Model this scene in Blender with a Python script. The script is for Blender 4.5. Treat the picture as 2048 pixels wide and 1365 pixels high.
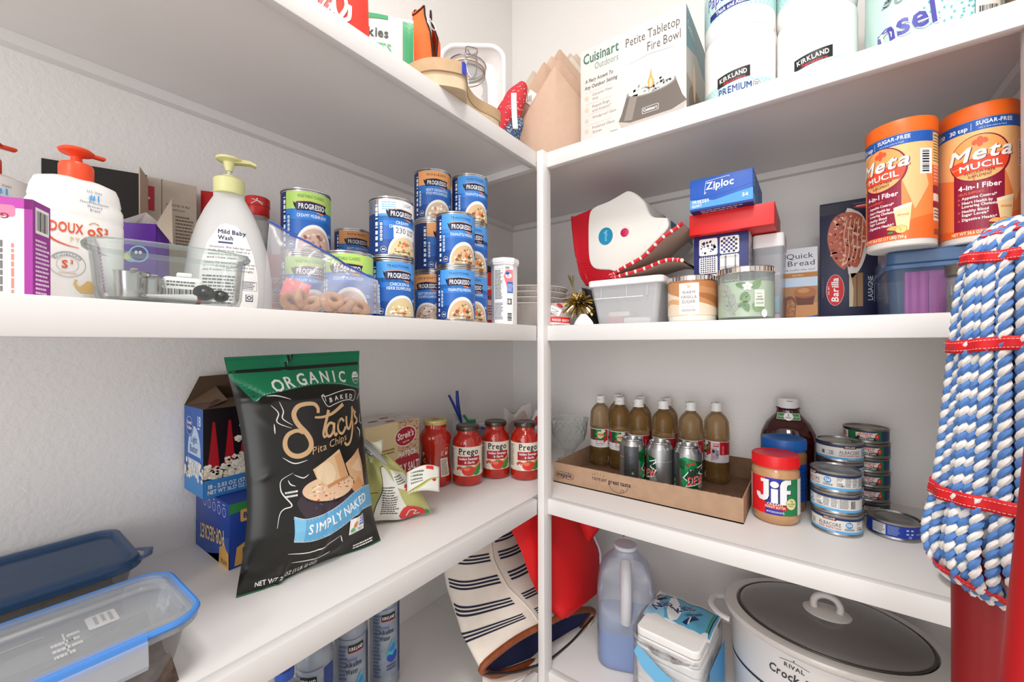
import bpy, bmesh, math, random
from mathutils import Vector, Matrix
PI = math.pi
for o in list(bpy.data.objects): bpy.data.objects.remove(o, do_unlink=True)
S = bpy.context.scene
COL = S.collection
random.seed(7)

# ---------------------------------------------------------------- camera
CAM = Vector((0, 0, 1.6))
FPX, YAW, ROLL, CY = 821.4855, 36.3068, -0.1687, 687.7616
cd = bpy.data.cameras.new('camera'); cam = bpy.data.objects.new('camera', cd); COL.objects.link(cam)
cd.sensor_fit = 'HORIZONTAL'; cd.sensor_width = 36.0; cd.lens = FPX / 2048 * 36.0
cd.shift_x = 0.0; cd.shift_y = (CY - 682.5) / 2048
cd.clip_start = 0.01
_y, _r = math.radians(YAW), math.radians(ROLL)
FW = Vector((-math.sin(_y), math.cos(_y), 0)); RT = Vector((math.cos(_y), math.sin(_y), 0)); UP = Vector((0, 0, 1))
RT, UP = RT*math.cos(_r) + UP*math.sin(_r), UP*math.cos(_r) - RT*math.sin(_r)
cam.matrix_world = Matrix(((RT.x, UP.x, -FW.x, CAM.x), (RT.y, UP.y, -FW.y, CAM.y), (RT.z, UP.z, -FW.z, CAM.z), (0, 0, 0, 1)))
S.camera = cam

# ---------------------------------------------------------------- world, lights, exposure
W = bpy.data.worlds.new('world'); S.world = W; W.use_nodes = True
bgn = W.node_tree.nodes['Background']; bgn.inputs[0].default_value = (1.0, 0.97, 0.95, 1); bgn.inputs[1].default_value = 1.08
def area(name, loc, target, sx, sy, power, col=(1, 1, 1)):
    l = bpy.data.lights.new(name, 'AREA'); l.shape = 'RECTANGLE'; l.size = sx; l.size_y = sy; l.energy = power; l.color = col
    o = bpy.data.objects.new(name, l); COL.objects.link(o); o.location = loc
    o.rotation_euler = (Vector(target) - Vector(loc)).to_track_quat('-Z', 'Y').to_euler()
    return o
area('ceiling_lamp_light', (0.0, 0.0, 3.0), (0.0, 0.0, 0), 0.45, 0.45, 22, (1.0, 0.97, 0.94))
area('hall_lamp_light', (0.3, -2.0, 2.95), (-0.4, 0.9, 1.3), 0.5, 0.5, 17, (1.0, 0.98, 0.97))
area('front_fill_light', (0.2, -2.2, 1.5), (-0.3, 1.0, 1.35), 1.8, 1.8, 38, (0.97, 0.985, 1.0))  # added soft fill from behind the camera, reaching into the shelf compartments
vs = S.view_settings
S.display_settings.display_device = 'sRGB'
vs.view_transform = 'Standard'; vs.look = 'None'; vs.gamma = 1.0; vs.use_curve_mapping = False; vs.exposure = -0.2

# ---------------------------------------------------------------- materials
def lin(c):
    if isinstance(c, str):
        c = c.lstrip('#'); c = [int(c[i:i+2], 16)/255 for i in (0, 2, 4)]
    return tuple((x/12.92 if x <= 0.04045 else ((x+0.055)/1.055)**2.4) for x in c[:3])
MATS = {}
def P(c, r=0.5, m=0.0, t=0.0, name=None, ior=1.45, coat=0.0, bump=0.0, bs=200.0, noise=0.0, ns=30.0, sheen=0.0, sss=0.0, c2=None, a=1.0):
    """procedural principled paint: colour, roughness, metal, transmission, fine bump, colour mottling"""
    key = (c, r, m, t, ior, coat, bump, bs, noise, ns, sheen, c2, a, sss)
    if key in MATS: return MATS[key]
    mt = bpy.data.materials.new(name or 'paint_' + str(c).lstrip('#')); mt.use_nodes = True
    n = mt.node_tree.nodes; l = mt.node_tree.links; b = n['Principled BSDF']
    b.inputs['Base Color'].default_value = (*lin(c), 1); b.inputs['Roughness'].default_value = r
    b.inputs['Metallic'].default_value = m; b.inputs['Transmission Weight'].default_value = t
    b.inputs['IOR'].default_value = ior; b.inputs['Coat Weight'].default_value = coat; b.inputs['Alpha'].default_value = a
    b.inputs['Sheen Weight'].default_value = sheen
    if sss: b.inputs['Subsurface Weight'].default_value = sss; b.inputs['Subsurface Radius'].default_value = (.01, .01, .01)
    if bump or noise or c2:
        tc = n.new('ShaderNodeTexCoord')
    if noise or c2:
        tx = n.new('ShaderNodeTexNoise'); tx.inputs['Scale'].default_value = ns; tx.inputs['Detail'].default_value = 4
        l.new(tc.outputs['Object'], tx.inputs['Vector'])
        rp = n.new('ShaderNodeValToRGB'); l.new(tx.outputs['Fac'], rp.inputs[0])
        A = lin(c); Bc = lin(c2) if c2 else tuple(x*(1-noise) for x in A)
        rp.color_ramp.elements[0].color = (*Bc, 1); rp.color_ramp.elements[1].color = (*A, 1)
        rp.color_ramp.elements[0].position = .35; rp.color_ramp.elements[1].position = .65
        l.new(rp.outputs[0], b.inputs['Base Color'])
    if bump:
        tb = n.new('ShaderNodeTexNoise'); tb.inputs['Scale'].default_value = bs; tb.inputs['Detail'].default_value = 3
        l.new(tc.outputs['Object'], tb.inputs['Vector'])
        bp = n.new('ShaderNodeBump'); bp.inputs['Strength'].default_value = bump; bp.inputs['Distance'].default_value = 0.002
        l.new(tb.outputs['Fac'], bp.inputs['Height']); l.new(bp.outputs[0], b.inputs['Normal'])
    MATS[key] = mt
    return mt
def FILM(c, op=0.15, r=0.12, name='clear_film'):
    """thin clear plastic: mostly see-through, a little milky, with gloss"""
    key = ('film', c, op, r)
    if key in MATS: return MATS[key]
    mt = bpy.data.materials.new(name); mt.use_nodes = True
    n = mt.node_tree.nodes; l = mt.node_tree.links; n.remove(n['Principled BSDF'])
    tr = n.new('ShaderNodeBsdfTransparent'); df = n.new('ShaderNodeBsdfPrincipled')
    df.inputs['Base Color'].default_value = (*lin(c), 1); df.inputs['Roughness'].default_value = 0.35
    tr.inputs[0].default_value = (*[0.6+0.4*x for x in lin(c)], 1)
    m1 = n.new('ShaderNodeMixShader'); m1.inputs[0].default_value = op
    l.new(tr.outputs[0], m1.inputs[1]); l.new(df.outputs[0], m1.inputs[2])
    gl = n.new('ShaderNodeBsdfGlossy'); gl.inputs['Roughness'].default_value = r
    fr = n.new('ShaderNodeLayerWeight'); fr.inputs[0].default_value = 0.25
    mm = n.new('ShaderNodeMath'); mm.operation = 'MULTIPLY'; mm.inputs[1].default_value = 0.6
    l.new(fr.outputs['Fresnel'], mm.inputs[0])
    m2 = n.new('ShaderNodeMixShader'); l.new(mm.outputs[0], m2.inputs[0])
    l.new(m1.outputs[0], m2.inputs[1]); l.new(gl.outputs[0], m2.inputs[2]); l.new(m2.outputs[0], n['Material Output'].inputs[0])
    MATS[key] = mt
    return mt

# ---------------------------------------------------------------- mesh builder
class G:
    def __init__(s): s.v = []; s.f = []; s.m = []; s.sm = []; s.mats = []
    def mi(s, mat):
        if mat not in s.mats: s.mats.append(mat)
        return s.mats.index(mat)
    def add(s, vs, fs, mat, smooth=True):
        o = len(s.v); s.v.extend([tuple(v) for v in vs]); k = s.mi(mat)
        for f in fs:
            s.f.append([i+o for i in f]); s.m.append(k); s.sm.append(smooth)
        return s
    def box(s, x0, y0, z0, x1, y1, z1, mat, bev=0.0, seg=2, xf=None):
        if bev:
            bm = bmesh.new(); bmesh.ops.create_cube(bm, size=1)
            for v in bm.verts: v.co = Vector(((x0+x1)/2 + v.co.x*(x1-x0), (y0+y1)/2 + v.co.y*(y1-y0), (z0+z1)/2 + v.co.z*(z1-z0)))
            bmesh.ops.bevel(bm, geom=bm.edges[:], offset=bev, segments=seg, affect='EDGES', profile=.5)
            bm.verts.index_update(); vs = [v.co.copy() for v in bm.verts]; fs = [[v.index for v in f.verts] for f in bm.faces]; bm.free()
        else:
            vs = [Vector(p) for p in ((x0,y0,z0),(x1,y0,z0),(x1,y1,z0),(x0,y1,z0),(x0,y0,z1),(x1,y0,z1),(x1,y1,z1),(x0,y1,z1))]
            fs = [(0,3,2,1),(4,5,6,7),(0,1,5,4),(1,2,6,5),(2,3,7,6),(3,0,4,7)]
        if xf: vs = [xf @ v for v in vs]
        return s.add(vs, fs, mat, bool(bev))
    def lathe(s, prof, mat, seg=40, cx=0, cy=0, sx=1, sy=1, caps=True, pw=2.0, a0=0, a1=2*PI):
        full = abs(a1-a0-2*PI) < 1e-6; n = seg if full else seg+1
        vs = []
        for (r, z) in prof:
            for i in range(n):
                a = a0 + (a1-a0)*i/seg; c, d = math.cos(a), math.sin(a)
                if pw != 2.0:
                    k = (abs(c)**pw + abs(d)**pw)**(-1/pw); c *= k; d *= k
                vs.append((cx + r*sx*c, cy + r*sy*d, z))
        fs = []
        for j in range(len(prof)-1):
            for i in range(seg):
                k = (i+1) % n
                fs.append((j*n+i, j*n+k, (j+1)*n+k, (j+1)*n+i))
        if caps and full:
            if prof[0][0] > 1e-6: fs.append(tuple(range(n))[::-1])
            if prof[-1][0] > 1e-6: fs.append(tuple(range((len(prof)-1)*n, len(prof)*n)))
        return s.add(vs, fs, mat)
    def tube(s, path, r, mat, seg=8, closed=False, caps=True, flat=1.0):
        path = [Vector(p) for p in path]; N = len(path); R = r if hasattr(r, '__len__') else [r]*N
        vs = []; prev = None
        for i, p in enumerate(path):
            a = path[(i-1) % N] if (closed or i > 0) else p; b = path[(i+1) % N] if (closed or i < N-1) else p
            t = (b-a); t = t.normalized() if t.length > 1e-9 else Vector((0, 0, 1))
            if prev is None:
                u = t.cross(Vector((0, 0, 1))); u = u if u.length > 1e-3 else t.cross(Vector((1, 0, 0)))
            else: u = prev - t*prev.dot(t)
            u.normalize(); w = t.cross(u); prev = u
            for k in range(seg):
                q = 2*PI*k/seg; vs.append(p + u*(R[i]*math.cos(q)) + w*(R[i]*flat*math.sin(q)))
        fs = []
        for i in range(N if closed else N-1):
            j = (i+1) % N
            for k in range(seg):
                k2 = (k+1) % seg; fs.append((i*seg+k, j*seg+k, j*seg+k2, i*seg+k2)[::-1])
        if caps and not closed: fs += [tuple(range(seg)), tuple(range((N-1)*seg, N*seg))[::-1]]
        return s.add(vs, fs, mat)
    def grid(s, fn, nu, nv, mat, cu=False, cv=False, flip=False):
        mu = nu if cu else nu+1; mv = nv if cv else nv+1
        vs = [fn(i/nu, j/nv) for j in range(mv) for i in range(mu)]; fs = []
        for j in range(nv):
            for i in range(nu):
                a, b = i, (i+1) % mu; c, d = j, (j+1) % mv
                q = (c*mu+a, c*mu+b, d*mu+b, d*mu+a); fs.append(q[::-1] if flip else q)
        return s.add(vs, fs, mat)
    def prism(s, poly, d0, d1, mat, axis='z', xf=None, smooth=False, caps=True):
        n = len(poly)
        mk = {'z': lambda p, d: Vector((p[0], p[1], d)), 'y': lambda p, d: Vector((p[0], d, p[1])), 'x': lambda p, d: Vector((d, p[0], p[1]))}[axis]
        vs = [mk(p, d0) for p in poly] + [mk(p, d1) for p in poly]
        if xf: vs = [xf @ v for v in vs]
        fs = [(i, (i+1) % n, n+(i+1) % n, n+i) for i in range(n)]
        s.add(vs, fs, mat, smooth)
        if caps: s.add(vs, [tuple(range(n))[::-1], tuple(range(n, 2*n))], mat, False)
        return s
    def blob(s, c, r, mat, seg=10, rings=6, xf=None, noise=0.0, pw=2.0):
        rr = r if hasattr(r, '__len__') else (r, r, r); vs = []
        for j in range(rings+1):
            t = PI*j/rings - PI/2
            for i in range(seg):
                a = 2*PI*i/seg; k = 1 + (random.uniform(-noise, noise) if noise else 0)
                x, y, z = math.cos(t)*math.cos(a), math.cos(t)*math.sin(a), math.sin(t)
                if pw != 2.0:
                    q = (abs(x)**pw+abs(y)**pw+abs(z)**pw)**(-1/pw); x *= q; y *= q; z *= q
                p = Vector((x*rr[0]*k, y*rr[1]*k, z*rr[2]*k))
                if xf: p = xf @ p
                vs.append(Vector(c)+p)
        fs = [(j*seg+i, j*seg+(i+1) % seg, (j+1)*seg+(i+1) % seg, (j+1)*seg+i) for j in range(rings) for i in range(seg)]
        return s.add(vs, fs, mat)
    def build(s, name, parent=None, fix=False, sharp=38, loc=None, rz=None):
        me = bpy.data.meshes.new(name); me.from_pydata(s.v, [], s.f)
        for m in s.mats: me.materials.append(m)
        me.polygons.foreach_set('material_index', s.m); me.polygons.foreach_set('use_smooth', s.sm)
        if fix:
            bm = bmesh.new(); bm.from_mesh(me); bmesh.ops.remove_doubles(bm, verts=bm.verts[:], dist=1e-6)
            bmesh.ops.recalc_face_normals(bm, faces=bm.faces[:]); bm.to_mesh(me); bm.free()
        if any(s.sm) and sharp: me.set_sharp_from_angle(angle=math.radians(sharp))
        me.update()
        o = bpy.data.objects.new(name, me); COL.objects.link(o)
        if parent: o.parent = parent
        if loc: o.location = loc
        if rz is not None: o.rotation_euler = (0, 0, rz)
        return o

def tag(o, label=None, cat=None, group=None, kind=None):
    if label: o['label'] = label
    if cat: o['category'] = cat
    if group: o['group'] = group
    if kind: o['kind'] = kind
    return o
def thing(name, label, cat, loc=(0, 0, 0), rz=0.0, group=None, rot=None):
    o = bpy.data.objects.new(name, None); COL.objects.link(o); o.location = loc
    o.rotation_euler = rot if rot else (0, 0, rz); o.empty_display_size = .02
    return tag(o, label, cat, group)
def dup(root, loc, rz, label, group=None):
    r = root.copy(); COL.objects.link(r); r.location = loc; r.rotation_euler = (0, 0, rz); r['label'] = label
    if group: r['group'] = group
    def rec(src, dst):
        for ch in list(src.children):
            c = ch.copy(); COL.objects.link(c); c.parent = dst; rec(ch, c)
    rec(root, r)
    return r
def face(c, off=0.0):
    """rotation so that the local -y front looks at the camera station, turned by off degrees"""
    dx, dy = CAM.x-c[0], CAM.y-c[1]
    return math.atan2(dx, -dy) + math.radians(off)

# ---------------------------------------------------------------- flat print: lettering and artwork cut as thin shapes
GLY = {}
def make_glyphs():
    chars = [chr(i) for i in range(33, 127)] + ['\u00b0', '\u00ae', '\u2122']
    obs = []
    for bold, off in ((0, 0.0), (1, 0.022)):
        for ch in chars:
            c = bpy.data.curves.new('g', 'FONT'); c.body = ch; c.resolution_u = 2; c.offset = off; c.size = 1.0
            o = bpy.data.objects.new('g', c); COL.objects.link(o); obs.append((bold, ch, o))
    dg = bpy.context.evaluated_depsgraph_get(); dg.update()
    for bold, ch, o in obs:
        me = bpy.data.meshes.new_from_object(o.evaluated_get(dg))
        vs = [(v.co.x, v.co.y) for v in me.vertices]; fs = [tuple(p.vertices) for p in me.polygons]
        fs = [f if sum(vs[f[i]][0]*vs[f[(i+1) % len(f)]][1]-vs[f[(i+1) % len(f)]][0]*vs[f[i]][1] for i in range(len(f))) > 0 else f[::-1] for f in fs]
        x0 = min([v[0] for v in vs], default=0); x1 = max([v[0] for v in vs], default=.3)
        GLY[(bold, ch)] = (vs, fs, x1 + max(.035, min(x0, .09)))
        bpy.data.meshes.remove(me)
    def area(k): v, f, _ = GLY[k]; return sum(abs(sum(v[q[i]][0]*v[q[(i+1) % len(q)]][1]-v[q[(i+1) % len(q)]][0]*v[q[i]][1] for i in range(len(q)))) for q in f)/2
    for ch in chars:       # a fattened glyph that filled badly: thicken the plain one by overlaid shifts instead
        if area((1, ch)) < area((0, ch))*1.10 or ch in 'MWNAVKRXZ':
            v, f, w = GLY[(0, ch)]; n = len(v); V = []; F = []
            for k, (dx, dy) in enumerate(((0, 0), (.044, 0), (.022, .016), (.022, -.016))): V += [(x+dx, y+dy*.6) for x, y in v]; F += [tuple(i+n*k for i in q) for q in f]
            GLY[(1, ch)] = (V, F, w+.044, len(f))
    for b, c, o in obs:
        d = o.data; bpy.data.objects.remove(o); bpy.data.curves.remove(d)
    vs = GLY[(0, 'H')][0]; GLY['cap'] = max(v[1] for v in vs)
make_glyphs()

def smooth_path(pts, n=6, closed=False):
    out = []; N = len(pts)
    for i in range(N if closed else N-1):
        p0 = pts[(i-1) % N] if (closed or i > 0) else pts[i]; p1 = pts[i]; p2 = pts[(i+1) % N]
        p3 = pts[(i+2) % N] if (closed or i+2 < N) else p2
        for k in range(n):
            t = k/n
            out.append(tuple(0.5*(2*p1[d] + (p2[d]-p0[d])*t + (2*p0[d]-5*p1[d]+4*p2[d]-p3[d])*t*t + (3*p1[d]-p0[d]-3*p2[d]+p3[d])*t**3) for d in range(len(p1))))
    if not closed: out.append(tuple(pts[-1]))
    return out
def clip_half(poly, ax, val, keep_low):
    out = []
    for i in range(len(poly)):
        a, b = poly[i], poly[(i+1) % len(poly)]
        da, db = a[ax]-val, b[ax]-val
        if keep_low: da, db = -da, -db
        if da >= 0: out.append(a)
        if (da > 0 and db < 0) or (da < 0 and db > 0):
            t = da/(da-db); out.append((a[0]+(b[0]-a[0])*t, a[1]+(b[1]-a[1])*t))
    return out
class Art:
    """2-D vector print in metres; emitted on any surface through a map (u, v, lift) -> point"""
    def __init__(s, clip=None): s.sh = []; s.clip = clip
    def raw(s, polys, mat, l): s.sh.append((polys, mat, l)); return s
    def rect(s, u0, v0, u1, v1, mat, l=1, rot=0.0):
        p = [(u0, v0), (u1, v0), (u1, v1), (u0, v1)]
        if rot:
            c = ((u0+u1)/2, (v0+v1)/2); k, d = math.cos(rot), math.sin(rot)
            p = [(c[0]+(a-c[0])*k-(b-c[1])*d, c[1]+(a-c[0])*d+(b-c[1])*k) for a, b in p]
        return s.raw([p], mat, l)
    def ell(s, u, v, ru, rv, mat, l=1, rot=0.0, n=22, a0=0.0, a1=2*PI):
        k, d = math.cos(rot), math.sin(rot)
        q = [(ru*math.cos(a0+(a1-a0)*i/n), rv*math.sin(a0+(a1-a0)*i/n)) for i in range(n if a1-a0 > 6.28 else n+1)]
        return s.raw([[(u+a*k-b*d, v+a*d+b*k) for a, b in q]], mat, l)
    def poly(s, pts, mat, l=1, sm=0):
        if sm: pts = smooth_path(pts, sm, True)
        from mathutils.geometry import tessellate_polygon
        tr = tessellate_polygon([[Vector((p[0], p[1], 0)) for p in pts]]); out = []
        for t in tr:
            q = [pts[i] for i in t]
            ar = (q[1][0]-q[0][0])*(q[2][1]-q[0][1])-(q[2][0]-q[0][0])*(q[1][1]-q[0][1])
            out.append(q if ar > 0 else q[::-1])
        return s.raw(out, mat, l)
    def rrect(s, u0, v0, u1, v1, rad, mat, l=1, n=4):
        p = []
        for cx, cy, a in ((u1-rad, v0+rad, -PI/2), (u1-rad, v1-rad, 0), (u0+rad, v1-rad, PI/2), (u0+rad, v0+rad, PI)):
            p += [(cx+rad*math.cos(a+PI/2*i/n), cy+rad*math.sin(a+PI/2*i/n)) for i in range(n+1)]
        return s.raw([p], mat, l)
    def stroke(s, pts, w, mat, l=2, sm=5, closed=False):
        if sm: pts = smooth_path(pts, sm, closed)
        N = len(pts); out = []; L = []; R = []
        wf = w if callable(w) else (lambda t: w)
        for i in range(N):
            a = pts[(i-1) % N] if (closed or i > 0) else pts[i]; b = pts[(i+1) % N] if (closed or i < N-1) else pts[i]
            dx, dy = b[0]-a[0], b[1]-a[1]; q = math.hypot(dx, dy) or 1; h = wf(i/max(1, N-1))/2
            L.append((pts[i][0]-dy/q*h, pts[i][1]+dx/q*h)); R.append((pts[i][0]+dy/q*h, pts[i][1]-dx/q*h))
        for i in range(N if closed else N-1):
            j = (i+1) % N; out.append([R[i], R[j], L[j], L[i]])
        return s.raw(out, mat, l)
    def ring(s, u, v, ru, rv, w, mat, l=2, n=28, rot=0.0, a0=0.0, a1=2*PI):
        k, d = math.cos(rot), math.sin(rot); full = a1-a0 > 6.28
        pts = [(ru*math.cos(a0+(a1-a0)*i/n), rv*math.sin(a0+(a1-a0)*i/n)) for i in range(n if full else n+1)]
        return s.stroke([(u+a*k-b*d, v+a*d+b*k) for a, b in pts], w, mat, l, sm=0, closed=full)
    def text(s, st, u, v, h, mat, b=0, sh=0.0, xs=1.0, al='c', l=3, rot=0.0, arc=None, width=None, sp=0.0):
        """cap height h, baseline at v; width squeezes or stretches the line to that length; arc = radius of a bowed baseline"""
        k = h/GLY['cap']; adv = []; tot = 0
        for ch in st:
            g = GLY.get((b, ch)); a = (g[2] if g else .27)+sp; adv.append(a); tot += a
        if width: xs = width/(tot*k)
        x = {'c': -tot/2, 'l': 0, 'r': -tot}[al]; polys = [[], [], [], []]; c, d = math.cos(rot), math.sin(rot)
        for ch, a in zip(st, adv):
            g = GLY.get((b, ch))
            if g:
                for fi, f in enumerate(g[1]):
                    q = []
                    for i in f:
                        gx, gy = g[0][i]; X = (x+gx+gy*sh)*k*xs; Y = gy*k
                        if arc:
                            t = X/arc; X, Y = (arc+Y)*math.sin(t), (arc+Y)*math.cos(t)-arc
                        q.append((u+X*c-Y*d, v+X*d+Y*c))
                    polys[fi//g[3] if len(g) > 3 else 0].append(q)
            x += a
        for k_, p in enumerate(polys):
            if p: s.raw(p, mat, l+.2*k_)
        return s
    def bars(s, u0, v0, u1, v1, mat, l=2, n=22, vert=True):
        rr = random.Random(int(abs(u0*1e5))+n); t = 0; polys = []
        while t < 1:
            w = rr.choice((.6, 1, 1.6))/n; g = rr.choice((.5, .8, 1.1))/n; e = min(1, t+w)
            if vert: polys.append([(u0+(u1-u0)*t, v0), (u0+(u1-u0)*e, v0), (u0+(u1-u0)*e, v1), (u0+(u1-u0)*t, v1)])
            else: polys.append([(u0, v0+(v1-v0)*t), (u1, v0+(v1-v0)*t), (u1, v0+(v1-v0)*e), (u0, v0+(v1-v0)*e)])
            t += w+g
        return s.raw(polys, mat, l)
    def fine(s, u0, v0, u1, v1, lines, mat, l=2, fill=.5, rag=.25, seed=1, vert=False):
        """print too small to read: rows of word-long dashes"""
        rr = random.Random(seed*77+lines); polys = []
        if vert: W_, H_ = (v1-v0), (u1-u0)
        else: W_, H_ = (u1-u0), (v1-v0)
        for i in range(lines):
            y1 = H_ - H_*i/lines; y0 = y1-H_/lines*fill; x = 0; end = W_*(1-rr.random()*rag)
            while x < end:
                w = min(end-x, W_*rr.uniform(.05, .17))
                q = [(x, y0), (x+w, y0), (x+w, y1), (x, y1)]
                polys.append([(u0+(H_-b_), v0+a_) if vert else (u0+a_, v0+b_) for a_, b_ in q]); x += w+W_*.022
        if vert: polys = [p[::-1] for p in polys]
        return s.raw(polys, mat, l)
    def emit(s, g, fn, su=None, sv=None, lift=0.00012):
        for polys, mat, l in s.sh:
            for ax, st in ((0, su), (1, sv)):
                if not st: continue
                out = []
                for p in polys:
                    lo = min(q[ax] for q in p); hi = max(q[ax] for q in p)
                    if hi-lo <= st*1.05: out.append(p); continue
                    k0 = math.floor(lo/st)+1; cur = p
                    for k in range(k0, math.ceil(hi/st)):
                        a = clip_half(cur, ax, k*st, True)
                        if len(a) > 2: out.append(a)
                        cur = clip_half(cur, ax, k*st, False)
                        if len(cur) < 3: break
                    if len(cur) > 2: out.append(cur)
                polys = out
            if s.clip:
                u0, v0, u1, v1 = s.clip; o2 = []
                for p in polys:
                    if min(q[0] for q in p) < u0: p = clip_half(p, 0, u0, False)
                    if len(p) > 2 and max(q[0] for q in p) > u1: p = clip_half(p, 0, u1, True)
                    if len(p) > 2 and min(q[1] for q in p) < v0: p = clip_half(p, 1, v0, False)
                    if len(p) > 2 and max(q[1] for q in p) > v1: p = clip_half(p, 1, v1, True)
                    if len(p) > 2: o2.append(p)
                polys = o2
            vs = []; fs = []
            for p in polys:
                fs.append(tuple(range(len(vs), len(vs)+len(p)))); vs += [fn(q[0], q[1], l*lift) for q in p]
            if fs: g.add(vs, fs, mat, False)
        return g
def on_cyl(r, z0=0.0):
    return lambda u, v, d: ((r+d)*math.sin(u/r), -(r+d)*math.cos(u/r), z0+v)
def on_front(x0, y, z0=0.0):     # plane facing local -y ; u to the right
    return lambda u, v, d: (x0+u, y-d, z0+v)
def on_right(x, y0, z0=0.0):     # plane facing local +x ; u runs along +y
    return lambda u, v, d: (x+d, y0+u, z0+v)
def on_left(x, y1, z0=0.0):      # plane facing local -x ; u runs along -y
    return lambda u, v, d: (x-d, y1-u, z0+v)
def on_top(x0, y0, z):
    return lambda u, v, d: (x0+u, y0+v, z+d)
def on_bottom(x0, y1, z):
    return lambda u, v, d: (x0+u, y1-v, z-d)
def put(art, name, parent, fn, su=None, sv=None, lift=0.00012):
    g = G(); art.emit(g, fn, su, sv, lift); return g.build(name, parent, sharp=0)
WHITE = P('#f4f2f0', .45); BLACK = P('#141414', .45); INK = P('#2a2a2e', .5); NAVY = P('#1c2350', .45); RED = P('#d01818', .4)
# ================================================================ the setting
WL, WB, FL_, FR_ = -1.012, 1.385, -0.575, 0.9286       # left wall, back wall, shelf front planes
ZT, ZM, ZL, ZB, ZK = 2.0946, 1.6463, 1.1982, 0.7510, 0.3030
TH = 0.039
wallp = P('#f0edea', .75, bump=.55, bs=120, name='orange_peel_wall_paint')
trimp = P('#dddad8', .42, bump=.10, bs=40, name='shelf_white_darkened_for_light')  # shelf white, darkened in colour to hold back strong light on the edges
boardp = P('#e9e6e4', .45, bump=.10, bs=40, name='white_shelf_board_paint')  # the same shelf white, kept lighter in colour to offset shade on the undersides
def struct(name, g):
    o = g.build(name); o['kind'] = 'structure'; return o
struct('wall_left', G().box(WL-.1, -1.6, 0, WL, WB+.1, 3.1, wallp))
struct('wall_back', G().box(WL, WB, 0, 1.5, WB+.1, 3.1, wallp))
struct('wall_right', G().box(.305, FR_-.02, 0, .40, WB, 3.1, wallp))
struct('floor', G().box(WL-.1, -2.6, -.05, 1.9, WB+.1, 0, P('#b9aa98', .5, noise=.12, ns=6, name='floor_tile')))
struct('ceiling', G().box(WL-.1, -1.6, 3.1, 1.9, WB+.1, 3.15, wallp))
struct('trim_1', G().box(.2475, FR_-.03, 0, .42, FR_+.01, 3.1, trimp, .002))
PX0, PX1, PY0, PY1 = -.594, -.575, .8906, FR_             # corner post
tag(G().box(PX0+.02, PY0, 0, PX1+.02, PY1, ZT+.001, trimp, .0015).build('shelf_post'), 'tall white post at the inner corner where the two shelf runs meet', 'post')
names = {ZT: 'topmost', ZM: 'second from the top', ZL: 'third from the top', ZB: 'fourth from the top', ZK: 'lowest'}
carry = {ZT: 'carrying the tan bags and fire bowl box', ZM: 'under the soup cans', ZL: 'under the black chip bag', ZB: 'holding water bottles and striped bag', ZK: 'near the floor'}
carry2 = {ZT: 'under the paper towel rolls', ZM: 'under the red and white cooler', ZL: 'under the cardboard tray of bottles', ZB: 'under the slow cooker', ZK: 'near the floor'}
for z in (ZT, ZM, ZL, ZB, ZK):
    t = thing('pantry_shelf', f'white shelf along the left wall, {names[z]}, {carry[z]}', 'shelf', (0, 0, z), 0, 'painted pantry shelves')
    G().box(WL, -.9, -.012, FL_-.019, FR_-.0008, 0, boardp).build('board', t)
    G().box(FL_-.019, -.9, -TH, FL_, PY0, 0, trimp, .0015).build('edge_strip', t)
    G().box(WL, -.9, -.031, WL+.022, FR_-.001, -.0122, boardp).build('cleat', t)
    G().box(WL+.023, FR_-.020, -.031, FL_-.020, FR_-.001, -.0122, boardp).build('support_batten', t)
    t = thing('pantry_shelf', f'white shelf along the back wall, {names[z]}, {carry2[z]}', 'shelf', (0, 0, z), 0, 'painted pantry shelves')
    G().box(WL, FR_, -.012, .305, WB, 0, boardp).build('board', t)
    G().box(PX1+.02, FR_-.019, -TH, .2475, FR_, 0, trimp, .0015).build('edge_strip', t)
    G().box(WL, WB-.022, -.031, .305, WB, -.0122, boardp).build('cleat', t)
    G().box(.283, FR_+.001, -.031, .305, WB-.023, -.0122, boardp).build('cleat', t)
    G().box(WL, FR_+.001, -.031, WL+.022, WB-.023, -.0122, boardp).build('cleat', t)
# ================================================================ second shelf, left run
def carton(name, label, cat, loc, w, d, h, rz, mat, bev=.0012, group=None, rot=None, body='carton_body'):
    """a printed box: local x 0..w from its front left corner, depth along +y"""
    t = thing(name, label, cat, loc, rz, group, rot)
    G().box(0, 0, 0, w, d, h, mat, bev).build(body, t)
    return t
TIN = P('#c9c7c4', .25, 1.0, name='tinplate'); TIN2 = P('#a8a6a4', .3, 1.0, name='dull_tinplate')
C_BL1, C_BL2, C_BL3, C_BL4 = P('#4f9be6', .38), P('#2f78cc', .38), P('#2763b4', .38), P('#1c4a93', .38)
C_ORG, C_GRN, C_NAV = P('#f0a868', .4), P('#b4d86e', .4), P('#151b40', .4)
def can_body(t, r=.0425, h=.116):
    G().lathe([(0, .003), (r-.005, .003), (r-.004, .0005), (r-.001, 0), (r+.0004, .001), (r+.0004, .0028), (r-.0012, .0045), (r-.0012, h-.0045), (r+.0004, h-.003), (r+.0004, h-.001), (r-.001, h), (r-.003, h), (r-.0045, h-.004), (r-.014, h-.004), (r-.016, h-.0048), (0, h-.0048)], TIN, 48).build('tin_body', t)
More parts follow.
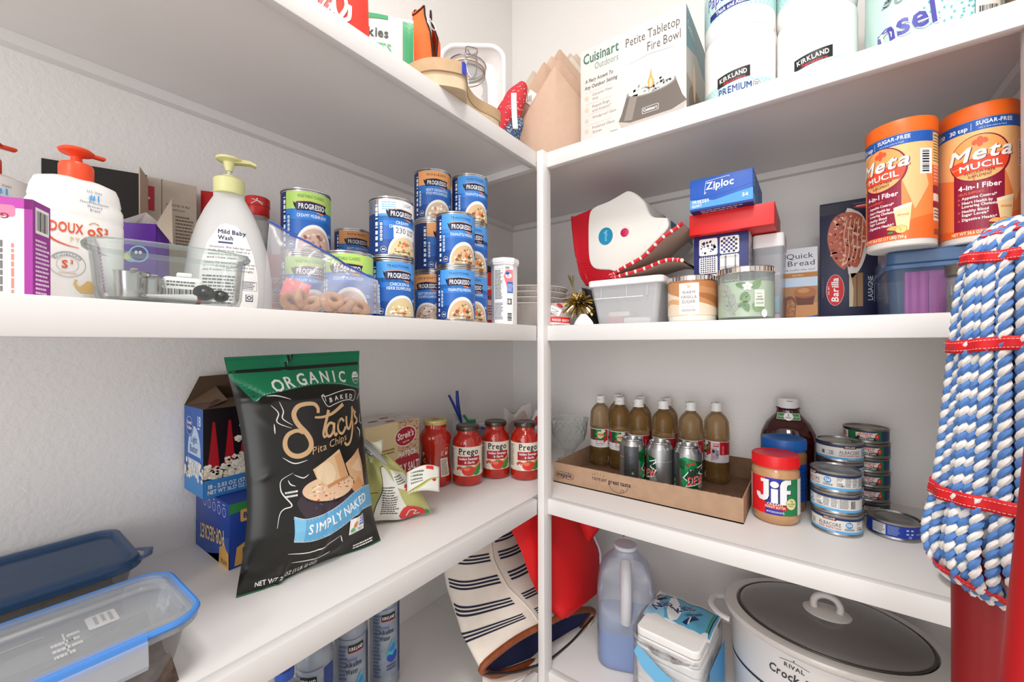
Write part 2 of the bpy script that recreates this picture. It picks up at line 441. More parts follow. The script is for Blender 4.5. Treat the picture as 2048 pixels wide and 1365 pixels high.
def soup_label(t, band, btext, lines, soup, cols, calories=False, spoon=False, seed=1):
    r, h = .0425, .116
    lab = G().lathe([(r-.0006, .0065), (r-.0006, .1095)], C_BL3, 56, caps=False).build('paper_label', t)
    a = Art(); rr = random.Random(seed); A = r*PI*.62
    for k, (v0, v1, m) in enumerate(((.078, .1095, C_BL1 if band is None else band), (.060, .078, C_BL2), (.034, .060, C_BL3), (.0065, .034, C_BL4))): a.rect(-A, v0, A, v1, m, 1)
    if band is None: a.rect(-A, .070, A, .0785, C_BL1, 1)
    if not calories: a.text(btext, .002, .0985, .0052, P('#3a6a20') if band is C_GRN else P('#2b2a3a'), 0, l=3, width=min(.046, .0047*len(btext)))
    if calories:
        a.rect(-A, .083, A, .1095, WHITE, 2); a.fine(-.036, .088, -.006, .105, 4, P('#6aaede'), 3)
        a.text('LIGHT', .015, .0985, .0062, P('#55555a'), 0, l=3, width=.02)
    b = [(-.029, .0905), (-.024, .0885), (-.028, .086), (-.0235, .0855), (-.0235, .0905), (0, .0925), (.030, .0905), (.0265, .083), (.031, .0775), (.0265, .0745), (.0045, .0765), (-.0225, .0745)]
    a.poly(b, C_NAV, 3); a.stroke([(-.022, .0912), (.004, .0932), (.0285, .0912)], .0011, C_ORG, 3); a.poly([(.012, .0756), (.0235, .0744), (.023, .0712), (.0095, .0738)], P('#e8824a'), 3)
    a.text('PROGRESSO', .003, .0785, .0092, WHITE, 1, l=5, width=.045)
    y = .064
    for q in lines: a.text(q, .004, y, .0056, P('#dcecff'), 1, l=3, width=min(.052, .0040*len(q)+.004)); y -= .0078
    a.rrect(-.0405, .030, -.034, .068, .001, P('#123a7c'), 2)
    for k in range(5): a.rrect(-.0396, .0315+.0072*k, -.0349, .0372+.0072*k, .001, P('#d8e6f6'), 3); a.rect(-.0390, .0335+.0072*k, -.0355, .0345+.0072*k, C_NAV, 4)
    a.rect(-A, .0065, -.043, .1095, P('#14306a'), 2); a.bars(-.050, .012, -.0445, .1, P('#e8eef6'), 3, 20, vert=False)
    a.ell(-.033, .0155, .0065, .0065, NAVY, 3); a.ring(-.033, .0155, .0054, .0054, .0007, P('#cfdcf0'), 4); a.poly([(-.0365, .014), (-.034, .0185), (-.0325, .0155), (-.0308, .0175), (-.029, .014)], P('#cfdcf0'), 4)
    if calories:
        a.rect(-.014, .0375, A*.7, .0605, WHITE, 3); a.text('230', -.0005, .047, .0105, P('#2c3f6a'), 0, l=4, width=.021); a.text('CALORIES', .0225, .052, .0045, P('#2c3f6a'), 1, l=4, width=.02); a.text('PER CAN', .021, .0455, .0045, P('#2c3f6a'), 1, l=4, width=.017)
    cu, cv, R = .009, .0085, .0335
    if spoon: cu, cv = .002, .012
    vv = min(y+.004, .052 if len(lines) < 2 else .046)-cv
    a.clip = (-A, .0066, A, .1094)
    a.ell(cu, cv, R, vv, P('#f1ece6', .4), 4, n=40); a.ell(cu, cv-.001, R*.93, vv*.90, P('#d8cfc6', .4), 5, n=40); a.ell(cu, cv-.0015, R*.90, vv*.86, soup, 6, n=40)
    for k in range(46):
        q = rr.uniform(0, 2*PI); d = math.sqrt(rr.random())*.84
        s_ = rr.uniform(.0016, .0042)
        a.ell(cu+R*.86*d*math.cos(q), cv-.001+vv*.82*d*math.sin(q), s_, s_*rr.uniform(.6, 1.), rr.choice(cols), 7+k % 3, rot=rr.uniform(0, 3), n=9)
    if spoon:
        a.stroke([(.010, .030), (.024, .044), (.034, .052)], .0022, P('#e2e0dc'), 11); a.ell(.004, .027, .013, .008, P('#d6d0ca'), 10, rot=.5)
        for k in range(12): a.ell(.004+rr.uniform(-.009, .009), .028+rr.uniform(-.004, .007), .003, .0024, rr.choice(cols), 11, n=8)
    a.fine(-.012, .010, .022, .0125, 1, P('#5a4a3a'), 12, seed=seed)
    a.fine(.036, .034, .046, .040, 2, P('#dcecff'), 4)
    put(a, 'label_print', lab, on_cyl(r-.0006), su=.004, lift=.00008)
def soup_can(label, c, lev, off, args, group='soup cans on the shelf'):
    t = thing('soup_can', label, 'can', (c[0], c[1], ZM+.1162*lev+.0003), face(c, off), group)
    can_body(t); soup_label(t, *args); return t
MUSH = (C_GRN, 'VEGETABLE CLASSICS', ['CREAMY MUSHROOM'], P('#c9aa9c', .4), [P('#dcc6b8'), P('#b08c7c'), P('#8a5f52'), P('#e6d6ca')])
WEDC = [P('#f2e6d2'), P('#f2e6d2'), P('#e4703c'), P('#d9cfae'), P('#8c5a34'), P('#5a5a2c'), P('#f0b090')]
WED = (None, 'TRADITIONAL', ['ITALIAN-STYLE WEDDING'], P('#d0b088', .4), WEDC)
POT = (C_ORG, 'RICH & HEARTY', ['HEARTY CHICKEN POT PIE', 'STYLE WITH DUMPLINGS'], P('#c8b49c', .4), [P('#efe6da'), P('#e0704a'), P('#efe6da'), P('#a8544a'), P('#d8c8b4')])
HERB = (None, 'TRADITIONAL', ['CHICKEN &', 'HERB DUMPLINGS'], P('#d9c898', .4), [P('#f6f0dc'), P('#e07840'), P('#f0e8cc'), P('#d8c48c')])
NOOD = (None, 'LIGHT', ['CREAMY', 'CHICKEN NOODLE'], P('#dcc89c', .4), [P('#f0e2b8'), P('#e4784a'), P('#e8d8a8'), P('#9a8a50')])
A_, B_, C_, D_, F_, I_, J_ = (-.7464, .4225), (-.6861, .4231), (-.925, .590), (-.672, .514), (-.7183, .6658), (-.6668, .7379), (-.6325, .6535)
A0 = (-.765, .392)
B_ = (-.6805, .4265)
soup_can('blue and green mushroom soup can stacked on another behind the clear zipper bag', A0, 1, 9, MUSH+(False, False, 1))
soup_can('mushroom soup can on the shelf under the leftmost stacked can, behind the zipper bag', A0, 0, 4, MUSH+(False, False, 2))
soup_can('blue and green mushroom soup can standing half behind the clear zipper bag, unstacked', B_, 0, -8, MUSH+(False, False, 3))
soup_can('orange banded soup can at the back wall on top of another can', C_, 1, 12, POT+(False, False, 4))
soup_can('soup can on the shelf at the back wall, hidden under an orange banded can', C_, 0, 40, POT+(False, False, 5))
soup_can('soup can with white 230 calories panel on top of the dumpling soup', D_, 1, 24, NOOD+(True, False, 6))
soup_can('blue chicken and herb dumplings soup can under the white panel can', (-.674, .516), 0, 16, HERB+(False, False, 7))
soup_can('orange banded pot pie soup can topping its stack of three, left of a blue can', F_, 2, 10, POT+(False, False, 8))
soup_can('orange banded pot pie soup can in the middle of its stack, mostly hidden', F_, 1, 40, POT+(False, False, 9))
soup_can('orange banded pot pie soup can at the bottom of its stack, half hidden', F_, 0, -22, POT+(False, True, 10))
wed = soup_can('blue wedding soup can topping the rightmost stack of three', I_, 2, 16, WED+(False, False, 11))
dup(wed, (I_[0], I_[1], ZM+.1165), face(I_, 8), 'blue wedding soup can in the middle of the rightmost stack of three')
dup(wed, (I_[0], I_[1], ZM+.0003), face(I_, 4), 'blue wedding soup can at the bottom of the rightmost stack of three')
dup(wed, (J_[0], J_[1], ZM+.1165), face(J_, 15), 'blue wedding soup can on top of the front stack of two')
dup(wed, (J_[0], J_[1], ZM+.0003), face(J_, 8), 'blue wedding soup can at the bottom of the front stack of two')

# purple and white medicine carton at the far left
t = carton('medicine_carton', 'small white and purple carton with pink sticker at the left end of the shelf', 'carton', (-.6560, -.0130, ZM), .068, .030, .098, math.radians(62), WHITE)
a = Art(); a.rect(.0, .088, .068, .098, P('#b03aa0'), 1); a.rect(.062, 0, .068, .098, P('#9c2a90'), 1)
a.rrect(.012, .079, .056, .0905, .003, P('#f47a96'), 2); a.text('Give with', .034, .0822, .005, P('#7a1030'), 1, l=3, width=.036, rot=PI)
a.text('AS NEEDED', .033, .045, .0075, P('#3a3a3a'), 0, l=2, rot=PI/2, width=.05); a.ring(.034, .072, .006, .005, .0006, P('#3a3a3a'), 2); a.text('(3)', .034, .070, .006, P('#3a3a3a'), 0, l=2)
a.fine(.042, .006, .049, .06, 2, P('#6a6a6a'), 2, vert=True); a.fine(.053, .004, .057, .066, 1, P('#f08070'), 2, vert=True); a.fine(.010, .006, .024, .06, 3, P('#8a8a8a'), 2, vert=True)
put(a, 'front_print', t, on_front(0, 0))
a = Art(); a.rect(0, 0, .030, .098, P('#9a2a96'), 1); a.rect(.004, .066, .027, .092, WHITE, 2); a.bars(.006, .069, .025, .089, BLACK, 3, 16); a.fine(.004, .003, .028, .060, 13, P('#ecd2ea'), 2, seed=3)
put(a, 'side_print', t, on_right(.068, 0)); a = Art(); a.rect(0, 0, .068, .030, P('#1c1a20'), 1); put(a, 'lid_print', t, on_top(0, 0, .098))

# two white pump bottles with orange tops
ORG = P('#f0502a', .35, name='orange_pump_plastic'); MILK = P('#eeece9', .38, sss=.05, name='milky_white_plastic')
def pump_bottle(label, c, rz):
    t = thing('shampoo_bottle', label, 'bottle', (c[0], c[1], ZM), rz, 'white shampoo bottles with orange pumps')
    g = G(); n = 44
    prof = [(0, 0), (.90, 0), (.97, .003), (1, .010), (1, .100), (1.0, .118), (.985, .121), (1.0, .125), (.99, .140), (.93, .146), (.945, .150), (.90, .163), (.83, .172), (.55, .1775), (.30, .179), (0, .179)]
    g.lathe(prof, MILK, n, sx=.055, sy=.031, pw=2.6); g.build('bottle_body', t)
    g = G(); g.lathe([(0, .176), (.0195, .176), (.0200, .179), (.0200, .197), (.0185, .2005), (.0085, .201), (.0075, .203), (.0065, .211), (.0115, .214), (.0195, .2165), (.021, .219), (.018, .2215), (0, .222)], ORG, 32)
    g.box(.004, -.006, .2165, .034, .006, .221, ORG, .0022)
    g.build('pump_head', t)
    a = Art(); W2 = .055
    a.text('U.S. Vets', .012, .158, .0034, P('#34507a'), 0, width=.018); a.text('#1', .012, .1475, .008, P('#4aa0e0'), 1, width=.013); a.text('Non-Prescription', .012, .1425, .0031, P('#34507a'), 0, width=.034); a.text('Skincare', .012, .1375, .0031, P('#34507a'), 0, width=.018); a.text('Brand', .012, .1325, .0031, P('#34507a'), 0, width=.012)
    oc = P('#e05a30'); a.text('DOUX', -.019, .098, .013, oc, 1, width=.036); a.text('oS', .0125, .098, .013, oc, 1, width=.019); a.text('3', .0255, .103, .008, oc, 1)
    a.stroke([(.005, .113), (.011, .1165), (.017, .114)], .0012, P('#d8a060')); a.stroke([(-.040, .094), (-.032, .086), (-.020, .081), (-.006, .0785)], lambda q: .0026*(1-q)+.0006, oc)
    a.text('PYO', -.006, .086, .0065, P('#dcb878'), 0, width=.02, sp=.1)
    a.ring(-.018, .055, .019, .017, .0006, P('#9a9a9a')); a.ring(-.018, .055, .0165, .0145, .0042, P('#a4a8ac'), 2, a0=.6, a1=2.6); a.text('OPHYTRIUM', -.018, .0672, .0030, WHITE, 1, l=4, width=.026, arc=.014); a.ring(-.018, .055, .0115, .0105, .0005, P('#b8b8b8'))
    a.text('S', -.021, .050, .010, oc, 1); a.text('3', -.014, .056, .005, oc, 1); a.text('SOPHYCARE', -.018, .042, .0022, P('#c8a878'), 0, width=.02)
    a.poly([(-.004, .018), (.010, .018), (.012, .027), (.009, .034), (.003, .0345), (-.001, .030), (-.006, .026), (-.0095, .030), (-.0085, .034), (-.0065, .034), (-.0105, .036), (-.0125, .030), (-.009, .0225)], P('#dcb878'), 2)
    a.text('16.9 fl oz (500 mL)', -.018, .0065, .0046, P('#a06a50'), 0, width=.038); a.text('for dogs', .005, .0135, .0022, P('#dcb878'), 0)
    def f(u, v, d):
        q = max(-.98, min(.98, u/.0555)); s = max(0, min(1, (v-.120)/.06)); k = 1-.16*s*s
        return (u, -(.031*k*(1-abs(q)**2.6)**(1/2.6)+.0009+d) if v > .125 else -(.031*(1-abs(q)**2.6)**(1/2.6)+.0005+d), v)
    put(a, 'label_print', t, f, su=.006)
    return t
b1 = (-.728, .090)
pump_bottle('white shampoo bottle with orange pump and orange lettering, in full view', b1, face(b1, 14)).scale = (.77, .85, .87)
b2 = (-.812, .018)
pump_bottle('white shampoo bottle with orange pump cut off by the left edge', b2, face(b2, 14)).scale = (.92,)*3
tag(G().lathe([(0, 0), (.013, 0), (.013, .02), (.009, .11), (.007, .155), (0, .157)], FILM('#e6eeee', .25), 20, cx=-.865, cy=.075).build('clear_tube'), 'clear plastic tapered cap standing behind the two pump bottles', 'tube')
bpy.data.objects['clear_tube'].location.z = ZM

# black open carton, cocoa carton, purple carton, red carton, spice jar against the wall
t = thing('open_carton', 'open cardboard box with black inside leaning on the wall behind pump bottles', 'carton', (-.985, .075, ZM), math.radians(68))
blk = P('#17120f', .6); brd = P('#c9b49c', .7)
g = G(); g.box(0, .028, 0, .130, .030, .258, blk).box(0, 0, 0, .130, .0015, .17, blk).box(0, 0, 0, .0015, .03, .19, blk); g.build('carton_body', t)
G().box(.130, -.03, 0, .1315, .03, .252, brd).build('side_flap', t)
t = carton('cocoa_carton', 'beige cocoa carton with red panel and brown print behind purple box', 'carton', (-.985, .185, ZM), .098, .022, .262, math.radians(80), P('#cdbfae', .6, noise=.1))
a = Art(); a.rect(.016, .20, .036, .245, P('#c02438'), 1); a.text('Original', .026, .222, .011, WHITE, 1, rot=PI/2, width=.036); a.rect(.0455, .02, .047, .262, P('#8a7a6a'), 1)
a.text('HOT WATER OR MILK', .070, .215, .0042, P('#6a5444'), 0, width=.036); a.text('DIRECTIONS', .070, .207, .003, P('#6a5444'), 0, width=.02); a.fine(.066, .14, .094, .198, 9, P('#7a6454'), 1, seed=5)
for k in range(6): a.ell(.056+random.uniform(-.006, .006), .165+random.uniform(-.014, .02), .003, .0022, P('#5a3420'), 2, n=8)
put(a, 'carton_print', t, on_front(0, 0))
t = thing('purple_carton', 'purple carton with torn open top standing behind the glass dish', 'carton', (-.796, .138, ZM), math.radians(50))
pur = P('#5a1f96', .45)
g = G()
for q in ((0, 0, .0, .048, .001, .128), (0, .03, 0, .048, .031, .128), (0, 0, 0, .001, .031, .128), (.047, 0, 0, .048, .031, .128), (0, 0, 0, .048, .031, .001)): g.box(*q, pur)
g.build('carton_body', t)
lid = P('#d4cbc6', .6)
G().add([(0, .03, .128), (.047, .03, .128), (.020, .028, .152), (0, .01, .134)], [(0, 1, 2, 3)], lid).build('torn_flap', t)
G().add([(.047, .0, .128), (.047, .03, .128), (.052, .030, .176), (.066, .004, .10)], [(0, 1, 2), (0, 2, 3)], P('#b8a898', .6)).build('torn_flap', t)
a = Art(); a.ell(.018, .080, .010, .008, P('#7fc6d8'), 1); a.ell(.026, .084, .012, .012, P('#8fd0ee'), 2); a.ell(.026, .084, .010, .010, P('#3a2a78'), 3); a.ell(.023, .086, .002, .0025, WHITE, 4); a.ell(.028, .086, .002, .0025, WHITE, 4); a.ell(.012, .080, .006, .005, P('#d8d088'), 2)
put(a, 'carton_print', t, on_front(0, 0))
t = carton('red_carton', 'plain red carton peeking out behind the pump-top baby wash bottle', 'carton', (-.985, .293, ZM), .060, .018, .262, math.radians(62), P('#c81c1c', .4))
a = Art(); a.fine(.006, .17, .05, .225, 6, P('#f0b0a0'), 1); a.rect(.05, .0, .085, .262, P('#9a1010'), 1); put(a, 'carton_print', t, on_front(0, 0))
sp = (-.925, .372)
t = thing('spice_jar', 'clear spice jar with red flip cap behind the baby wash bottle', 'jar', (*sp, ZM), face(sp))
G().lathe([(0, 0), (.024, 0), (.0255, .004), (.0255, .19), (.023, .203), (.0205, .210), (.0205, .222)], FILM('#dfe2e0', .35), 28, caps=False).build('jar_body', t)
G().lathe([(0, .002), (.0235, .002), (.0235, .16), (0, .162)], P('#c9c2b8', .8, bump=.4), 24).build('jar_contents', t)
g = G(); g.lathe([(0, .216), (.0215, .216), (.0225, .218), (.0225, .235), (.0235, .236), (.0235, .252), (.0215, .2545), (0, .255)], P('#d42420', .3), 32)
g.build('flip_cap', t)
a = Art(); a.stroke([(-.011, .2365), (0, .2435), (.011, .2405)], .0012, WHITE); a.stroke([(-.009, .2465), (0, .2440), (.010, .2365)], .0012, WHITE); a.ell(0, .247, .0015, .0015, WHITE, 2); put(a, 'cap_print', t, on_cyl(.0236))

# baby wash bottle
wb = (-.757, .2635)
t = thing('baby_wash_bottle', 'translucent teardrop baby wash bottle with pale yellow pump', 'bottle', (*wb, ZM), face(wb, -2)); t.scale = (1.09, 1.1, 1.06)
TRA = P('#dfdedc', .42, t=.12, name='frosted_plastic')
prof = [(0, 0), (.93, 0), (1.0, .006), (1.03, .03), (1.0, .06), (.90, .10), (.72, .135), (.55, .158), (.42, .172), (.36, .178), (.36, .184), (.32, .185)]
G().lathe(prof, TRA, 48, sx=.0535, sy=.030, pw=2.2).build('bottle_body', t)
YEL = P('#e6e4a4', .4)
G().lathe([(0, .183), (.0185, .183), (.0195, .185), (.0195, .2045), (.0175, .2065), (.010, .208), (.009, .211), (0, .211)], YEL, 32).build('pump_collar', t)
g = G(); g.lathe([(0, .208), (.0025, .208), (.0025, .222), (0, .222)], P('#d8d8d0', .3), 16); g.build('pump_stem', t)
g = G(); g.lathe([(0, .218), (.0045, .219), (.0075, .232), (.016, .2345), (.0165, .2375), (0, .2385)], YEL, 28); g.prism([(0, .231), (.026, .234), (.034, .232), (.034, .235), (.026, .2385), (0, .2385)], -.006, .006, YEL, 'y'); g.build('pump_head', t)
a = Art()
def wf(u, v, d):
    import bisect
    k = 1.0
    for (q0, z0), (q1, z1) in zip(prof, prof[1:]):
        if z0 <= v <= z1 and z1 > z0: k = q0+(q1-q0)*(v-z0)/(z1-z0)
    q = min(.985, abs(u)/(.0535*k)); return (u, -(.030*k*(1-q**2.2)**(1/2.2)+.0005+d), v)
a.poly([(-.022, .004), (.026, .004), (.034, .012), (.036, .03), (.035, .06), (.030, .09), (.021, .116), (.010, .131), (-.004, .134), (-.010, .131), (-.024, .105), (-.032, .075), (-.035, .04), (-.033, .015)], WHITE, 1)
a.text('Mild Baby', .004, .118, .0062, NAVY, 1, width=.034); a.text('Wash', -.0035, .109, .0062, NAVY, 1, width=.018); a.rect(-.012, .1035, .005, .106, P('#3a3a6a'), 2)
for k, q in enumerate(('Directions: Wet baby hair and', 'body. Apply body wash to a', 'washcloth or hands. Gently lather', 'and rinse clean.')): a.text(q, -.022-.001*k, .0965-.0052*k, .0029, INK, 0, al='l', width=.048-.012*(k == 3))
for k, q in enumerate(('Caution: For external use only. Keep out', 'of reach of children. Avoid contact with', 'eyes. If contact occurs, rinse thoroughly.')): a.text(q, -.0285-.0007*k, .0735-.0052*k, .0029, INK, 0, al='l', width=.060)
a.fine(-.030, .008, .012, .056, 10, P('#6a6a74'), 2, seed=9); a.rect(.020, .020, .029, .030, P('#2a2a5a'), 2); a.rect(.021, .0215, .028, .0295, WHITE, 3); a.ring(.0245, .0255, .0024, .0022, .0012, NAVY, 4, n=12); a.rrect(.016, .036, .034, .050, .001, P('#30305a'), 2); a.rrect(.0164, .0364, .0336, .0496, .001, WHITE, 3); a.fine(.017, .037, .033, .049, 5, P('#50506a'), 4)
put(a, 'label_print', t, wf, su=.006, sv=.008)
# glass dish with small kitchen things in it
GLASS = FILM('#f2f8f6', .03, .02, 'clear_glass'); GLASSG = FILM('#d4e4e0', .12, .03, 'greenish_glass_rim')
dc = (-.642, .163)
DRZ = math.radians(82)
t = thing('glass_baking_dish', 'rounded clear glass baking dish holding small tools in front of the bottles', 'dish', (*dc, ZM), DRZ)
g = G(); sx, sy = .078, .044
outer = [(.0, .0), (.80, 0), (.87, .004), (.90, .012), (.955, .060), (1.02, .064), (1.03, .067), (1.0, .070)]
inner = [(.965, .069), (.93, .063), (.915, .058), (.862, .014), (.83, .0075), (.76, .0055), (0, .0055)]
g.lathe(outer+inner, GLASS, 72, sx=sx, sy=sy, pw=3.0, caps=False); g.build('dish_body', t, fix=True)
G().lathe([(1.02, .064), (1.032, .067), (1.0, .0705), (.965, .0695)], GLASSG, 72, sx=sx, sy=sy, pw=3.0, caps=False).build('rim', t)
def inb(dx, dy): # a point inside the dish, in world
    c, s = math.cos(DRZ), math.sin(DRZ); return (dc[0]+dx*c-dy*s, dc[1]+dx*s+dy*c)
STEEL = P('#b8b6b4', .22, 1.0)
for k, (dx, dy, r_, h_) in enumerate(((-.038, .012, .016, .034), (-.020, .018, .0125, .03))):
    x, y = inb(dx, dy)
    t = thing('measuring_cup', ['larger small steel measuring cup in the glass dish', 'smaller steel measuring cup in the glass dish'][k], 'cup', (x, y, ZM+.006), DRZ, 'steel cups in the glass dish')
    G().lathe([(0, 0), (r_*.86, 0), (r_*.9, .002), (r_, h_), (r_+.001, h_+.001), (r_-.001, h_), (r_*.88, .003), (0, .002)], STEEL, 28).build('cup_bowl', t, fix=True)
    G().box(-.003, -r_-.028, h_-.002, .003, -r_+.001, h_, STEEL, .0005).build('handle', t)
x, y = inb(.012, .022)
t = thing('small_white_bottle', 'little white labelled bottle lying in the glass dish', 'bottle', (x, y, ZM+.006), DRZ)
G().box(-.021, 0, 0, .021, .018, .036, WHITE, .006, 4).build('bottle_body', t)
G().box(-.006, .004, .0362, .010, .014, .042, WHITE, .002).build('bottle_cap', t)
a = Art(); a.bars(-.018, .004, .016, .02, P('#4a4a4a'), 1, 26); a.fine(-.017, .022, .014, .030, 2, P('#6a6a6a'), 1); put(a, 'label_print', t, on_front(0, 0), lift=.0003)
for k, (dx, dy, r_) in enumerate(((.028, -.014, .0115), (.046, -.010, .009))):
    x, y = inb(dx, dy)
    t = thing('black_suction_cup', ['larger shiny black rubber cup in the glass dish', 'smaller shiny black rubber cup in the glass dish'][k], 'rubber cup', (x, y, ZM+.0065+r_*1.0), DRZ, 'black rubber cups in the dish', rot=(math.radians(60), 0, DRZ))
    G().lathe([(0, -.003), (r_*.8, -.002), (r_, .003), (r_*.75, .004), (r_*.35, .001), (0, .001)], P('#1a1a1c', .18), 28).build('cup_disc', t)
    G().lathe([(0, .0012), (.0035, .0012), (.003, .007), (0, .0075)], P('#3a3a40', .2), 14).build('knob', t)
x, y = inb(.004, -.018)
t = thing('ointment_tube', 'white ointment tube with red band lying flat in the glass dish', 'tube', (x, y, ZM+.0105), DRZ+.25)
g = G(); g.grid(lambda u, v: (-.035+.05*u, .0075*math.cos(2*PI*v), (.0012+.005*u)*math.sin(2*PI*v)), 8, 16, WHITE, cv=True); g.build('tube_body', t)
G().tube([(.015, 0, 0), (.020, 0, 0)], .0062, P('#d83a2c', .4), 16).build('red_band', t); G().tube([(.0202, 0, 0), (.032, 0, 0)], [.005, .0045], WHITE, 14).build('tube_cap', t)

# red seasoning pouches behind the zipper bag
def pouch(g, w, h, th, mat, top=.06, nz=18, nx=14, wr=.0015, seed=1, narrow=0.0):
    rr = random.Random(seed); ph = [rr.uniform(0, 6) for _ in range(6)]
    def surf(s):
        def f(u, v):
            x = (u-.5)*w*(1-narrow*v); prof = max(0, math.sin(PI*u))**.6 * max(0, 1-v**3)**.7 * (min(1, v/.12)**.6*.6+.4 if v < .12 else 1)
            y = -s*(th/2)*prof + wr*math.sin(9*u+ph[0]+5*v)*math.sin(7*v+ph[1])
            return (x, y, h*v)
        return f
    g.grid(surf(1), nx, nz, mat).grid(surf(-1), nx, nz, mat, flip=True)
    return surf(1)
c = (-.840, .367)
t = thing('seasoning_pouch', 'red seasoning pouch standing between baby wash bottle and zipper bag', 'pouch', (*c, ZM), face(c, 12))
g = G(); f = pouch(g, .055, .128, .018, P('#c82018', .35), seed=3, narrow=.25); g.build('pouch_body', t)
a = Art(); a.text('DIUM', .004, .055, .006, WHITE, 1, l=3); a.rect(-.022, .053, .024, .063, P('#2a60a8'), 2); a.text('TACO', -.006, .072, .009, P('#f0e0d0'), 1); a.fine(-.02, .03, .02, .05, 4, P('#f0c8a8'), 2); a.rect(-.024, .012, .024, .024, P('#a8a848'), 2)
put(a, 'pouch_print', t, lambda u, v, d: (u, f(u/.055+.5, v/.128)[1]-.0008-d, v), su=.006, sv=.01)

# clear zipper bag of cookies
zc = (-.628, .352)
t = thing('zipper_bag', 'clear zipper bag of tan cookies slumped in front of the mushroom cans', 'bag', (*zc, ZM), face(zc, 0))
film = FILM('#f2f2f6', .17, .08)
def zs(s):
    def f(u, v):
        # a wide bag lying on its belly and folding up to the blue zip at the top
        x = (u-.5)*(.168-.012*v); belly = math.sin(PI*min(1, u*1.02))**.7
        th = .030*belly*max(0, 1-v)**.8*min(1, .5+v*4)
        lean = -.018*v + .03*v*v
        z = .004+ .137*v*(1-.30*u*v) + .012*math.sin(5*u+1)*v*(1-v) - .040*u*v**2 - .012*(1-v)*abs(u-.5)*0
        y = lean - s*th + .006*math.sin(11*u+6*v)*math.sin(PI*u)*v + .0035*math.sin(23*u-9*v)*math.sin(PI*u)
        return (x, y-.004, z)
    return f
g = G(); g.grid(zs(1), 40, 30, film).grid(zs(-1), 40, 30, film, flip=True); g.build('bag_film', t)
zp = [Vector(zs(1)(i/24, 1.0))+Vector((0, -.001, .0015)) for i in range(25)]
G().tube(zp, .0026, P('#3a56b0', .3, name='blue_zip_strip'), 6, flat=.6).build('zip_strip', t)
a = Art(); a.text('Ziploc', .020, .100, .017, WHITE, 1, sh=.2, width=.05)
put(a, 'bag_print', t, lambda u, v, d: tuple(Vector(zs(1)(min(.99, u/.162+.5), min(.99, v/.13)))+Vector((0, -.001-d, 0))), su=.006, sv=.006)
ck = P('#c79a72', .8, bump=.6, bs=150, c2='#b07c54', ns=60)
M3 = Matrix.Rotation
for k, (dx, dy, dz, ax) in enumerate(((-.048, -.004, .018, .4), (-.020, -.008, .017, -.3), (.004, -.004, .020, .7), (.030, -.004, .017, -.5), (.012, .010, .024, .2), (-.034, .012, .024, .9), (.052, 0, .013, .3))):
    t2 = thing('cookie', f'tan cookie ring inside the clear zipper bag', 'cookie', (zc[0]+dx*math.cos(face(zc)), zc[1]+dx*math.sin(face(zc)), ZM+dz), face(zc), 'cookies in the zipper bag', rot=(.9+.3*ax, ax, face(zc)+ax))
    G().grid(lambda u, v: ((.0115+.0062*math.cos(2*PI*v))*math.cos(2*PI*u), (.0105+.0062*math.cos(2*PI*v))*math.sin(2*PI*u), .0062*math.sin(2*PI*v)), 20, 10, ck, cu=True, cv=True).build('cookie_ring', t2)
red = thing('candy_pouch', 'small red and white candy packet seen through the zipper bag', 'packet', (-.700, .335, ZM+.03), face(zc), rot=(-.3, .3, face(zc)))
g = G(); pouch(g, .04, .034, .008, P('#e04848', .35), seed=8, nx=8, nz=8); g.build('pouch_body', red)

# white drink mix canister, red canister behind, paper plates in the corner
wc = (-.628, .822)
t = thing('drink_mix_canister', 'white eight-sided drink mix canister with pink and blue print beside the soup cans', 'canister', (*wc, ZM), face(wc, -26))
oct_ = lambda s, k=.42: [(-s, -s*k), (-s*k, -s), (s*k, -s), (s, -s*k), (s, s*k), (s*k, s), (-s*k, s), (-s, s*k)]
g = G(); n = 8
pts = [[(x*q, y*q, z) for x, y in oct_(.0305)] for z, q in ((0, .92), (.004, .96), (.150, 1.0))]
vs = sum(pts, []); fs = [(j*n+i, j*n+(i+1) % n, (j+1)*n+(i+1) % n, (j+1)*n+i) for j in range(2) for i in range(n)]+[tuple(range(n))[::-1]]
g.add(vs, fs, WHITE, False); g.build('canister_body', t)
g = G(); g.prism(oct_(.0335), .1485, .153, WHITE).prism(oct_(.0345), .153, .1625, WHITE).prism(oct_(.0325), .1625, .1645, WHITE); g.build('canister_lid', t)
a = Art(); pk = P('#e88088')
a.rrect(-.0125, .058, .0125, .138, .001, BLACK, 1); a.rrect(-.0121, .0584, .0121, .1376, .001, WHITE, 2); a.fine(-.011, .062, .011, .134, 22, P('#2a2a2a'), 3, fill=.55, seed=4); a.fine(-.012, .012, .012, .054, 12, P('#3a3a3a'), 2, fill=.5, seed=6)
sq = math.sqrt(.5)
put(a, 'facts_print', t, lambda u, v, d: ((u)*.94, -.0290-v*.0098-d, v))
a = Art(); a.poly([(-.0125, .118), (-.006, .135), (.0125, .135), (.0125, .078), (.002, .078), (-.006, .1)], pk, 1); a.ell(.001, .120, .0085, .006, WHITE, 2); a.ell(-.002, .126, .0055, .004, P('#2a60a8'), 3); a.fine(-.005, .116, .007, .121, 3, P('#c84050'), 3)
a.rect(-.003, .078, .0125, .105, P('#3060b8'), 2); a.fine(-.002, .080, .012, .100, 6, P('#c8d8f0'), 3)
a.rect(-.003, .050, .0095, .064, BLACK, 2); a.bars(-.002, .052, .0085, .062, WHITE, 3, 8); a.bars(-.002, .010, .0095, .030, BLACK, 2, 18, vert=False); a.fine(-.008, .136, .004, .142, 2, P('#3a3a3a'), 2)
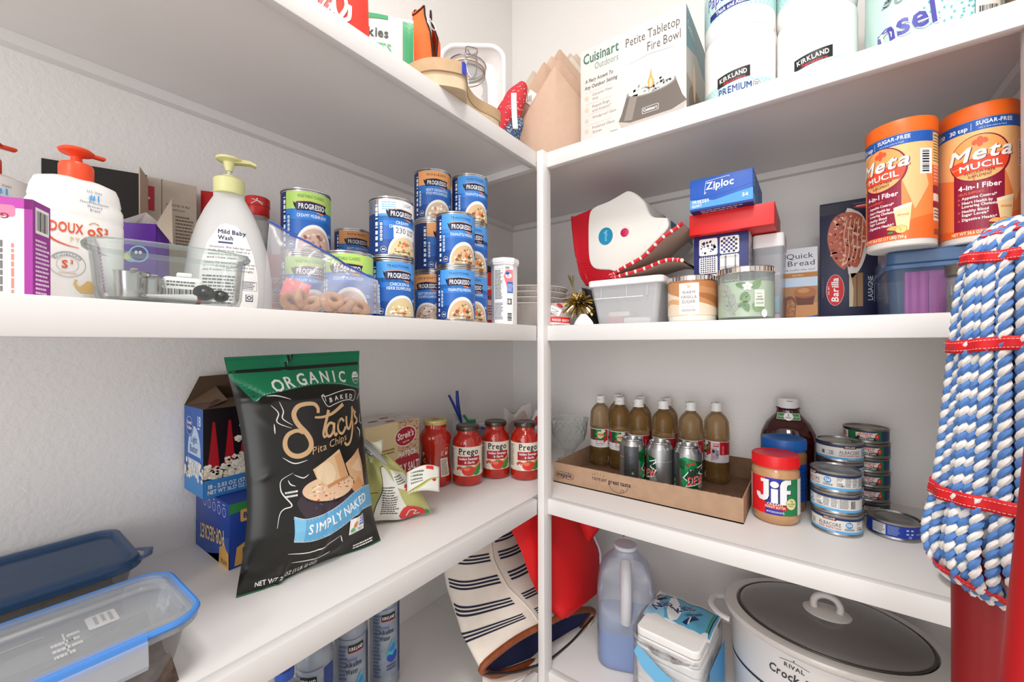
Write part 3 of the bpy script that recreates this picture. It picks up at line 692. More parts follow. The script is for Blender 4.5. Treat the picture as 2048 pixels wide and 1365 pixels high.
put(a, 'brand_print', t, lambda u, v, d: ((.0212+v*.0055)+u*sq*.95+d*sq, -(.0212+v*.0055)+u*sq*.95-d*sq, v))
rc = (-.760, .892)
t = thing('red_canister', 'red and white canister mostly hidden between soup stack and white canister', 'canister', (*rc, ZM), face(rc, 10))
G().lathe([(0, 0), (.036, 0), (.037, .003), (.037, .150), (.034, .154), (0, .155)], P('#d03030', .35), 36).build('canister_body', t)
G().lathe([(0, .155), (.0375, .155), (.0375, .17), (0, .171)], P('#202020', .4), 36).build('canister_lid', t)
a = Art(); a.rect(-.04, .02, .04, .075, P('#f0d8d4'), 1); a.text('Great', .0, .104, .014, WHITE, 1, width=.05); a.fine(-.03, .03, .03, .06, 4, P('#c04848'), 2); a.stroke([(-.03, .09), (0, .082), (.04, .088)], .006, P('#3a50a0'), 1); put(a, 'label_print', t, on_cyl(.037), su=.006)
PAPER = P('#e9e3dc', .7, bump=.15, bs=300)
pc = (-.715, 1.05)
for k in range(4):
    t = thing('paper_plate', ['stacked white ruffled paper bowl, lowest of its stack in the corner', 'stacked white ruffled paper bowl, second in the corner stack', 'stacked white ruffled paper bowl, third in the corner stack', 'stacked white ruffled paper bowl, topmost in the corner stack'][k], 'paper bowl', (pc[0]+.002*k, pc[1]+.003*k, ZM+.0005+.0165*k), .3*k, 'white paper bowls in the corner')
    def pf(u, v, k=k):
        r = .055+.060*v; w = 1+(.012*math.sin(2*PI*u*44)*max(0, (v-.35)/.65))
        return (r*w*math.cos(2*PI*u), r*w*math.sin(2*PI*u), .066*v**1.2 + (.004 if v > .9 else 0)*(v-.9)*0)
    g = G(); g.grid(pf, 176, 8, PAPER, cu=True); g.lathe([(0, .0), (.055, 0)], PAPER, 40, caps=False); g.build('bowl', t)
    G().lathe([(.1145, .0655), (.1185, .0672), (.1165, .0695), (.1140, .068)], PAPER, 80, caps=False).build('rolled_rim', t)
t = thing('folded_receipts', 'folded printed papers standing in the paper bowls', 'papers', (pc[0]+.012, pc[1]+.01, ZM+.075), .6)
for k, (x, y, h_, a_) in enumerate(((-.03, 0, .052, .2), (-.005, .012, .046, -.1), (.022, .004, .04, .3))):
    g = G(); g.add([(x, y, 0), (x+.04*math.cos(a_), y+.04*math.sin(a_), 0), (x+.036*math.cos(a_), y+.04*math.sin(a_), h_), (x+.002, y, h_*.8)], [(0, 1, 2, 3)], P('#b0aaa8', .7)); g.build('sheet', t)
# ================================================================ second shelf, right run
# candy bag, tinsel, foil cup, black cloth
cc = (-.552, .948)
t = thing('candy_bag', 'clear candy bag with red banner lying by the corner post', 'bag', (*cc, ZM), face(cc, 6))
g = G(); f = pouch(g, .075, .062, .034, FILM('#e8d8d4', .5), seed=11, narrow=-.05); g.build('bag_film', t)
a = Art(); a.rect(-.037, .0, .037, .012, WHITE, 1); a.poly([(-.02, .010), (.037, .007), (.037, .0215), (-.022, .025)], P('#d81c1c'), 2); a.text('NAKED', .0, .0125, .006, WHITE, 1, width=.024, rot=-.07); a.text('BEAUTY', .0245, .0108, .006, WHITE, 1, width=.020, rot=-.07)
a.rect(-.018, .030, .012, .049, WHITE, 2, rot=-.45); a.text('Nutrition', -.004, .041, .004, BLACK, 1, width=.02, rot=-.45); a.fine(-.014, .029, .006, .038, 3, INK, 3); a.ell(-.026, .046, .006, .005, P('#c82028'), 2); a.ell(.01, .054, .009, .005, P('#a81c24'), 2, rot=-.5); a.ell(-.03, .012, .006, .010, P('#d89878'), 2); a.ell(-.022, .018, .0035, .002, BLACK, 3)
put(a, 'bag_print', t, lambda u, v, d: (u, f(u/.075+.5, min(.98, v/.062))[1]-.0008-d, v), su=.006, sv=.006)
g = G(); rr = random.Random(4)
for k in range(9): g.blob((rr.uniform(-.026, .026), rr.uniform(-.006, .010), rr.uniform(.010, .045)), (.009, .007, .007), rr.choice((P('#c8a080', .5), P('#b03030', .4), P('#7a5038', .5))), 8, 5)
o = g.build('candies', t); o['kind'] = 'stuff'
GOLD = P('#c8b070', .18, 1.0); GOLD2 = P('#8a7a48', .22, 1.0)
tc_ = (-.494, .962)
t = thing('tinsel_pompom', 'shiny gold tinsel pick with curling strips beside the candy bag', 'tinsel', (*tc_, ZM), 0)
g = G(); rr = random.Random(12)
for k in range(150):
    a_, e = rr.uniform(0, 2*PI), rr.uniform(-.9, 1.3); L = rr.uniform(.026, .044)
    d = Vector((math.cos(a_)*math.cos(e), math.sin(a_)*math.cos(e)*.7, math.sin(e))); p = Vector((0, 0, .060))+d*.006; q = d.cross(Vector((rr.uniform(-1, 1), rr.uniform(-1, 1), rr.uniform(-1, 1)))).normalized()*rr.uniform(.0014, .0028)
    pts = [p+d*L*i/3+Vector((0, 0, -.010*(i/3)**2))+q*.8*math.sin(i*2) for i in range(4)]
    g.add([x-q for x in pts]+[x+q for x in pts], [(i, i+1, i+5, i+4) for i in range(3)], rr.choice((GOLD, GOLD, GOLD2, P('#f0e6c8', .2, 1.0))), False)
o = g.build('tinsel_strips', t); o['kind'] = 'stuff'
g = G(); g.tube([(0, 0, 0), (0, 0, .05), (-.012, .004, .088), (-.018, .006, .115)], .0016, GOLD2, 6)
for k in range(7): g.tube([(-.016, .005, .10), (-.018+rr.uniform(-.016, .02), .006, .125+rr.uniform(-.008, .012))], .0009, GOLD2, 5)
g.build('wire_stem', t)
t = thing('foil_candy_cup', 'crumpled white wrapper with blue dot under the gold tinsel', 'wrapper', (-.470, .945, ZM), 0)
g = G(); g.grid(lambda u, v: ((.026-.02*v)*(1+.06*math.sin(5*2*PI*u))*math.cos(2*PI*u), (.018-.012*v)*math.sin(2*PI*u), .028*v**.7+.0015*math.sin(9*2*PI*u)*(1-v)), 40, 8, P('#efebea', .5), cu=True); g.build('wrapper_paper', t)
a = Art(); a.ell(.003, .020, .002, .0035, P('#2a3a9a'), 1); put(a, 'dot_print', t, lambda u, v, d: (u, -.0155+.35*v-d, v))
t = thing('black_cloth_strap', 'black fabric strap hanging down left of the clear container', 'strap', (-.4740, 1.004, ZM), 0)
g = G(); g.grid(lambda u, v: (.040*(u-.5)*(1-.25*v)-.020*v+.022*(1-v)**3, .004*math.sin(6*u)+.010*v+.004*math.sin(3*v+2*u), .001+.100*v-.01*(u-.5)*v), 10, 14, P('#0d0d0f', .7)); sol = g.build('cloth', t)
md = sol.modifiers.new('thick', 'SOLIDIFY'); md.thickness = .005; md.offset = 0

# clear container with white lid and papers in it
kx0, kx1, ky0 = -.4600, -.2760, .950
t = thing('lidded_container', 'clear plastic container with white lid under the cooler', 'container', (kx0, ky0, ZM), 0)
CLP = FILM('#eef0f2', .42, .25, 'clear_plastic')
w, d_, h_ = kx1-kx0, .20, .106
def tub(g, x0, y0, x1, y1, z0, z1, ins, rad, mat, n=6, rows=6, rim=0.0):
    """open rounded rectangular tub that narrows downwards by ins"""
    def ringp(k, z):
        e = ins*(1-k); X0, X1, Y0, Y1 = x0+e, x1-e, y0+e, y1-e; p = []
        for cx, cy, a_ in ((X1-rad, Y0+rad, -PI/2), (X1-rad, Y1-rad, 0), (X0+rad, Y1-rad, PI/2), (X0+rad, Y0+rad, PI)):
            p += [(cx+rad*math.cos(a_+PI/2*i/n), cy+rad*math.sin(a_+PI/2*i/n), z) for i in range(n+1)]
        return p
    R = [ringp(j/rows, z0+(z1-z0)*j/rows) for j in range(rows+1)]; m = len(R[0]); vs = sum(R, [])
    fs = [(j*m+i, j*m+(i+1) % m, (j+1)*m+(i+1) % m, (j+1)*m+i) for j in range(rows) for i in range(m)]
    g.add(vs, fs, mat); g.add(R[0], [tuple(range(m))[::-1]], mat, False)
    return R
def slab(g, x0, y0, x1, y1, z0, z1, rad, mat, n=6, e=0.0):
    def rp(z, s):
        p = []
        for cx, cy, a_ in ((x1-rad, y0+rad, -PI/2), (x1-rad, y1-rad, 0), (x0+rad, y1-rad, PI/2), (x0+rad, y0+rad, PI)):
            p += [(cx+(rad-s)*math.cos(a_+PI/2*i/n), cy+(rad-s)*math.sin(a_+PI/2*i/n), z) for i in range(n+1)]
        return p
    if e: R = [rp(z0, e), rp(z0+e, 0), rp(z1-e, 0), rp(z1, e)]
    else: R = [rp(z0, 0), rp(z1, 0)]
    m = len(R[0]); vs = sum(R, [])
    fs = [(j*m+i, j*m+(i+1) % m, (j+1)*m+(i+1) % m, (j+1)*m+i) for j in range(len(R)-1) for i in range(m)]
    fs += [tuple(range(m))[::-1], tuple(range((len(R)-1)*m, len(R)*m))]
    g.add(vs, fs, mat)
g = G(); tub(g, .004, .004, w-.004, d_-.004, 0.0005, h_-.005, .014, .012, CLP)
for x in (.035, .10, w-.035): g.box(x-.001, .003, .066, x+.001, .0055, .098, CLP)
g.build('tub', t)
g = G(); slab(g, -.002, -.002, w+.002, d_+.002, h_-.012, h_+.004, .016, P('#e9e8e6', .4), 8, .002); g.build('lid', t)
a = Art(); a.rect(.016, .064, w-.045, .0655, P('#f0f0f0'), 1); put(a, 'rim_line', t, on_front(0, .0035))
t = thing('red_booklet', 'red card packet lying in the clear lidded container', 'packet', (kx0+.034, ky0+.045, ZM+.002), 0); G().box(0, 0, 0, .040, .09, .020, P('#c03040', .5), .002).build('packet_body', t)
t = thing('white_paper_roll', 'white paper roll beside red packet inside the lidded container', 'paper roll', (kx0+.078, ky0+.05, ZM+.010), 0); G().tube([(0, 0, 0), (.02, 0, 0), (.055, .01, 0), (.062, .01, 0)], [.0085, .009, .0088, .006], WHITE, 16).build('roll', t)
t = thing('cream_card_stack', 'cream cards lying on top of the red packet in the container', 'cards', (kx0+.036, ky0+.05, ZM+.0222), .05); G().box(0, 0, 0, .052, .08, .012, P('#e0d8c8', .6), .001).build('cards', t)

# cooler tipped on its side
t = thing('picnic_cooler', 'red and white picnic cooler lying tipped on the lidded container', 'cooler', (0, 1.05, 0), 0)
LIDP = [(-.4929, 1.9744), (-.4442, 1.9849), (-.4025, 1.9989), (-.3885, 1.9997), (-.3687, 1.987), (-.3479, 1.9634), (-.3392, 1.9411), (-.332, 1.926), (-.3205, 1.9177), (-.2955, 1.9122), (-.2905, 1.9082), (-.2897, 1.8859), (-.3221, 1.8552), (-.40, 1.7917), (-.4448, 1.7984), (-.4815, 1.8046), (-.4969, 1.8159), (-.5045, 1.8375), (-.5068, 1.8826), (-.5052, 1.9464)]
BODP = [(-.5645, 1.9605), (-.5516, 1.9660), (-.4878, 1.9781), (-.43, 1.984), (-.41, 1.93), (-.40, 1.83), (-.385, 1.7900), (-.4025, 1.7825), (-.4514, 1.7745), (-.5127, 1.7640), (-.5216, 1.7680), (-.5376, 1.7961), (-.5476, 1.8429), (-.5530, 1.8600)]
OFFW = P('#e6e3dc', .45, name='offwhite_cooler_plastic'); CRED = P('#b80f22', .42, name='red_cooler_plastic')
def bevprism(g, poly, y0, y1, mat, e=.006):
    n = len(poly); cx = sum(p[0] for p in poly)/n; cz = sum(p[1] for p in poly)/n
    sh = lambda s: [(cx+(p[0]-cx)*(1-s), cz+(p[1]-cz)*(1-s)) for p in poly]
    rings = [(sh(.045), y0), (sh(.012), y0+e*.35), (poly, y0+e), (poly, y1)]
    vs = [(p[0], y, p[1]) for r_, y in rings for p in r_]
    fs = [(j*n+i, j*n+(i+1) % n, (j+1)*n+(i+1) % n, (j+1)*n+i) for j in range(3) for i in range(n)] + [tuple(range(n))[::-1], tuple(range(3*n, 4*n))]
    g.add(vs, fs, mat)
LIDS = smooth_path(LIDP, 3, True)
g = G(); bevprism(g, LIDS, -.002, .255, OFFW); o = g.build('lid', t, fix=True)
g = G(); bevprism(g, smooth_path(BODP, 3, True), .004, .25, CRED)
for k in range(9): g.tube([(-.5445+.0042*k, .0045, 1.832-.0066*k), (-.512, .0042, 1.826-.0066*k)], .0016, CRED, 6)
g.build('body', t, fix=True)
g = G(); xf = Matrix.Translation((-.4008, -.0015, 1.892)) @ Matrix.Rotation(PI/2, 4, 'X')
g.lathe([(.0215, -.001), (.0205, .0008), (.017, .0012), (.0155, -.0004), (.0118, -.0012)], OFFW, 32, caps=False); g.v = [tuple(xf @ Vector(v)) for v in g.v]; g.build('button_ring', t)
g = G(); g.lathe([(.0118, -.002), (.0115, .0008), (.0095, .0018), (0, .002)], P('#c01850', .35), 28); g.v = [tuple(xf @ Vector(v)) for v in g.v]; g.build('button', t)
g = G(); g.tube([(-.335, .06, 1.853), (-.352, .075, 1.838), (-.365, .11, 1.828), (-.362, .17, 1.830), (-.345, .20, 1.845)], .004, OFFW, 8); g.build('handle_rim', t)
tl = P('#1580a8', .4); a = Art(); a.ell(-.4540, 1.8905, .0205, .0235, tl, 1, n=36); a.text('Igloo', -.4555, 1.891, .0078, P('#7ac4d8'), 1, width=.03, rot=-PI/2)
put(a, 'sticker_print', t, lambda u, v, d: (u, -.0024-d*2, v))
a = Art(); a.rect(.01, .0025, .24, .0195, P('#2a8a98'), 1); a.fine(.03, .007, .15, .014, 2, P('#7ac0c8'), 2); put(a, 'side_strip_print', t, lambda u, v, d: (-.2868+d*2, u, 1.8870+v))
a = Art()
for k in range(9):
    x = .12+.012*k; a.poly([(x, .012+.001*k), (x+.03, .018), (x+.034, .024+.001*k), (x+.012, .020)], P('#23302e'), 1)
    a.poly([(x, .020), (x+.02, .028), (x+.026, .036), (x+.008, .028)], P('#23302e'), 1)
n_ = Vector((.86, 0, .51)); put(a, 'feather_print', t, lambda u, v, d: tuple(Vector((-.3520+v*.51*.55+.0012, u, 1.969-v*.86*.75))+n_*(d*3+.0055)))

# folded red patterned pot holder
t = thing('pot_holder', 'folded red and white patterned pot holder wedged under the cooler', 'pot holder', (0, 0, 0), 0)
POTI = P('#b8a294', .8); rd = P('#c8222e', .6); wh = P('#efe2dc', .7)
pth = smooth_path([(-.236, 1.868), (-.270, 1.848), (-.315, 1.812), (-.360, 1.788), (-.398, 1.7725), (-.404, 1.7665), (-.392, 1.7640), (-.350, 1.7700), (-.300, 1.7830), (-.262, 1.7900), (-.236, 1.7850)], 5)
def holder(w0, w1, y0, y1):
    def f(u, v):
        i = u*(len(pth)-1); k = min(len(pth)-2, int(i)); q = i-k
        x = pth[k][0]*(1-q)+pth[k+1][0]*q; z = pth[k][1]*(1-q)+pth[k+1][1]*q; a_ = pth[k]; b_ = pth[k+1]
        l = math.hypot(b_[0]-a_[0], b_[1]-a_[1]) or 1
        nx, nz = -(b_[1]-a_[1])/l, (b_[0]-a_[0])/l
        o_ = w0 if v < .5 else w1
        return (x+nx*o_, y0 if v in (0, 1) else y1, z+nz*o_)
    return f
g = G(); n = len(pth); vs = []
for i, (x, z) in enumerate(pth):
    a_ = pth[max(0, i-1)]; b_ = pth[min(n-1, i+1)]; l = math.hypot(b_[0]-a_[0], b_[1]-a_[1]); nx, nz = -(b_[1]-a_[1])/l*.0028, (b_[0]-a_[0])/l*.0028
    wv = .004*math.sin(i*.7)
    vs += [(x+nx, .965+wv, z+nz), (x-nx, .965+wv, z-nz), (x-nx, 1.10, z-nz), (x+nx, 1.10, z+nz)]
g.add(vs, [(4*i+k, 4*i+(k+1) % 4, 4*i+4+(k+1) % 4, 4*i+4+k) for i in range(n-1) for k in range(4)], POTI); g.build('quilted_cloth', t, fix=True)
g = G(); ed = [(vs[4*i][0]*.5+vs[4*i+1][0]*.5, vs[4*i][1], vs[4*i][2]*.5+vs[4*i+1][2]*.5) for i in range(n)]
for i in range(n-1): g.tube([ed[i], tuple(ed[i][k]*.5+ed[i+1][k]*.5 for k in range(3))], .0046, rd, 8); g.tube([tuple(ed[i][k]*.5+ed[i+1][k]*.5 for k in range(3)), ed[i+1]], .0043, wh if i % 2 else rd, 8)
g.build('patterned_binding', t)

# navy box, red box, blue bag box
nvb = P('#232a66', .45)
t = carton('navy_gift_box', 'navy box with six black and white pattern tiles under the red box', 'box', (-.2293, 1.043, ZM), .1137, .155, .2035, 0, nvb)
a = Art(); cr = P('#ece8e2', .5); dk = P('#1c1c34', .5); vi = P('#3a3a90', .5)
tiles = [(.012, .158), (.056, .158), (.012, .116), (.056, .116), (.012, .074), (.056, .074), (.012, .032), (.056, .032)]
TS = .039
for k, (x, y) in enumerate(tiles):
    a.rrect(x, y, x+TS, y+TS, .004, cr, 1); H_ = TS; rr = random.Random(k+3)
    if k == 0:
        for q in range(26): a.ell(x+rr.uniform(.004, TS-.004), y+rr.uniform(.004, H_-.004), *(2*[rr.choice((.0012, .0018, .0028))]), rr.choice((dk, dk, vi)), 2, n=10)
    if k == 1:
        for i in range(7):
            for j in range(7):
                if (i+j) % 2: a.rect(x+.002+i*.0048, y+.002+j*.0049, x+.0068+i*.0048, y+.0069+j*.0049, dk if rr.random() > .3 else vi, 2)
    if k == 2:
        for i in range(7):
            for j in range(8):
                u, v = x+.002+i*.0048, y+.002+j*.0049
                a.poly([(u, v), (u+.0048, v), (u+.0024, v+.0042)], dk if (i+j) % 3 else vi, 2)
    if k == 3:
        for q in range(9): a.rect(x+.010+.0008*q+(.016 if q > 4 else 0), y+.001, x+.0105+.0008*q+(.016 if q > 4 else 0), y+H_-.001, dk, 2); a.rect(x+.001, y+.008+.0012*q+(.018 if q > 4 else 0), x+TS-.001, y+.0085+.0012*q+(.018 if q > 4 else 0), P('#8a8a96'), 2)
        a.rect(x+.015, y+.017, x+.027, y+.032, cr, 3)
    if k == 4:
        for q in range(6):
            e = .003+.0034*q; a.rect(x+e, y+e, x+TS-e, y+H_-e, dk if q % 2 == 0 else cr, 2+q*.5)
            a.rect(x+e+.0012, y+e+.0012, x+TS-e-.0012, y+H_-e-.0012, cr, 2.25+q*.5)
    if k == 5:
        for q in range(7): a.stroke([(x+.002+.0038*i, y+.002+.0050*q+(.0035 if i % 2 else 0)) for i in range(10)], .0022, dk, 2, sm=0)
put(a, 'box_print', t, on_front(0, 0))
a = Art(); a.rect(0, 0, .155, .2035, P('#d8d4d4', .5), 1); a.fine(.01, .07, .07, .19, 9, P('#5a5a70'), 2, vert=True); a.text('100', .02, .03, .02, BLACK, 1, rot=-.0, width=.03); put(a, 'side_print', t, on_right(.1137, 0))
t = carton('red_flat_box', 'flat plain red box lying across the navy box under the blue freezer box', 'box', (-.2345, 1.020, ZM+.204), .1690, .18, .0475, 0, P('#d41f1f', .4), .0015)
a = Art(); a.rect(0, 0, .18, .0475, P('#c02626', .4), 1); put(a, 'side_panel', t, on_right(.169, 0))
zb1, zb2 = P('#1f56b4', .4), P('#4f9ade', .4)
t = carton('freezer_bag_box', 'blue freezer bag box topping the pile on the red box', 'box', (-.2265, .995, ZM+.2520), .1245, .185, .0710, 0, zb1)
a = Art(); W_, H_ = .1245, .071
a.poly([(0, 0), (W_, 0), (W_, .030), (.095, .026), (.05, .018), (.02, .0235), (0, .026)], zb2, 1); a.rect(0, 0, W_, .005, P('#123a8c'), 2)
a.stroke([(.03, .034), (.0335, .062), (.080, .0655), (.080, .063)], .0009, WHITE, 2, sm=0); a.stroke([(.03, .034), (.034, .038)], .0009, WHITE, 2, sm=0)
a.text('Ziploc', .061, .044, .0155, WHITE, 1, sh=.08, width=.056, rot=.03); a.fine(.045, .040, .072, .042, 1, P('#a0c0f0'), 2); a.stroke([(0, .0275), (.06, .029), (W_, .040)], .0004, P('#14408c'), 2)
a.text('FREEZER', .023, .0165, .0066, WHITE, 1, width=.036); a.text('QUART', .0145, .0085, .0052, WHITE, 1, width=.021); a.text('54', .110, .014, .0075, WHITE, 1, width=.012)
put(a, 'box_print', t, on_front(0, 0))
a = Art(); a.rect(0, 0, .185, H_, P('#2f66a8'), 1); a.rect(.0, .0, .03, .02, zb2, 2); a.fine(.03, .006, .11, .064, 11, P('#6a9ad0'), 2, seed=3); a.fine(.12, .01, .17, .06, 8, P('#5488c4'), 2, seed=5); a.fine(.005, .035, .025, .062, 4, P('#e0e8f4'), 2); put(a, 'side_print', t, on_right(W_, 0))
a = Art(); a.rect(0, 0, W_, .185, P('#14307c'), 1); a.fine(.02, .14, .11, .18, 3, P('#c8d4ec'), 2); put(a, 'base_print', t, on_bottom(0, .185, 0))

# two three-wick candles
CHROME = P('#d9d2cc', .12, 1.0, name='chrome_lid')
def candle_lid(t, r, z):
    g = G(); g.lathe([(0, z), (r, z), (r+.0012, z+.001), (r+.0012, z+.0105), (r, z+.012), (r-.003, z+.0125), (0, z+.0115)], CHROME, 56); g.build('metal_lid', t)
    g = G()
    for k in range(40):
        a_ = 2*PI*k/40; g.box(-.0014, -.0006, z+.0015, .0014, .0006, z+.010, P('#a89c92', .2, 1.0), 0, xf=Matrix.Rotation(a_, 4, 'Z') @ Matrix.Translation((0, -r-.0012, 0)))
    o = g.build('lid_ridges', t); o['kind'] = 'stuff'
c1 = (-.2205, .986)
t = thing('vanilla_candle', 'round candle jar with caramel wrap and cream label in front of navy box', 'candle', (*c1, ZM), face(c1, 0))
G().lathe([(0, 0), (.046, 0), (.0495, .003), (.0505, .010), (.0510, .088), (0, .088)], P('#e9e4d6', .15, coat=.6), 56).build('jar', t)
candle_lid(t, .0510, .088)
a = Art(); cm = P('#c48a5c', .35); a.clip = (-.075, .0, .075, .088)
a.rect(-.075, .014, .075, .088, cm, 1); a.poly([(-.075, .070), (-.03, .055), (.02, .040), (.075, .026), (.075, .014), (-.075, .014)], P('#e6d2ba', .4), 2); a.poly([(.0, .060), (.03, .048), (.075, .030), (.075, .046), (.035, .060)], P('#a86c40', .35), 3, sm=3); a.poly([(-.075, .044), (-.045, .050), (-.022, .044), (-.022, .036), (-.05, .040), (-.075, .034)], P('#d8a878', .35), 3, sm=3); a.poly([(-.05, .088), (.075, .088), (.075, .07), (.03, .074)], P('#b87848', .35), 2)
a.rect(-.027, .016, .0135, .083, P('#efe9e4', .5), 5)
ik = P('#4a4242', .5); a.ell(-.007, .075, .0014, .0014, P('#c8a070'), 6)
for k in range(6): a.ell(-.007+.003*math.cos(k*PI/3), .0755+.003*math.sin(k*PI/3), .0018, .0010, P('#d8b888'), 6, rot=k*PI/3, n=8)
for q, y, w_ in (('WARM', .0595, .026), ('VANILLA', .0495, .032), ('SUGAR', .0395, .028)): a.text(q, -.007, y, .0068, ik, 0, l=6, width=w_)
a.text('BATH & BODY WORKS', -.007, .031, .0016, ik, 0, l=6, width=.026); a.fine(-.021, .021, .007, .0265, 2, P('#8a8280'), 6, rag=.05)
put(a, 'wrap_print', t, on_cyl(.0512), su=.004)
c2 = (-.1145, .976)
t = thing('gardenia_candle', 'green candle in clear jar with leaf print beside the caramel candle', 'candle', (*c2, ZM), face(c2, 0))
G().lathe([(0, 0), (.047, 0), (.0505, .003), (.0518, .010), (.0520, .094)], FILM('#dfe8e2', .18, .05), 56, caps=False).build('glass_jar', t)
G().lathe([(0, .005), (.0490, .006), (.0505, .012), (.0505, .076), (.046, .0775), (0, .076)], P('#d3e2c8', .35, sss=.1), 56).build('wax', t)
candle_lid(t, .0520, .094)
a = Art(); l1, l2, l3 = P('#a9aea8', .5), P('#6f8c68', .45), P('#7f9c74', .45)
def leaf(x, y, L, w_, r_, m, l):
    p = [(0, 0), (L*.3, w_), (L*.7, w_*.8), (L, 0), (L*.7, -w_*.8), (L*.3, -w_)]; c, s = math.cos(r_), math.sin(r_)
    a.poly([(x+u*c-v*s, y+u*s+v*c) for u, v in p], m, l, sm=3)
    a.stroke([(x, y), (x+L*c, y+L*s)], .0004, P('#566a52'), l+1, sm=0)
for x, y, L, r_ in ((-.036, .058, .020, 2.2), (-.036, .05, .018, 2.6), (-.030, .045, .026, 1.75), (-.028, .036, .018, 1.2), (-.030, .028, .02, 2.5), (-.024, .028, .022, 1.4), (-.022, .018, .018, 1.0), (-.026, .018, .018, 2.3), (-.020, .012, .014, 2.4)): leaf(x, y, L, .0042, r_, l1, 2)
a.stroke([(-.036, .06), (-.03, .035), (-.018, .008)], .0006, P('#8a9488'), 2)
for x, y, L, w_, r_, m in ((.004, .066, .022, .006, 2.9, l2), (.012, .062, .022, .007, .75, l3), (.004, .054, .02, .006, -2.3, l2), (.006, .050, .024, .006, -2.0, l3), (.004, .036, .02, .005, -2.6, l2), (-.002, .034, .02, .006, -1.2, l2), (.012, .030, .026, .009, -.5, l3), (.018, .050, .012, .005, -.3, l2)): leaf(x, y, L, w_, r_, m, 3)
for k in range(5): a.ell(.0035+.005*math.cos(k*1.257+.3), .0655+.0045*math.sin(k*1.257+.3), .0042, .0032, P('#f4f2ea'), 5, rot=k*1.257+.3, n=12)
a.ell(.0035, .0655, .0016, .0016, P('#e0c060'), 6, n=10); a.ell(.0345, .012, .006, .008, P('#f0efe6'), 5)
a.rect(.016, .025, .0345, .058, P('#dfe6d4', .5), 5); a.text('WHITE', .0252, .0425, .0032, P('#2a342a'), 1, l=6, width=.010); a.text('GARDENIA', .0252, .0375, .0032, P('#2a342a'), 1, l=6, width=.015); a.fine(.018, .0285, .033, .0335, 2, P('#6a746a'), 6, rag=.1); a.fine(.019, .049, .032, .051, 1, P('#5a645a'), 6)
put(a, 'jar_print', t, on_cyl(.0524), su=.004)

# clear tall canister, quick bread mix, lasagne
t = thing('tall_clear_canister', 'tall clear square canister with white lid behind the gardenia candle', 'canister', (-.1130, 1.095, ZM), 0)
CW = .0600
g = G(); tub(g, 0, 0, CW, .10, .0005, .176, .004, .008, FILM('#dfe3ea', .28, .12)); g.build('canister_body', t)
g = G(); slab(g, -.001, -.001, CW+.001, .101, .1705, .2015, .009, P('#e4e2e0', .4), 6, .0015); g.build('lid', t)
a = Art(); a.text('Publix', .040, .106, .008, P('#c4c8d4'), 0, width=.026); put(a, 'canister_print', t, on_front(0, .0))
for k, (z, m, lb) in enumerate(((.002, '#c88a94', 'pink'), (.022, '#1d98a8', 'upper teal'), (.0, '#1d98a8', 'teal'))):
    if k == 2: continue
    t2 = thing('wax_melt_pack', f'small {lb} block inside the tall clear canister', 'block', (-.108, 1.110, ZM+z), 0)
    G().box(0, 0, 0, .046, .06, .018 if k == 0 else .038, P(m, .3), .002).build('block_body', t2)
t = carton('bread_mix_box', 'quick bread mix box with white top and brown loaf picture', 'box', (-.0668, 1.215, ZM), .0745, .045, .183, 0, P('#c9d6e4', .45))
a = Art(); a.rect(0, .125, .0745, .183, P('#dfe2e8'), 1); a.rect(0, .0, .0745, .09, P('#b08058'), 1); a.rect(0, .09, .0745, .1125, P('#c3d6ea'), 1); a.rect(0, .112, .0745, .1235, P('#b87a36'), 2); a.text('Date Flavor', .036, .1155, .0046, P('#f0dcb8'), 0, width=.022)
a.text('Quick', .040, .158, .0125, P('#3c3444'), 0, sh=.0, width=.056); a.text('Bread', .042, .1405, .0125, P('#3c3444'), 0, width=.056); a.text('& muffin mix, too!', .041, .1285, .0046, P('#3c3444'), 0, sh=.1, width=.058)
a.poly([(0, .0), (.0745, 0), (.0745, .02), (.03, .012), (0, .024)], P('#2a62b0'), 2); a.rect(.006, .018, .0745, .05, P('#c48c58'), 2)
a.poly([(.004, .016), (.030, .012), (.033, .05), (.030, .062), (.022, .068), (.012, .066), (.004, .058)], P('#7a4a30'), 3); a.poly([(.012, .018), (.029, .016), (.031, .048), (.024, .060), (.014, .056)], P('#a87450', .6), 4)
rr = random.Random(2)
for k in range(34): a.ell(rr.uniform(.013, .029), rr.uniform(.018, .056), .0012, .001, rr.choice((P('#5a3420'), P('#d0a078'))), 5, n=7)
a.poly([(.034, .045), (.066, .045), (.070, .070), (.030, .070)], P('#6a3a2c'), 3); a.ell(.050, .075, .0225, .014, P('#a8683c'), 4); a.ell(.047, .080, .012, .006, P('#c48a54'), 5)
for k in range(9): a.rect(.036+.0035*k, .046, .0366+.0035*k, .066, P('#50281e'), 4)
put(a, 'box_print', t, on_front(0, 0))
t = carton('lasagne_box', 'tall dark blue lasagne box with red oval and lasagne picture', 'box', (.0122, 1.215, ZM), .1030, .05, .2800, 0, P('#161b3e', .4))
a = Art(); a.rect(0, .252, .101, .2765, P('#10122c'), 1); a.fine(.06, .268, .094, .271, 1, P('#6a70a0'), 2); a.ell(.080, .2625, .018, .0045, P('#c8202a'), 2); a.fine(.066, .260, .094, .265, 1, P('#f0d0d0'), 3)
a.poly([(.052, .112), (.066, .110), (.080, .14), (.088, .19), (.080, .235), (.064, .255), (.046, .25)], P('#d9d2cc', .3), 2, sm=3)
rr = random.Random(5); a.poly([(.018, .17), (.014, .20), (.020, .232), (.034, .25), (.058, .252), (.078, .235), (.083, .20), (.078, .16), (.068, .125), (.052, .132), (.044, .122), (.026, .145)], P('#b8543a', .4), 3, sm=3)
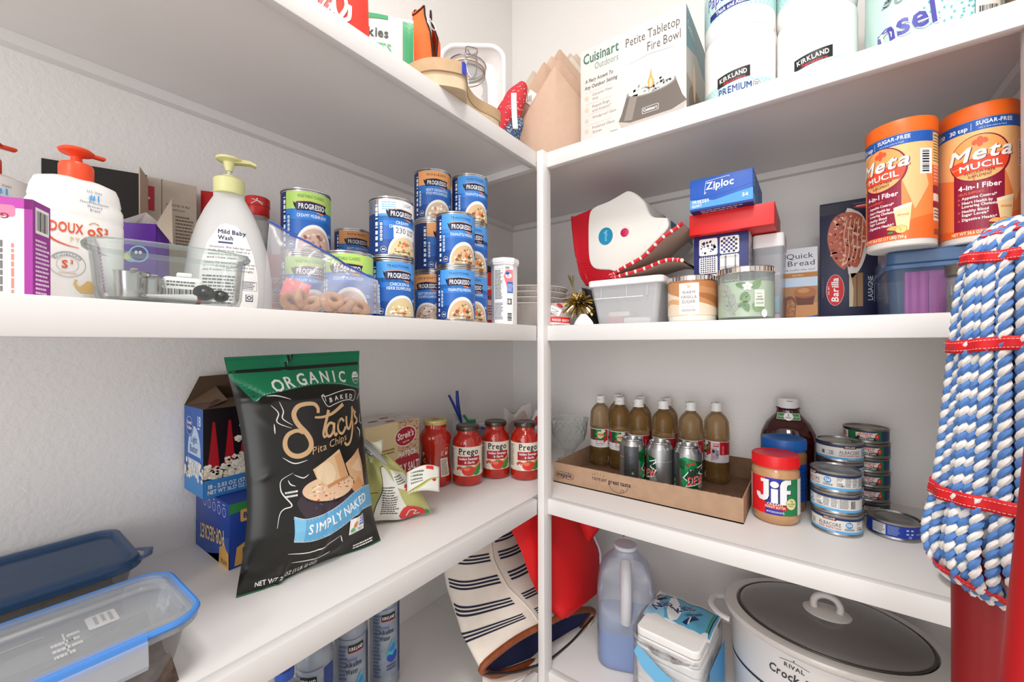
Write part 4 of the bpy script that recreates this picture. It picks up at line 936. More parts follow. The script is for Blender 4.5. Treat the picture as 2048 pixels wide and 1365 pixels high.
for k in range(150):
    x, y = rr.uniform(.018, .080), rr.uniform(.128, .248)
    if ((x-.048)/.032)**2+((y-.19)/.062)**2 < 1: a.ell(x, y, rr.uniform(.002, .005), rr.uniform(.0015, .0035), rr.choice((P('#e8a888'), P('#c8684a'), P('#a03c28'), P('#f0d0c0'), P('#d88060'))), 4+k % 3, rot=rr.uniform(0, 3), n=9)
for k in range(5): a.stroke([(.040+.008*k, .13+.004*k), (.047+.007*k, .165), (.044+.008*k, .20), (.05+.007*k, .235)], .0016, P('#f0c8a8'), 8)
a.ell(.028, .076, .0165, .036, P('#e8d8d8'), 2, n=36); a.ell(.028, .076, .0158, .0353, P('#c8141e'), 3, n=36); a.text('Barilla', .034, .076, .0125, WHITE, 1, sh=.12, l=4, rot=PI/2, width=.057); a.text('DAL 1877', .0175, .076, .0028, WHITE, 0, l=4, rot=PI/2, width=.02)
a.rrect(.0535, .036, .0775, .112, .001, P('#8a6230', .3), 2); a.poly([(.0535, .036), (.060, .036), (.061, .075), (.056, .112), (.0535, .112)], P('#c8b496', .3), 3); a.rect(.066, .036, .068, .112, P('#6a4820'), 3)
a.text('LASAGNE', .0945, .076, .0085, P('#c8ccd8'), 0, l=3, rot=PI/2, width=.056); a.fine(.0965, .045, .0985, .105, 1, P('#8a90b0'), 2, vert=True); a.rect(.080, .004, .0935, .0125, WHITE, 2); a.rect(.082, .0055, .087, .011, BLACK, 3); a.rect(.0885, .0055, .092, .011, P('#2a6a3a'), 3); a.fine(.005, .06, .008, .12, 1, P('#5a3050'), 2, vert=True)
put(a, 'box_print', t, on_front(0, 0))

# blue bin with lid, two fibre canisters on it, jar in front
t = thing('blue_storage_bin', 'translucent blue bin with lid under the orange canisters', 'bin', (.1030, .995, ZM), 0)
BLU = FILM('#8fb4e4', .14, .12, 'blue_clear_plastic'); BLU2 = FILM('#5a88c0', .42, .15, 'blue_lid_plastic')
BW = .172
g = G(); tub(g, .004, .004, BW-.004, .205, .0005, .092, .006, .012, BLU); g.build('bin_body', t)
g = G(); slab(g, 0, 0, BW, .209, .084, .092, .014, BLU2, 6, .001); slab(g, .004, .004, BW-.004, .205, .092, .117, .013, BLU2, 6, .003); g.build('bin_lid', t)
t = thing('pink_folder', 'pink striped photo case standing inside the blue bin', 'case', (.132, 1.012, ZM+.002), 0)
G().box(0, 0, 0, .128, .02, .078, P('#ee6aa0', .5), .001).build('case_body', t)
a = Art()
for k in range(3): a.rect(.004+.011*k, 0, .009+.011*k, .078, P('#d84a90'), 1)
for k in range(3): a.stroke([(.030+.008*k, .0), (.030+.008*k, .070-.009*k), (.128, .074-.009*k)], .0007, P('#e08ac0'), 1, sm=0)
a.rect(.054, .002, .128, .046, P('#1c3a58'), 2); a.stroke([(.056, .004), (.066, .022), (.088, .038)], .0016, P('#b8c0c0'), 3); a.poly([(.074, .004), (.080, .020), (.09, .034), (.110, .036), (.112, .004)], P('#a8b0a0'), 3, sm=3); a.poly([(.082, .006), (.09, .018), (.1, .024), (.104, .006)], P('#4a5a4a'), 4, sm=2)
put(a, 'case_print', t, on_front(0, 0))
MORG, MPEA, MMAR, MBLU = P('#ec6a28', .38), P('#f0b878', .38), P('#8c1838', .38), P('#1c55a8', .38)
def fibre_can(label, c, z, h, r, off, seed):
    t = thing('fibre_canister', label, 'canister', (*c, z), face(c, off), 'orange fibre canisters on the blue bin')
    G().lathe([(0, 0), (r-.003, 0), (r-.0008, .002), (r-.0004, .012), (r-.0004, h-.024), (0, h-.024)], P('#d8d4ce', .4), 56).build('canister_body', t)
    G().lathe([(0, h-.025), (r+.0008, h-.025), (r+.0012, h-.023), (r+.0012, h-.005), (r, h-.001), (r-.004, h), (0, h)], P('#e8661a', .4, name='orange_lid'), 56).build('lid', t)
    lab = G().lathe([(r, .011), (r, h-.0255)], P('#f0903c', .38), 64, caps=False).build('label', t)
    a = Art(); A = r*2.3; a.clip = (-A, .011, A, h-.0256); k = h/.22
    a.rect(-A, .011, A, h-.026, P('#ee8444', .38), 1); a.poly([(-A, .20), (A, .20), (A, .12), (.03, .15), (-.01, .10), (-A, .13)], MPEA, 1.3); a.poly([(.02, .14), (.05, .17), (.065, .10), (.045, .06)], P('#f8b880', .38), 1.6); a.poly([(-A, .011), (A, .011), (A, .06), (.045, .045), (-.01, .02), (-A, .03)], MORG, 1.5)
    a.rect(-A, h-.044, A, h-.026, MBLU, 2); a.text('SUGAR-FREE', .0175, h-.0355, .0062, WHITE, 1, l=3, width=.044); a.text('not a low-calorie food', .0145, h-.0415, .0030, P('#c0d4f0'), 0, l=3, width=.032, sh=.2); a.text('30 tsp', -.025, h-.040, .0068, WHITE, 1, l=3, width=.024); a.rect(-.0098, h-.042, -.0094, h-.030, WHITE, 3); a.text('230', -.0525, h-.040, .0068, WHITE, 1, l=3)
    a.rect(-.0305, .020, .028, .125, MMAR, 2); a.ell(0, .1355, .0365, .0385, P('#7a1430'), 3, n=40); a.ell(-.0008, .1360, .0345, .0365, P('#f0a05a'), 4, n=40); a.ell(-.0008, .1360, .0345, .0365, P('#e84a2c'), 4.5, n=24, a0=-2.75, a1=-.05); a.ell(-.0008, .1360, .0345, .0365, P('#f6b070'), 5, n=20, a0=-2.45, a1=-.62); a.poly([(-.033, .124), (.033, .132), (.034, .142), (-.034, .133)], P('#e84a2c'), 4.6)
    for x, y in ((0, .1655), (-.0055, .1615), (.0055, .1625), (0, .158)): a.ell(x, y, .0034, .0046, P('#e05a34'), 5, rot=x*60)
    for dx, m, l in ((.0012, P('#5a1024'), 6), (0, WHITE, 7)):
        a.text('Meta', .000+dx, .1335-dx*.6, .0225, m, 1, sh=.26, l=l, width=.080, rot=.06, sp=.03); a.text('MUCIL', .001+dx*.5, .1185-dx*.4, .0098, m, 1, l=l, width=.050, rot=.05)
    a.text('PSYLLIUM FIBER', 0, .1108, .0042, P('#5a2418'), 1, l=7, width=.034, rot=.05); a.text('SUPPLEMENT', .0, .1048, .0042, P('#5a2418'), 1, l=7, width=.026, rot=.05)
    a.text('4-in-1 Fiber', .0, .0865, .0080, WHITE, 1, l=4, width=.049); a.text('HELPS SUPPORT:', -.010, .0788, .0036, P('#e86a4a'), 1, l=4, width=.029)
    y = .0715
    for q, b in (('Appetite Control*', 1), ('Heart Health by', 1), ('Lowering Cholesterol*', 0), ('Healthy Blood', 1), ('Sugar Levels*', 0), ('Digestive Health*', 1)):
        a.text(q, -.0205, y, .0043, WHITE, 1, l=4, al='l', width=.0023*len(q))
        if b: a.poly([(-.0255, y), (-.0222, y), (-.0238, y+.0034)], P('#e8603a'), 4)
        y -= .0078 if q[0] in 'ALSD' or q.endswith('*') else .0060
    a.poly([(.018, .066), (.041, .072), (.037, .026), (.023, .024)], P('#f6d8a0', .3), 5); a.text('ORANGE', .030, .051, .0034, P('#e8683a'), 1, l=6, width=.015); a.poly([(.018, .066), (.041, .072), (.0405, .066), (.0185, .060)], P('#fae8c8', .3), 6)
    a.ell(.0185, .0275, .010, .0075, P('#f4b060'), 7, a0=0, a1=PI, rot=-.3); a.ell(.0275, .0285, .0075, .007, P('#f8c878'), 7); a.ring(.0275, .0285, .0072, .0067, .0008, P('#f09038'), 8); a.ell(.014, .0245, .004, .0018, P('#5a8a3a'), 8)
    a.text('NET WT 26.6 OZ (1.7 LBS) 754 g', .0, .0135, .0048, P('#f8e8d0'), 1, l=3, width=.068)
    x = .052; a.rect(x, .118, x+.019, .160, WHITE, 3); a.bars(x+.003, .121, x+.014, .157, BLACK, 4, 22, vert=False)
    x = .0735; a.rect(x, .134, x+.03, .187, P('#f0c878'), 3); a.text('Supplement Facts', x+.013, .181, .0038, P('#5a2418'), 1, l=4, width=.023); a.fine(x+.001, .136, x+.028, .178, 9, P('#8a5a2a'), 4)
    a.rect(x, .100, x+.03, .132, P('#e8603a'), 3); a.fine(x+.002, .102, x+.028, .130, 5, P('#f4b090'), 4); a.rect(x, .086, x+.03, .099, MMAR, 3); a.rrect(x+.001, .073, x+.03, .085, .001, P('#f0e0d0'), 3); a.rect(x, .062, x+.03, .072, MMAR, 3); a.rrect(x+.001, .040, x+.03, .061, .001, P('#f0d8c4'), 3); a.fine(x+.002, .042, x+.028, .058, 3, P('#8a5a4a'), 4); a.fine(x+.002, .016, x+.028, .026, 4, P('#5a3028'), 4)
    put(a, 'label_print', lab, on_cyl(r), su=.0045, lift=.00008)
    return t
zbin = ZM+.1172
m1, m2 = (.1245, .9960), (.2245, 1.0285)
fibre_can('orange fibre canister on the blue bin, left one, its barcode showing', m1, zbin, .216, .0465, -33, 1)
fibre_can('orange fibre canister on the blue bin, right one, its front label fully showing', m2, zbin, .224, .0462, 3, 2)
jc = (.2030, .9640)
t = thing('metal_lid_jar', 'clear glass jar with brushed metal lid half hidden behind the mop', 'jar', (*jc, ZM), face(jc))
G().lathe([(0, 0), (.026, 0), (.028, .003), (.028, .055), (.025, .060), (.025, .064)], FILM('#cfd4d2', .22, .05), 36, caps=False).build('glass_body', t)
G().lathe([(0, .062), (.0295, .062), (.030, .064), (.030, .078), (.028, .0795), (0, .0795)], P('#a89c92', .35, 1.0), 36).build('lid', t)
G().lathe([(0, .003), (.025, .003), (.025, .03), (0, .033)], P('#4a5638', .8, bump=.5), 24).build('jar_contents', t)
# ================================================================ third shelf, left run
# two food containers at the near end
def food_box(label, x0, x1, y1, lidm, tubm, gasket, clip):
    t = thing('food_container', label, 'container', (x0, y1, ZL), 0)
    w, dpt, h = x1-x0, .27, .082
    g = G(); tub(g, .008, -dpt+.008, w-.008, -.008, .0005, h-.010, .016, .030, tubm, n=8); g.build('tub', t)
    g = G()
    slab(g, 0, -dpt, w, 0, h-.013, h-.004, .034, lidm, 10, .002)
    R = []
    for e, z in ((.002, h-.004), (.004, h+.002), (.012, h+.003), (.016, h-.003), (.022, h-.009)):
        p = []; rad = .034-e
        for cx, cy, a_ in ((w-.034, -dpt+.034, -PI/2), (w-.034, -.034, 0), (.034, -.034, PI/2), (.034, -dpt+.034, PI)):
            p += [(cx+rad*math.cos(a_+PI/2*i/10), cy+rad*math.sin(a_+PI/2*i/10), z) for i in range(11)]
        R.append(p)
    m = len(R[0]); vs = sum(R, []); g.add(vs, [(j*m+i, j*m+(i+1) % m, (j+1)*m+(i+1) % m, (j+1)*m+i) for j in range(4) for i in range(m)], lidm); g.add(R[-1], [tuple(range(m))], lidm, False)
    g.build('lid', t)
    if gasket:
        p = []
        for cx, cy, a_ in ((w-.034, -dpt+.034, -PI/2), (w-.034, -.034, 0), (.034, -.034, PI/2), (.034, -dpt+.034, PI)):
            p += [(cx+.0325*math.cos(a_+PI/2*i/10), cy+.0325*math.sin(a_+PI/2*i/10), h-.0015) for i in range(11)]
        G().tube(p, .0042, P('#4a86d0', .4, name='blue_seal'), 8, closed=True).build('seal_ring', t)
    if clip:
        g = G(); g.prism([(w+.001, h-.002), (w+.007, h-.004), (w+.009, h-.028), (w+.006, h-.034), (w+.003, h-.030), (w+.004, h-.010)], -dpt+.05, -.055, FILM('#dfe4ec', .35, .2), 'y'); g.build('side_clip', t)
        G().prism([(w-.010, h+.002), (w+.0045, h+.001), (w+.0055, h-.009), (w-.010, h-.007)], -dpt+.05, -.055, P('#4a86d0', .4, name='blue_seal'), 'y').build('clip_hinge', t)
    return t
t = food_box('blue lidded food container with dark ground contents against the left wall', -.990, -.806, .172, FILM('#2a6298', .36, .14, 'blue_lid_plastic2'), FILM('#c9c4be', .22, .12), False, False)
g = G(); g.tube([(.172, -.010, .078), (.168, .004, .081), (.150, .009, .082), (.125, -.001, .079)], [.004, .006, .006, .003], FILM('#2a6298', .36, .14, 'blue_lid_plastic2'), 8, flat=.4); g.build('lift_tab', t)
a = Art(); em = P('#123a66', .35)
a.stroke([(.070, -.20), (.070, -.125), (.10, -.165), (.10, -.09)], .002, em, 1, sm=0); a.stroke([(.060, -.20), (.060, -.10)], .0015, em, 1, sm=0); a.stroke([(.116, -.24), (.116, -.07)], .002, em, 1, sm=0); a.text('ZL', .105, -.16, .03, em, 0, rot=PI/2)
put(a, 'lid_print', t, on_top(0, 0, .0735), lift=.0003)
dirt = P('#2c211c', .95, bump=1.0, bs=160, c2='#4a3830', ns=90, name='dark_ground_coffee')
def heap(name, t, w, dpt, z, seed, mat=dirt):
    rr = random.Random(seed); ph = [rr.uniform(0, 6) for _ in range(4)]
    g = G(); f = lambda u, v: (.021+(w-.042)*u, -dpt+.021+(dpt-.042)*v, z*(.8+.16*math.sin(5*u+ph[0])*math.cos(6*v+ph[1])+.1*math.sin(13*u+9*v+ph[2])) if 0 < u < 1 and 0 < v < 1 else .002)
    g.grid(f, 24, 34, mat); o = g.build(name, t); o['kind'] = 'stuff'
heap('ground_contents', t, .184, .27, .052, 1)
t = food_box('clear snap-lid container with blue seal and brown contents, nearest the shelf edge', -.748, -.590, .180, FILM('#e2e6ea', .22, .10), FILM('#e6e8ea', .12, .06), True, True)
heap('ground_contents', t, .158, .27, .046, 5, P('#6a564c', .95, bump=1.0, bs=160, c2='#4a3a32', ns=90, name='brown_ground_coffee'))
a = Art(); wm = P('#e6e4e2', .4); a.rrect(.045, -.088, .078, -.062, .003, wm, 1); a.fine(.049, -.085, .074, -.066, 3, P('#a8a4a2'), 2)
a.fine(.078, -.118, .118, -.1, 3, wm, 1, vert=True); a.rect(.06, -.108, .112, -.1065, wm, 1); a.fine(.066, -.105, .104, -.094, 3, wm, 1, vert=True); a.stroke([(.05, -.12), (.05, -.21), (.056, -.216), (.085, -.216)], .0014, wm, 1)
put(a, 'lid_print', t, on_top(0, 0, .0735), lift=.0003)

# popcorn boxes
t = carton('popcorn_box', 'blue popcorn box lying upside down on the shelf under another popcorn box', 'box', (-1.005, .2895, ZL), .1680, .125, .1165, 0, P('#1c3f96', .4))
a = Art(); W_, H_ = .168, .1165; a.poly([(0, 0), (W_, 0), (W_, H_*.5), (.08, .035), (0, .05)], P('#2a55b0'), 1); a.poly([(.06, 0), (W_, 0), (W_, .03)], P('#14307a'), 1)
yl = P('#f0d28a', .45); a.text('POP·SECRET'.replace('·', '-'), .082, .055, .026, P('#7a4a14'), 1, l=2, rot=PI+.12, width=.125, xs=1); a.text('POP-SECRET', .083, .056, .026, yl, 1, l=3, rot=PI+.12, width=.125)
for k in range(5): a.ring(.05+.024*k, .098, .007, .008, .0013, P('#c8d4f0'), 2); a.fine(.044+.024*k, .108, .056+.024*k, .112, 1, P('#c8d4f0'), 2)
a.poly([(.120, 0), (.166, 0), (.166, .028), (.155, .032), (.148, .040), (.138, .036), (.124, .030)], P('#e8b25a'), 2); a.text('BUTTER', .144, .012, .007, P('#5a3a1a'), 1, l=3, rot=PI, width=.028); a.fine(.01, .008, .04, .02, 3, P('#4a70c0'), 2)
put(a, 'front_print', t, on_front(0, 0))
a = Art(); a.poly([(0, .098), (.125, .108), (.125, .1165), (0, .1165)], P('#3a8a4a'), 1); a.rrect(.018, .080, .09, .102, .003, P('#e8b25a'), 2); a.text('BUTTER', .045, .086, .010, P('#1a2a6a'), 1, l=3, width=.045); a.poly([(.008, .004), (.075, .004), (.07, .04), (.03, .044), (.012, .036)], P('#e8b25a'), 2); a.text('12', .030, .010, .022, P('#1a3a8a'), 1, l=3, width=.028); a.fine(.048, .012, .07, .034, 3, P('#1a3a8a'), 3)
put(a, 'side_print', t, on_right(W_, 0))
t = thing('popcorn_box', 'open butter popcorn box with red curtain print stacked on the upside-down box', 'box', (-1.006, .2715, ZL+.1170), 0)
sk = P('#1d3f86', .4); g = G(); W_, D_, H_ = .1025, .165, .165
for q in ((0, 0, 0, W_, .001, H_), (0, D_-.001, 0, W_, D_, H_), (0, 0, 0, .001, D_, H_), (W_-.001, 0, 0, W_, D_, H_), (0, 0, 0, W_, D_, .001)): g.box(*q, sk)
g.build('box_body', t)
kr = P('#5e4836', .75)
G().add([(0, 0, H_), (0, D_, H_), (.012, D_-.01, H_+.060), (.016, .02, H_+.056)], [(0, 1, 2, 3)], kr, False).build('top_flap', t)
G().add([(0, .001, H_), (W_, .001, H_), (W_-.02, .046, H_+.012), (.01, .05, H_+.034)], [(0, 1, 2, 3)], P('#6a5442', .75), False).build('top_flap', t)
G().add([(W_, .004, H_), (W_, D_, H_), (W_-.045, D_-.02, H_+.018), (W_-.04, .03, H_+.012)], [(0, 1, 2, 3)], kr, False).build('top_flap', t)
def popcorn(a, u0, v0, u1, v1, n, seed, l=3, s=.006):
    rr = random.Random(seed)
    for k in range(n):
        x, y = rr.uniform(u0, u1), rr.uniform(v0, v1); q = s*rr.uniform(.6, 1.1)
        for j in range(4): a.ell(x+q*.55*math.cos(j*1.6+k), y+q*.5*math.sin(j*1.6+k), q*.55, q*.5, rr.choice((P('#efe6d6', .5), P('#e6dac4', .5), P('#f6f0e6', .5), P('#d8c8ac', .5))), l+(k % 5)*.6+j*.1, n=8)
a = Art(clip=(0, 0, W_, H_)); a.rect(0, 0, W_, H_, P('#2c5aa6'), 1); a.ell(.055, .075, .035, .055, P('#b8cce4'), 1.4); a.rect(0, 0, W_, .035, P('#3f86c8'), 2); popcorn(a, .002, .03, .1, .062, 40, 3, 3)
a.ell(.030, .128, .021, .021, P('#1e4a9c'), 2); a.ring(.030, .128, .018, .018, .001, P('#c8d8f0'), 3); a.text('Great', .030, .131, .007, WHITE, 1, l=4, width=.026); a.text('Value', .030, .121, .007, WHITE, 1, l=4, width=.026); a.text('Light', .055, .098, .013, P('#2a4a8a'), 0, l=4, width=.034); a.text('Butter', .054, .079, .014, P('#2a4a8a'), 0, l=4, width=.044); a.poly([(.022, .066), (.09, .064), (.088, .073), (.02, .075)], P('#2a62b0'), 2); a.text('18', .082, .132, .018, P('#c8daf4'), 1, l=4, width=.022); a.fine(.074, .122, .09, .129, 1, P('#c8daf4'), 4)
put(a, 'front_print', t, on_front(0, 0))
a = Art(clip=(0, 0, D_, H_)); a.rect(0, .03, D_, H_, P('#170d14', .4), 1)
for k in range(6): a.poly([(.006+.026*k, .05), (.026+.026*k, .05), (.0235+.026*k, .085), (.0185+.026*k, .140), (.0150+.026*k, .140), (.010+.026*k, .085)], P('#b41626', .4), 2)
for x, y in ((.075, .155), (.092, .146), (.066, .128), (.085, .115), (.055, .102), (.082, .092), (.100, .135)): popcorn(a, x-.002, y-.002, x+.003, y+.003, 3, int(x*999), 4, .007)
popcorn(a, .0, .034, .14, .058, 60, 6, 4, .007); popcorn(a, .03, .05, .12, .070, 40, 8, 4, .007)
a.rect(0, 0, D_, .033, P('#3a82c8'), 9); a.text('18 - 2.03 OZ (57.61g) BAGS', .006, .0165, .0072, WHITE, 1, al='l', l=10, width=.105); a.text('NET WT 36.57 OZ (2 LB 4.57 OZ)', .006, .0062, .0072, WHITE, 1, al='l', l=10, width=.112)
put(a, 'side_print', t, on_right(W_, 0), lift=.0001)

# the big black chip bag
BL, BR, TL, TR = Vector((-.7366, .2641, ZL+.001)), Vector((-.7149, .5157, ZL+.001)), Vector((-.81, .2734, 1.578)), Vector((-.789, .5186, 1.5856))
BW_, BH_ = .2525, .3866
_rb = random.Random(21)
FOLDS = [(_rb.uniform(0, 1), _rb.uniform(0, 1), _rb.uniform(-1, 1), _rb.uniform(.05, .12)) for _ in range(26)]
def bagP(s, t, side=1):
    si = math.sin(PI*max(0, min(1, s))); ti = math.sin(PI*max(0, min(1, t)))
    inset_l = .118*max(0, math.sin(PI*min(1, t*1.0)))**1.3*(1-.35*t); inset_r = .060*ti
    s2 = inset_l + s*(1-inset_l-inset_r)
    p = (BL*(1-s2)+BR*s2)*(1-t)+(TL*(1-s2)+TR*s2)*t
    th = (.046 if side > 0 else .020)*si**.62*min(1, ti*1.6)**.75
    w = 0
    for (a_, b_, c_, d_) in FOLDS:
        q = ((s-a_)*math.cos(c_*3)+(t-b_)*1.5*math.sin(c_*3)); e = (-(s-a_)*math.sin(c_*3)+(t-b_)*1.5*math.cos(c_*3))
        edge = 1-.75*math.exp(-((min(s, 1-s)/.13)**2)-0) if False else .35+1.3*math.exp(-(min(s, 1-s, t*1.2, (1-t)*1.2)/.14)**2)
        w += .0036*c_*math.exp(-(q/.022)**2-(e/d_)**2)*edge*1.6
    if t > .93: th *= .2
    p = p + Vector((side*th+w*(1 if 0.001 < s < .999 else 0), -.004*math.sin(3*PI*t)*(s-.5), 0))
    if t < .06: p = p + Vector((.006*math.sin(9*s)*(1-t/.06), 0, 0))
    return p
BAGM = P('#15130f', .28, name='black_bag_film')
t = thing('chip_bag', 'big black chip bag with green top leaning against the popcorn boxes', 'bag', tuple(BL), 0)
off = Vector(BL)
g = G(); g.grid(lambda u, v: bagP(u, v)-off, 60, 84, BAGM); g.grid(lambda u, v: bagP(u, v, -1)-off, 24, 30, BAGM, flip=True); g.build('bag_film', t, sharp=0)
def bagmap(u, v, d):
    s, q = u/BW_, v/BH_; p = bagP(s, q); e = .004
    n = (bagP(s+e, q)-bagP(s-e, q)).cross(bagP(s, q+e)-bagP(s, q-e))
    n = n.normalized() if n.length > 1e-12 else Vector((1, 0, 0))
    return p-off+n*(d+.00035)
a = Art(clip=(.0006, .0012, BW_-.0006, BH_-.0006)); gr = P('#0f7a52', .3, name='green_bag_print'); tan = P('#d8b284', .35); wl = P('#eceae6', .4); b2 = P('#5fa8d4', .35)
edge = smooth_path([(0, .352), (.0097, .3345), (.0242, .3082), (.0415, .3168), (.084, .3235), (.1317, .3281), (.1812, .3241), (.2105, .3172), (.2525, .306)], 4)
a.poly(edge+[(BW_, BH_), (0, BH_)], gr, 1)
for k in range(len(edge)-1):
    if k > 8: a.ell(*[edge[k][i]*.5+edge[k+1][i]*.5+(0, .0022)[i] for i in (0, 1)], .0009, .0006, wl, 2, n=6); a.ell(edge[k][0], edge[k][1]+.0022, .0009, .0006, wl, 2, n=6)
for ch, x, y, r_ in (('O', .0685, .3225, .22), ('R', .0885, .3265, .16), ('G', .1105, .3295, .09), ('A', .1325, .331, .02), ('N', .156, .3308, -.04), ('I', .1765, .3295, -.08), ('C', .196, .3272, -.12)): a.text(ch, x, y, .0205, wl, 1, l=3, rot=r_, xs=.85)
a.ell(.2345, .3325, .0105, .0125, WHITE, 3, n=26); a.ell(.2345, .3325, .0095, .0115, gr, 4, n=26); a.ell(.2345, .3325, .0095, .0115, WHITE, 5, n=16, a0=0, a1=PI); a.text('USDA', .2345, .3355, .0045, gr, 1, l=6, width=.014); a.text('ORGANIC', .2345, .3265, .0034, WHITE, 1, l=6, width=.015)
a.stroke([(.1379, .3063), (.1481, .2868), (.165, .289), (.185, .2925), (.205, .292), (.2197, .2892), (.2274, .3055), (.205, .3115), (.18, .3105), (.155, .3065), (.144, .3055)], .0014, wl, 2, sm=4, closed=True); a.stroke([(.1379, .3063), (.143, .309), (.1455, .296)], .0012, wl, 2)
for ch, x, y, r_ in (('B', .1575, .2935, .12), ('A', .171, .2955, .06), ('K', .1845, .296, .0), ('E', .1975, .2955, -.06), ('D', .2105, .2935, -.14)): a.text(ch, x, y, .0085, wl, 1, l=3, rot=r_)
for dx, m, l in ((.0012, P('#2a2018', .35), 2), (0, tan, 3)):
    W1 = lambda q: .0058+.0032*math.sin(PI*q)
    a.stroke([(.1255+dx, .2775), (.1265+dx, .286), (.120+dx, .2945), (.104+dx, .2965), (.0895+dx, .2935), (.081+dx, .283), (.0815+dx, .271), (.088+dx, .2582), (.098+dx, .245), (.104+dx, .2327), (.104+dx, .221), (.096+dx, .2115), (.0805+dx, .2074), (.067+dx, .212), (.0595+dx, .2235), (.060+dx, .237), (.0675+dx, .2475), (.082+dx, .2515), (.093+dx, .246)], W1, m, l)
    a.stroke([(.1488+dx, .2800), (.143+dx, .266), (.136+dx, .251), (.1315+dx, .2395), (.133+dx, .2325), (.1395+dx, .236)], lambda q: .0065-.003*q, m, l+.2)
    a.stroke([(.118+dx, .2705), (.135+dx, .2690), (.155+dx, .272), (.172+dx, .279), (.1861+dx, .2860)], lambda q: .0035+.004*q, m, l+.1)
    a.stroke([(.157+dx, .2530), (.149+dx, .2560), (.141+dx, .2500), (.138+dx, .2400), (.142+dx, .2325), (.149+dx, .2345), (.1545+dx, .2430), (.158+dx, .2545), (.1555+dx, .2400), (.158+dx, .2320), (.163+dx, .2350)], .0050, m, l+.3)
    a.stroke([(.184+dx, .2535), (.1775+dx, .2595), (.170+dx, .2560), (.166+dx, .2460), (.168+dx, .2360), (.175+dx, .2320), (.182+dx, .2365), (.187+dx, .2430)], .0050, m, l+.2)
    a.stroke([(.192+dx, .2620), (.1905+dx, .2500), (.1915+dx, .2395), (.197+dx, .2380), (.204+dx, .2480), (.210+dx, .2630), (.212+dx, .2770), (.211+dx, .262), (.2075+dx, .2400), (.201+dx, .2220), (.193+dx, .2110), (.184+dx, .2090), (.1790+dx, .2145)], .0050, m, l+.3)
    a.stroke([(.2175+dx, .272), (.2165+dx, .2655)], .0035, m, l+.2)
    a.stroke([(.2235+dx, .2665), (.2185+dx, .2625), (.2205+dx, .2560), (.2255+dx, .2500), (.2235+dx, .2430), (.2165+dx, .2410)], .0045, m, l+.2)
a.text('Pita Chips', .145, .2120, .0125, tan, 0, l=4, sh=.25, rot=.16, width=.083)
for q in ([(.0443, .3159), (.06, .315), (.0803, .3071)], [(.046, .30), (.0557, .2852), (.0515, .2696), (.0732, .257)], [(.06, .305), (.064, .288), (.061, .275), (.076, .262)], [(.046, .268), (.0455, .25)], [(.0526, .2088), (.0711, .1962), (.0947, .1983)], [(.0674, .1808), (.0479, .1717), (.0455, .157), (.0495, .1462), (.0624, .1275), (.05, .124), (.0431, .1162), (.0398, .095)], [(.0686, .1774), (.0839, .1695), (.0946, .1738)], [(.231, .288), (.240, .296), (.243, .302)], [(.226, .235), (.232, .225), (.229, .214)], [(.24, .26), (.235, .245), (.243, .238)],
         [(.0624, .0483), (.1099, .0377), (.1583, .0495)], [(.1583, .0495), (.1641, .0343)], [(.0727, .0296), (.1169, .0208), (.1389, .0262)], [(.058, .17), (.062, .162), (.07, .158)]): a.stroke(q, lambda z: .0004+.0016*math.sin(PI*z), wl, 2)
a.fine(.052, .138, .074, .151, 2, wl, 2)
ch1, ch2 = P('#e8c49a', .4), P('#c88a58', .4)
a.poly([(.1754, .176), (.2187, .1960), (.226, .16), (.2257, .1219), (.20, .128), (.1852, .1482)], P('#e0b488', .4), 3); a.poly([(.19, .165), (.215, .178), (.222, .150), (.205, .155)], P('#eccca6', .4), 4)
a.poly([(.185, .130), (.21, .145), (.224, .125), (.2, .11)], P('#d49c6a', .4), 4)
a.ell(.1365, .1405, .0590, .0245, P('#2c2228', .3), 3, rot=-.08, n=40); a.poly([(.0775, .139), (.196, .132), (.190, .108), (.17, .095), (.12, .086), (.098, .092), (.0835, .104)], P('#3a2e38', .3), 3, sm=3); a.ell(.1365, .1420, .0560, .0215, P('#e8c4a0', .4), 4, rot=-.08, n=40)
rr = random.Random(31)
for k in range(46):
    q, d = rr.uniform(0, 2*PI), math.sqrt(rr.random()); a.ell(.1365+.050*d*math.cos(q), .1400+.018*d*math.sin(q), rr.uniform(.0008, .003), rr.uniform(.0006, .0016), rr.choice((P('#c83c2c'), P('#d86a48'), P('#3a7a4a'), P('#f4dcc0'))), 5, n=7)
a.stroke([(.098, .146), (.112, .150), (.125, .146), (.118, .140), (.106, .142)], .003, P('#f4dcc0'), 6)
a.poly([(.1027, .1803), (.1632, .2055), (.172, .178), (.1809, .1495), (.155, .147), (.1302, .1417), (.1123, .1532)], ch1, 7); a.poly([(.108, .178), (.135, .189), (.150, .165), (.138, .148), (.118, .155)], P('#f2d8b4', .4), 8, sm=2); a.poly([(.150, .195), (.164, .2), (.174, .17), (.178, .152), (.160, .15)], P('#dca878', .4), 8); a.poly([(.1302, .1417), (.155, .147), (.1809, .1495), (.178, .154), (.15, .152), (.128, .148)], P('#c89060', .4), 9)
for k in range(18): a.ell(.08+rr.random()*.09, .092+rr.random()*.03, .002, .0018, P('#5a4a58', .3), 4, n=5)
rb = [(.0655, .1085), (.085, .1005), (.1085, .1), (.1292, .1024), (.16, .110), (.190, .1185), (.2227, .1207), (.2525, .114), (.2525, .075), (.2218, .0809), (.19, .077), (.16, .0675), (.1294, .0602), (.10, .0595), (.0683, .0672)]
a.poly(rb, b2, 10); a.poly([(.0655, .1085), (.085, .1), (.085, .063), (.0683, .0672)], P('#7cc0e4', .35), 11)
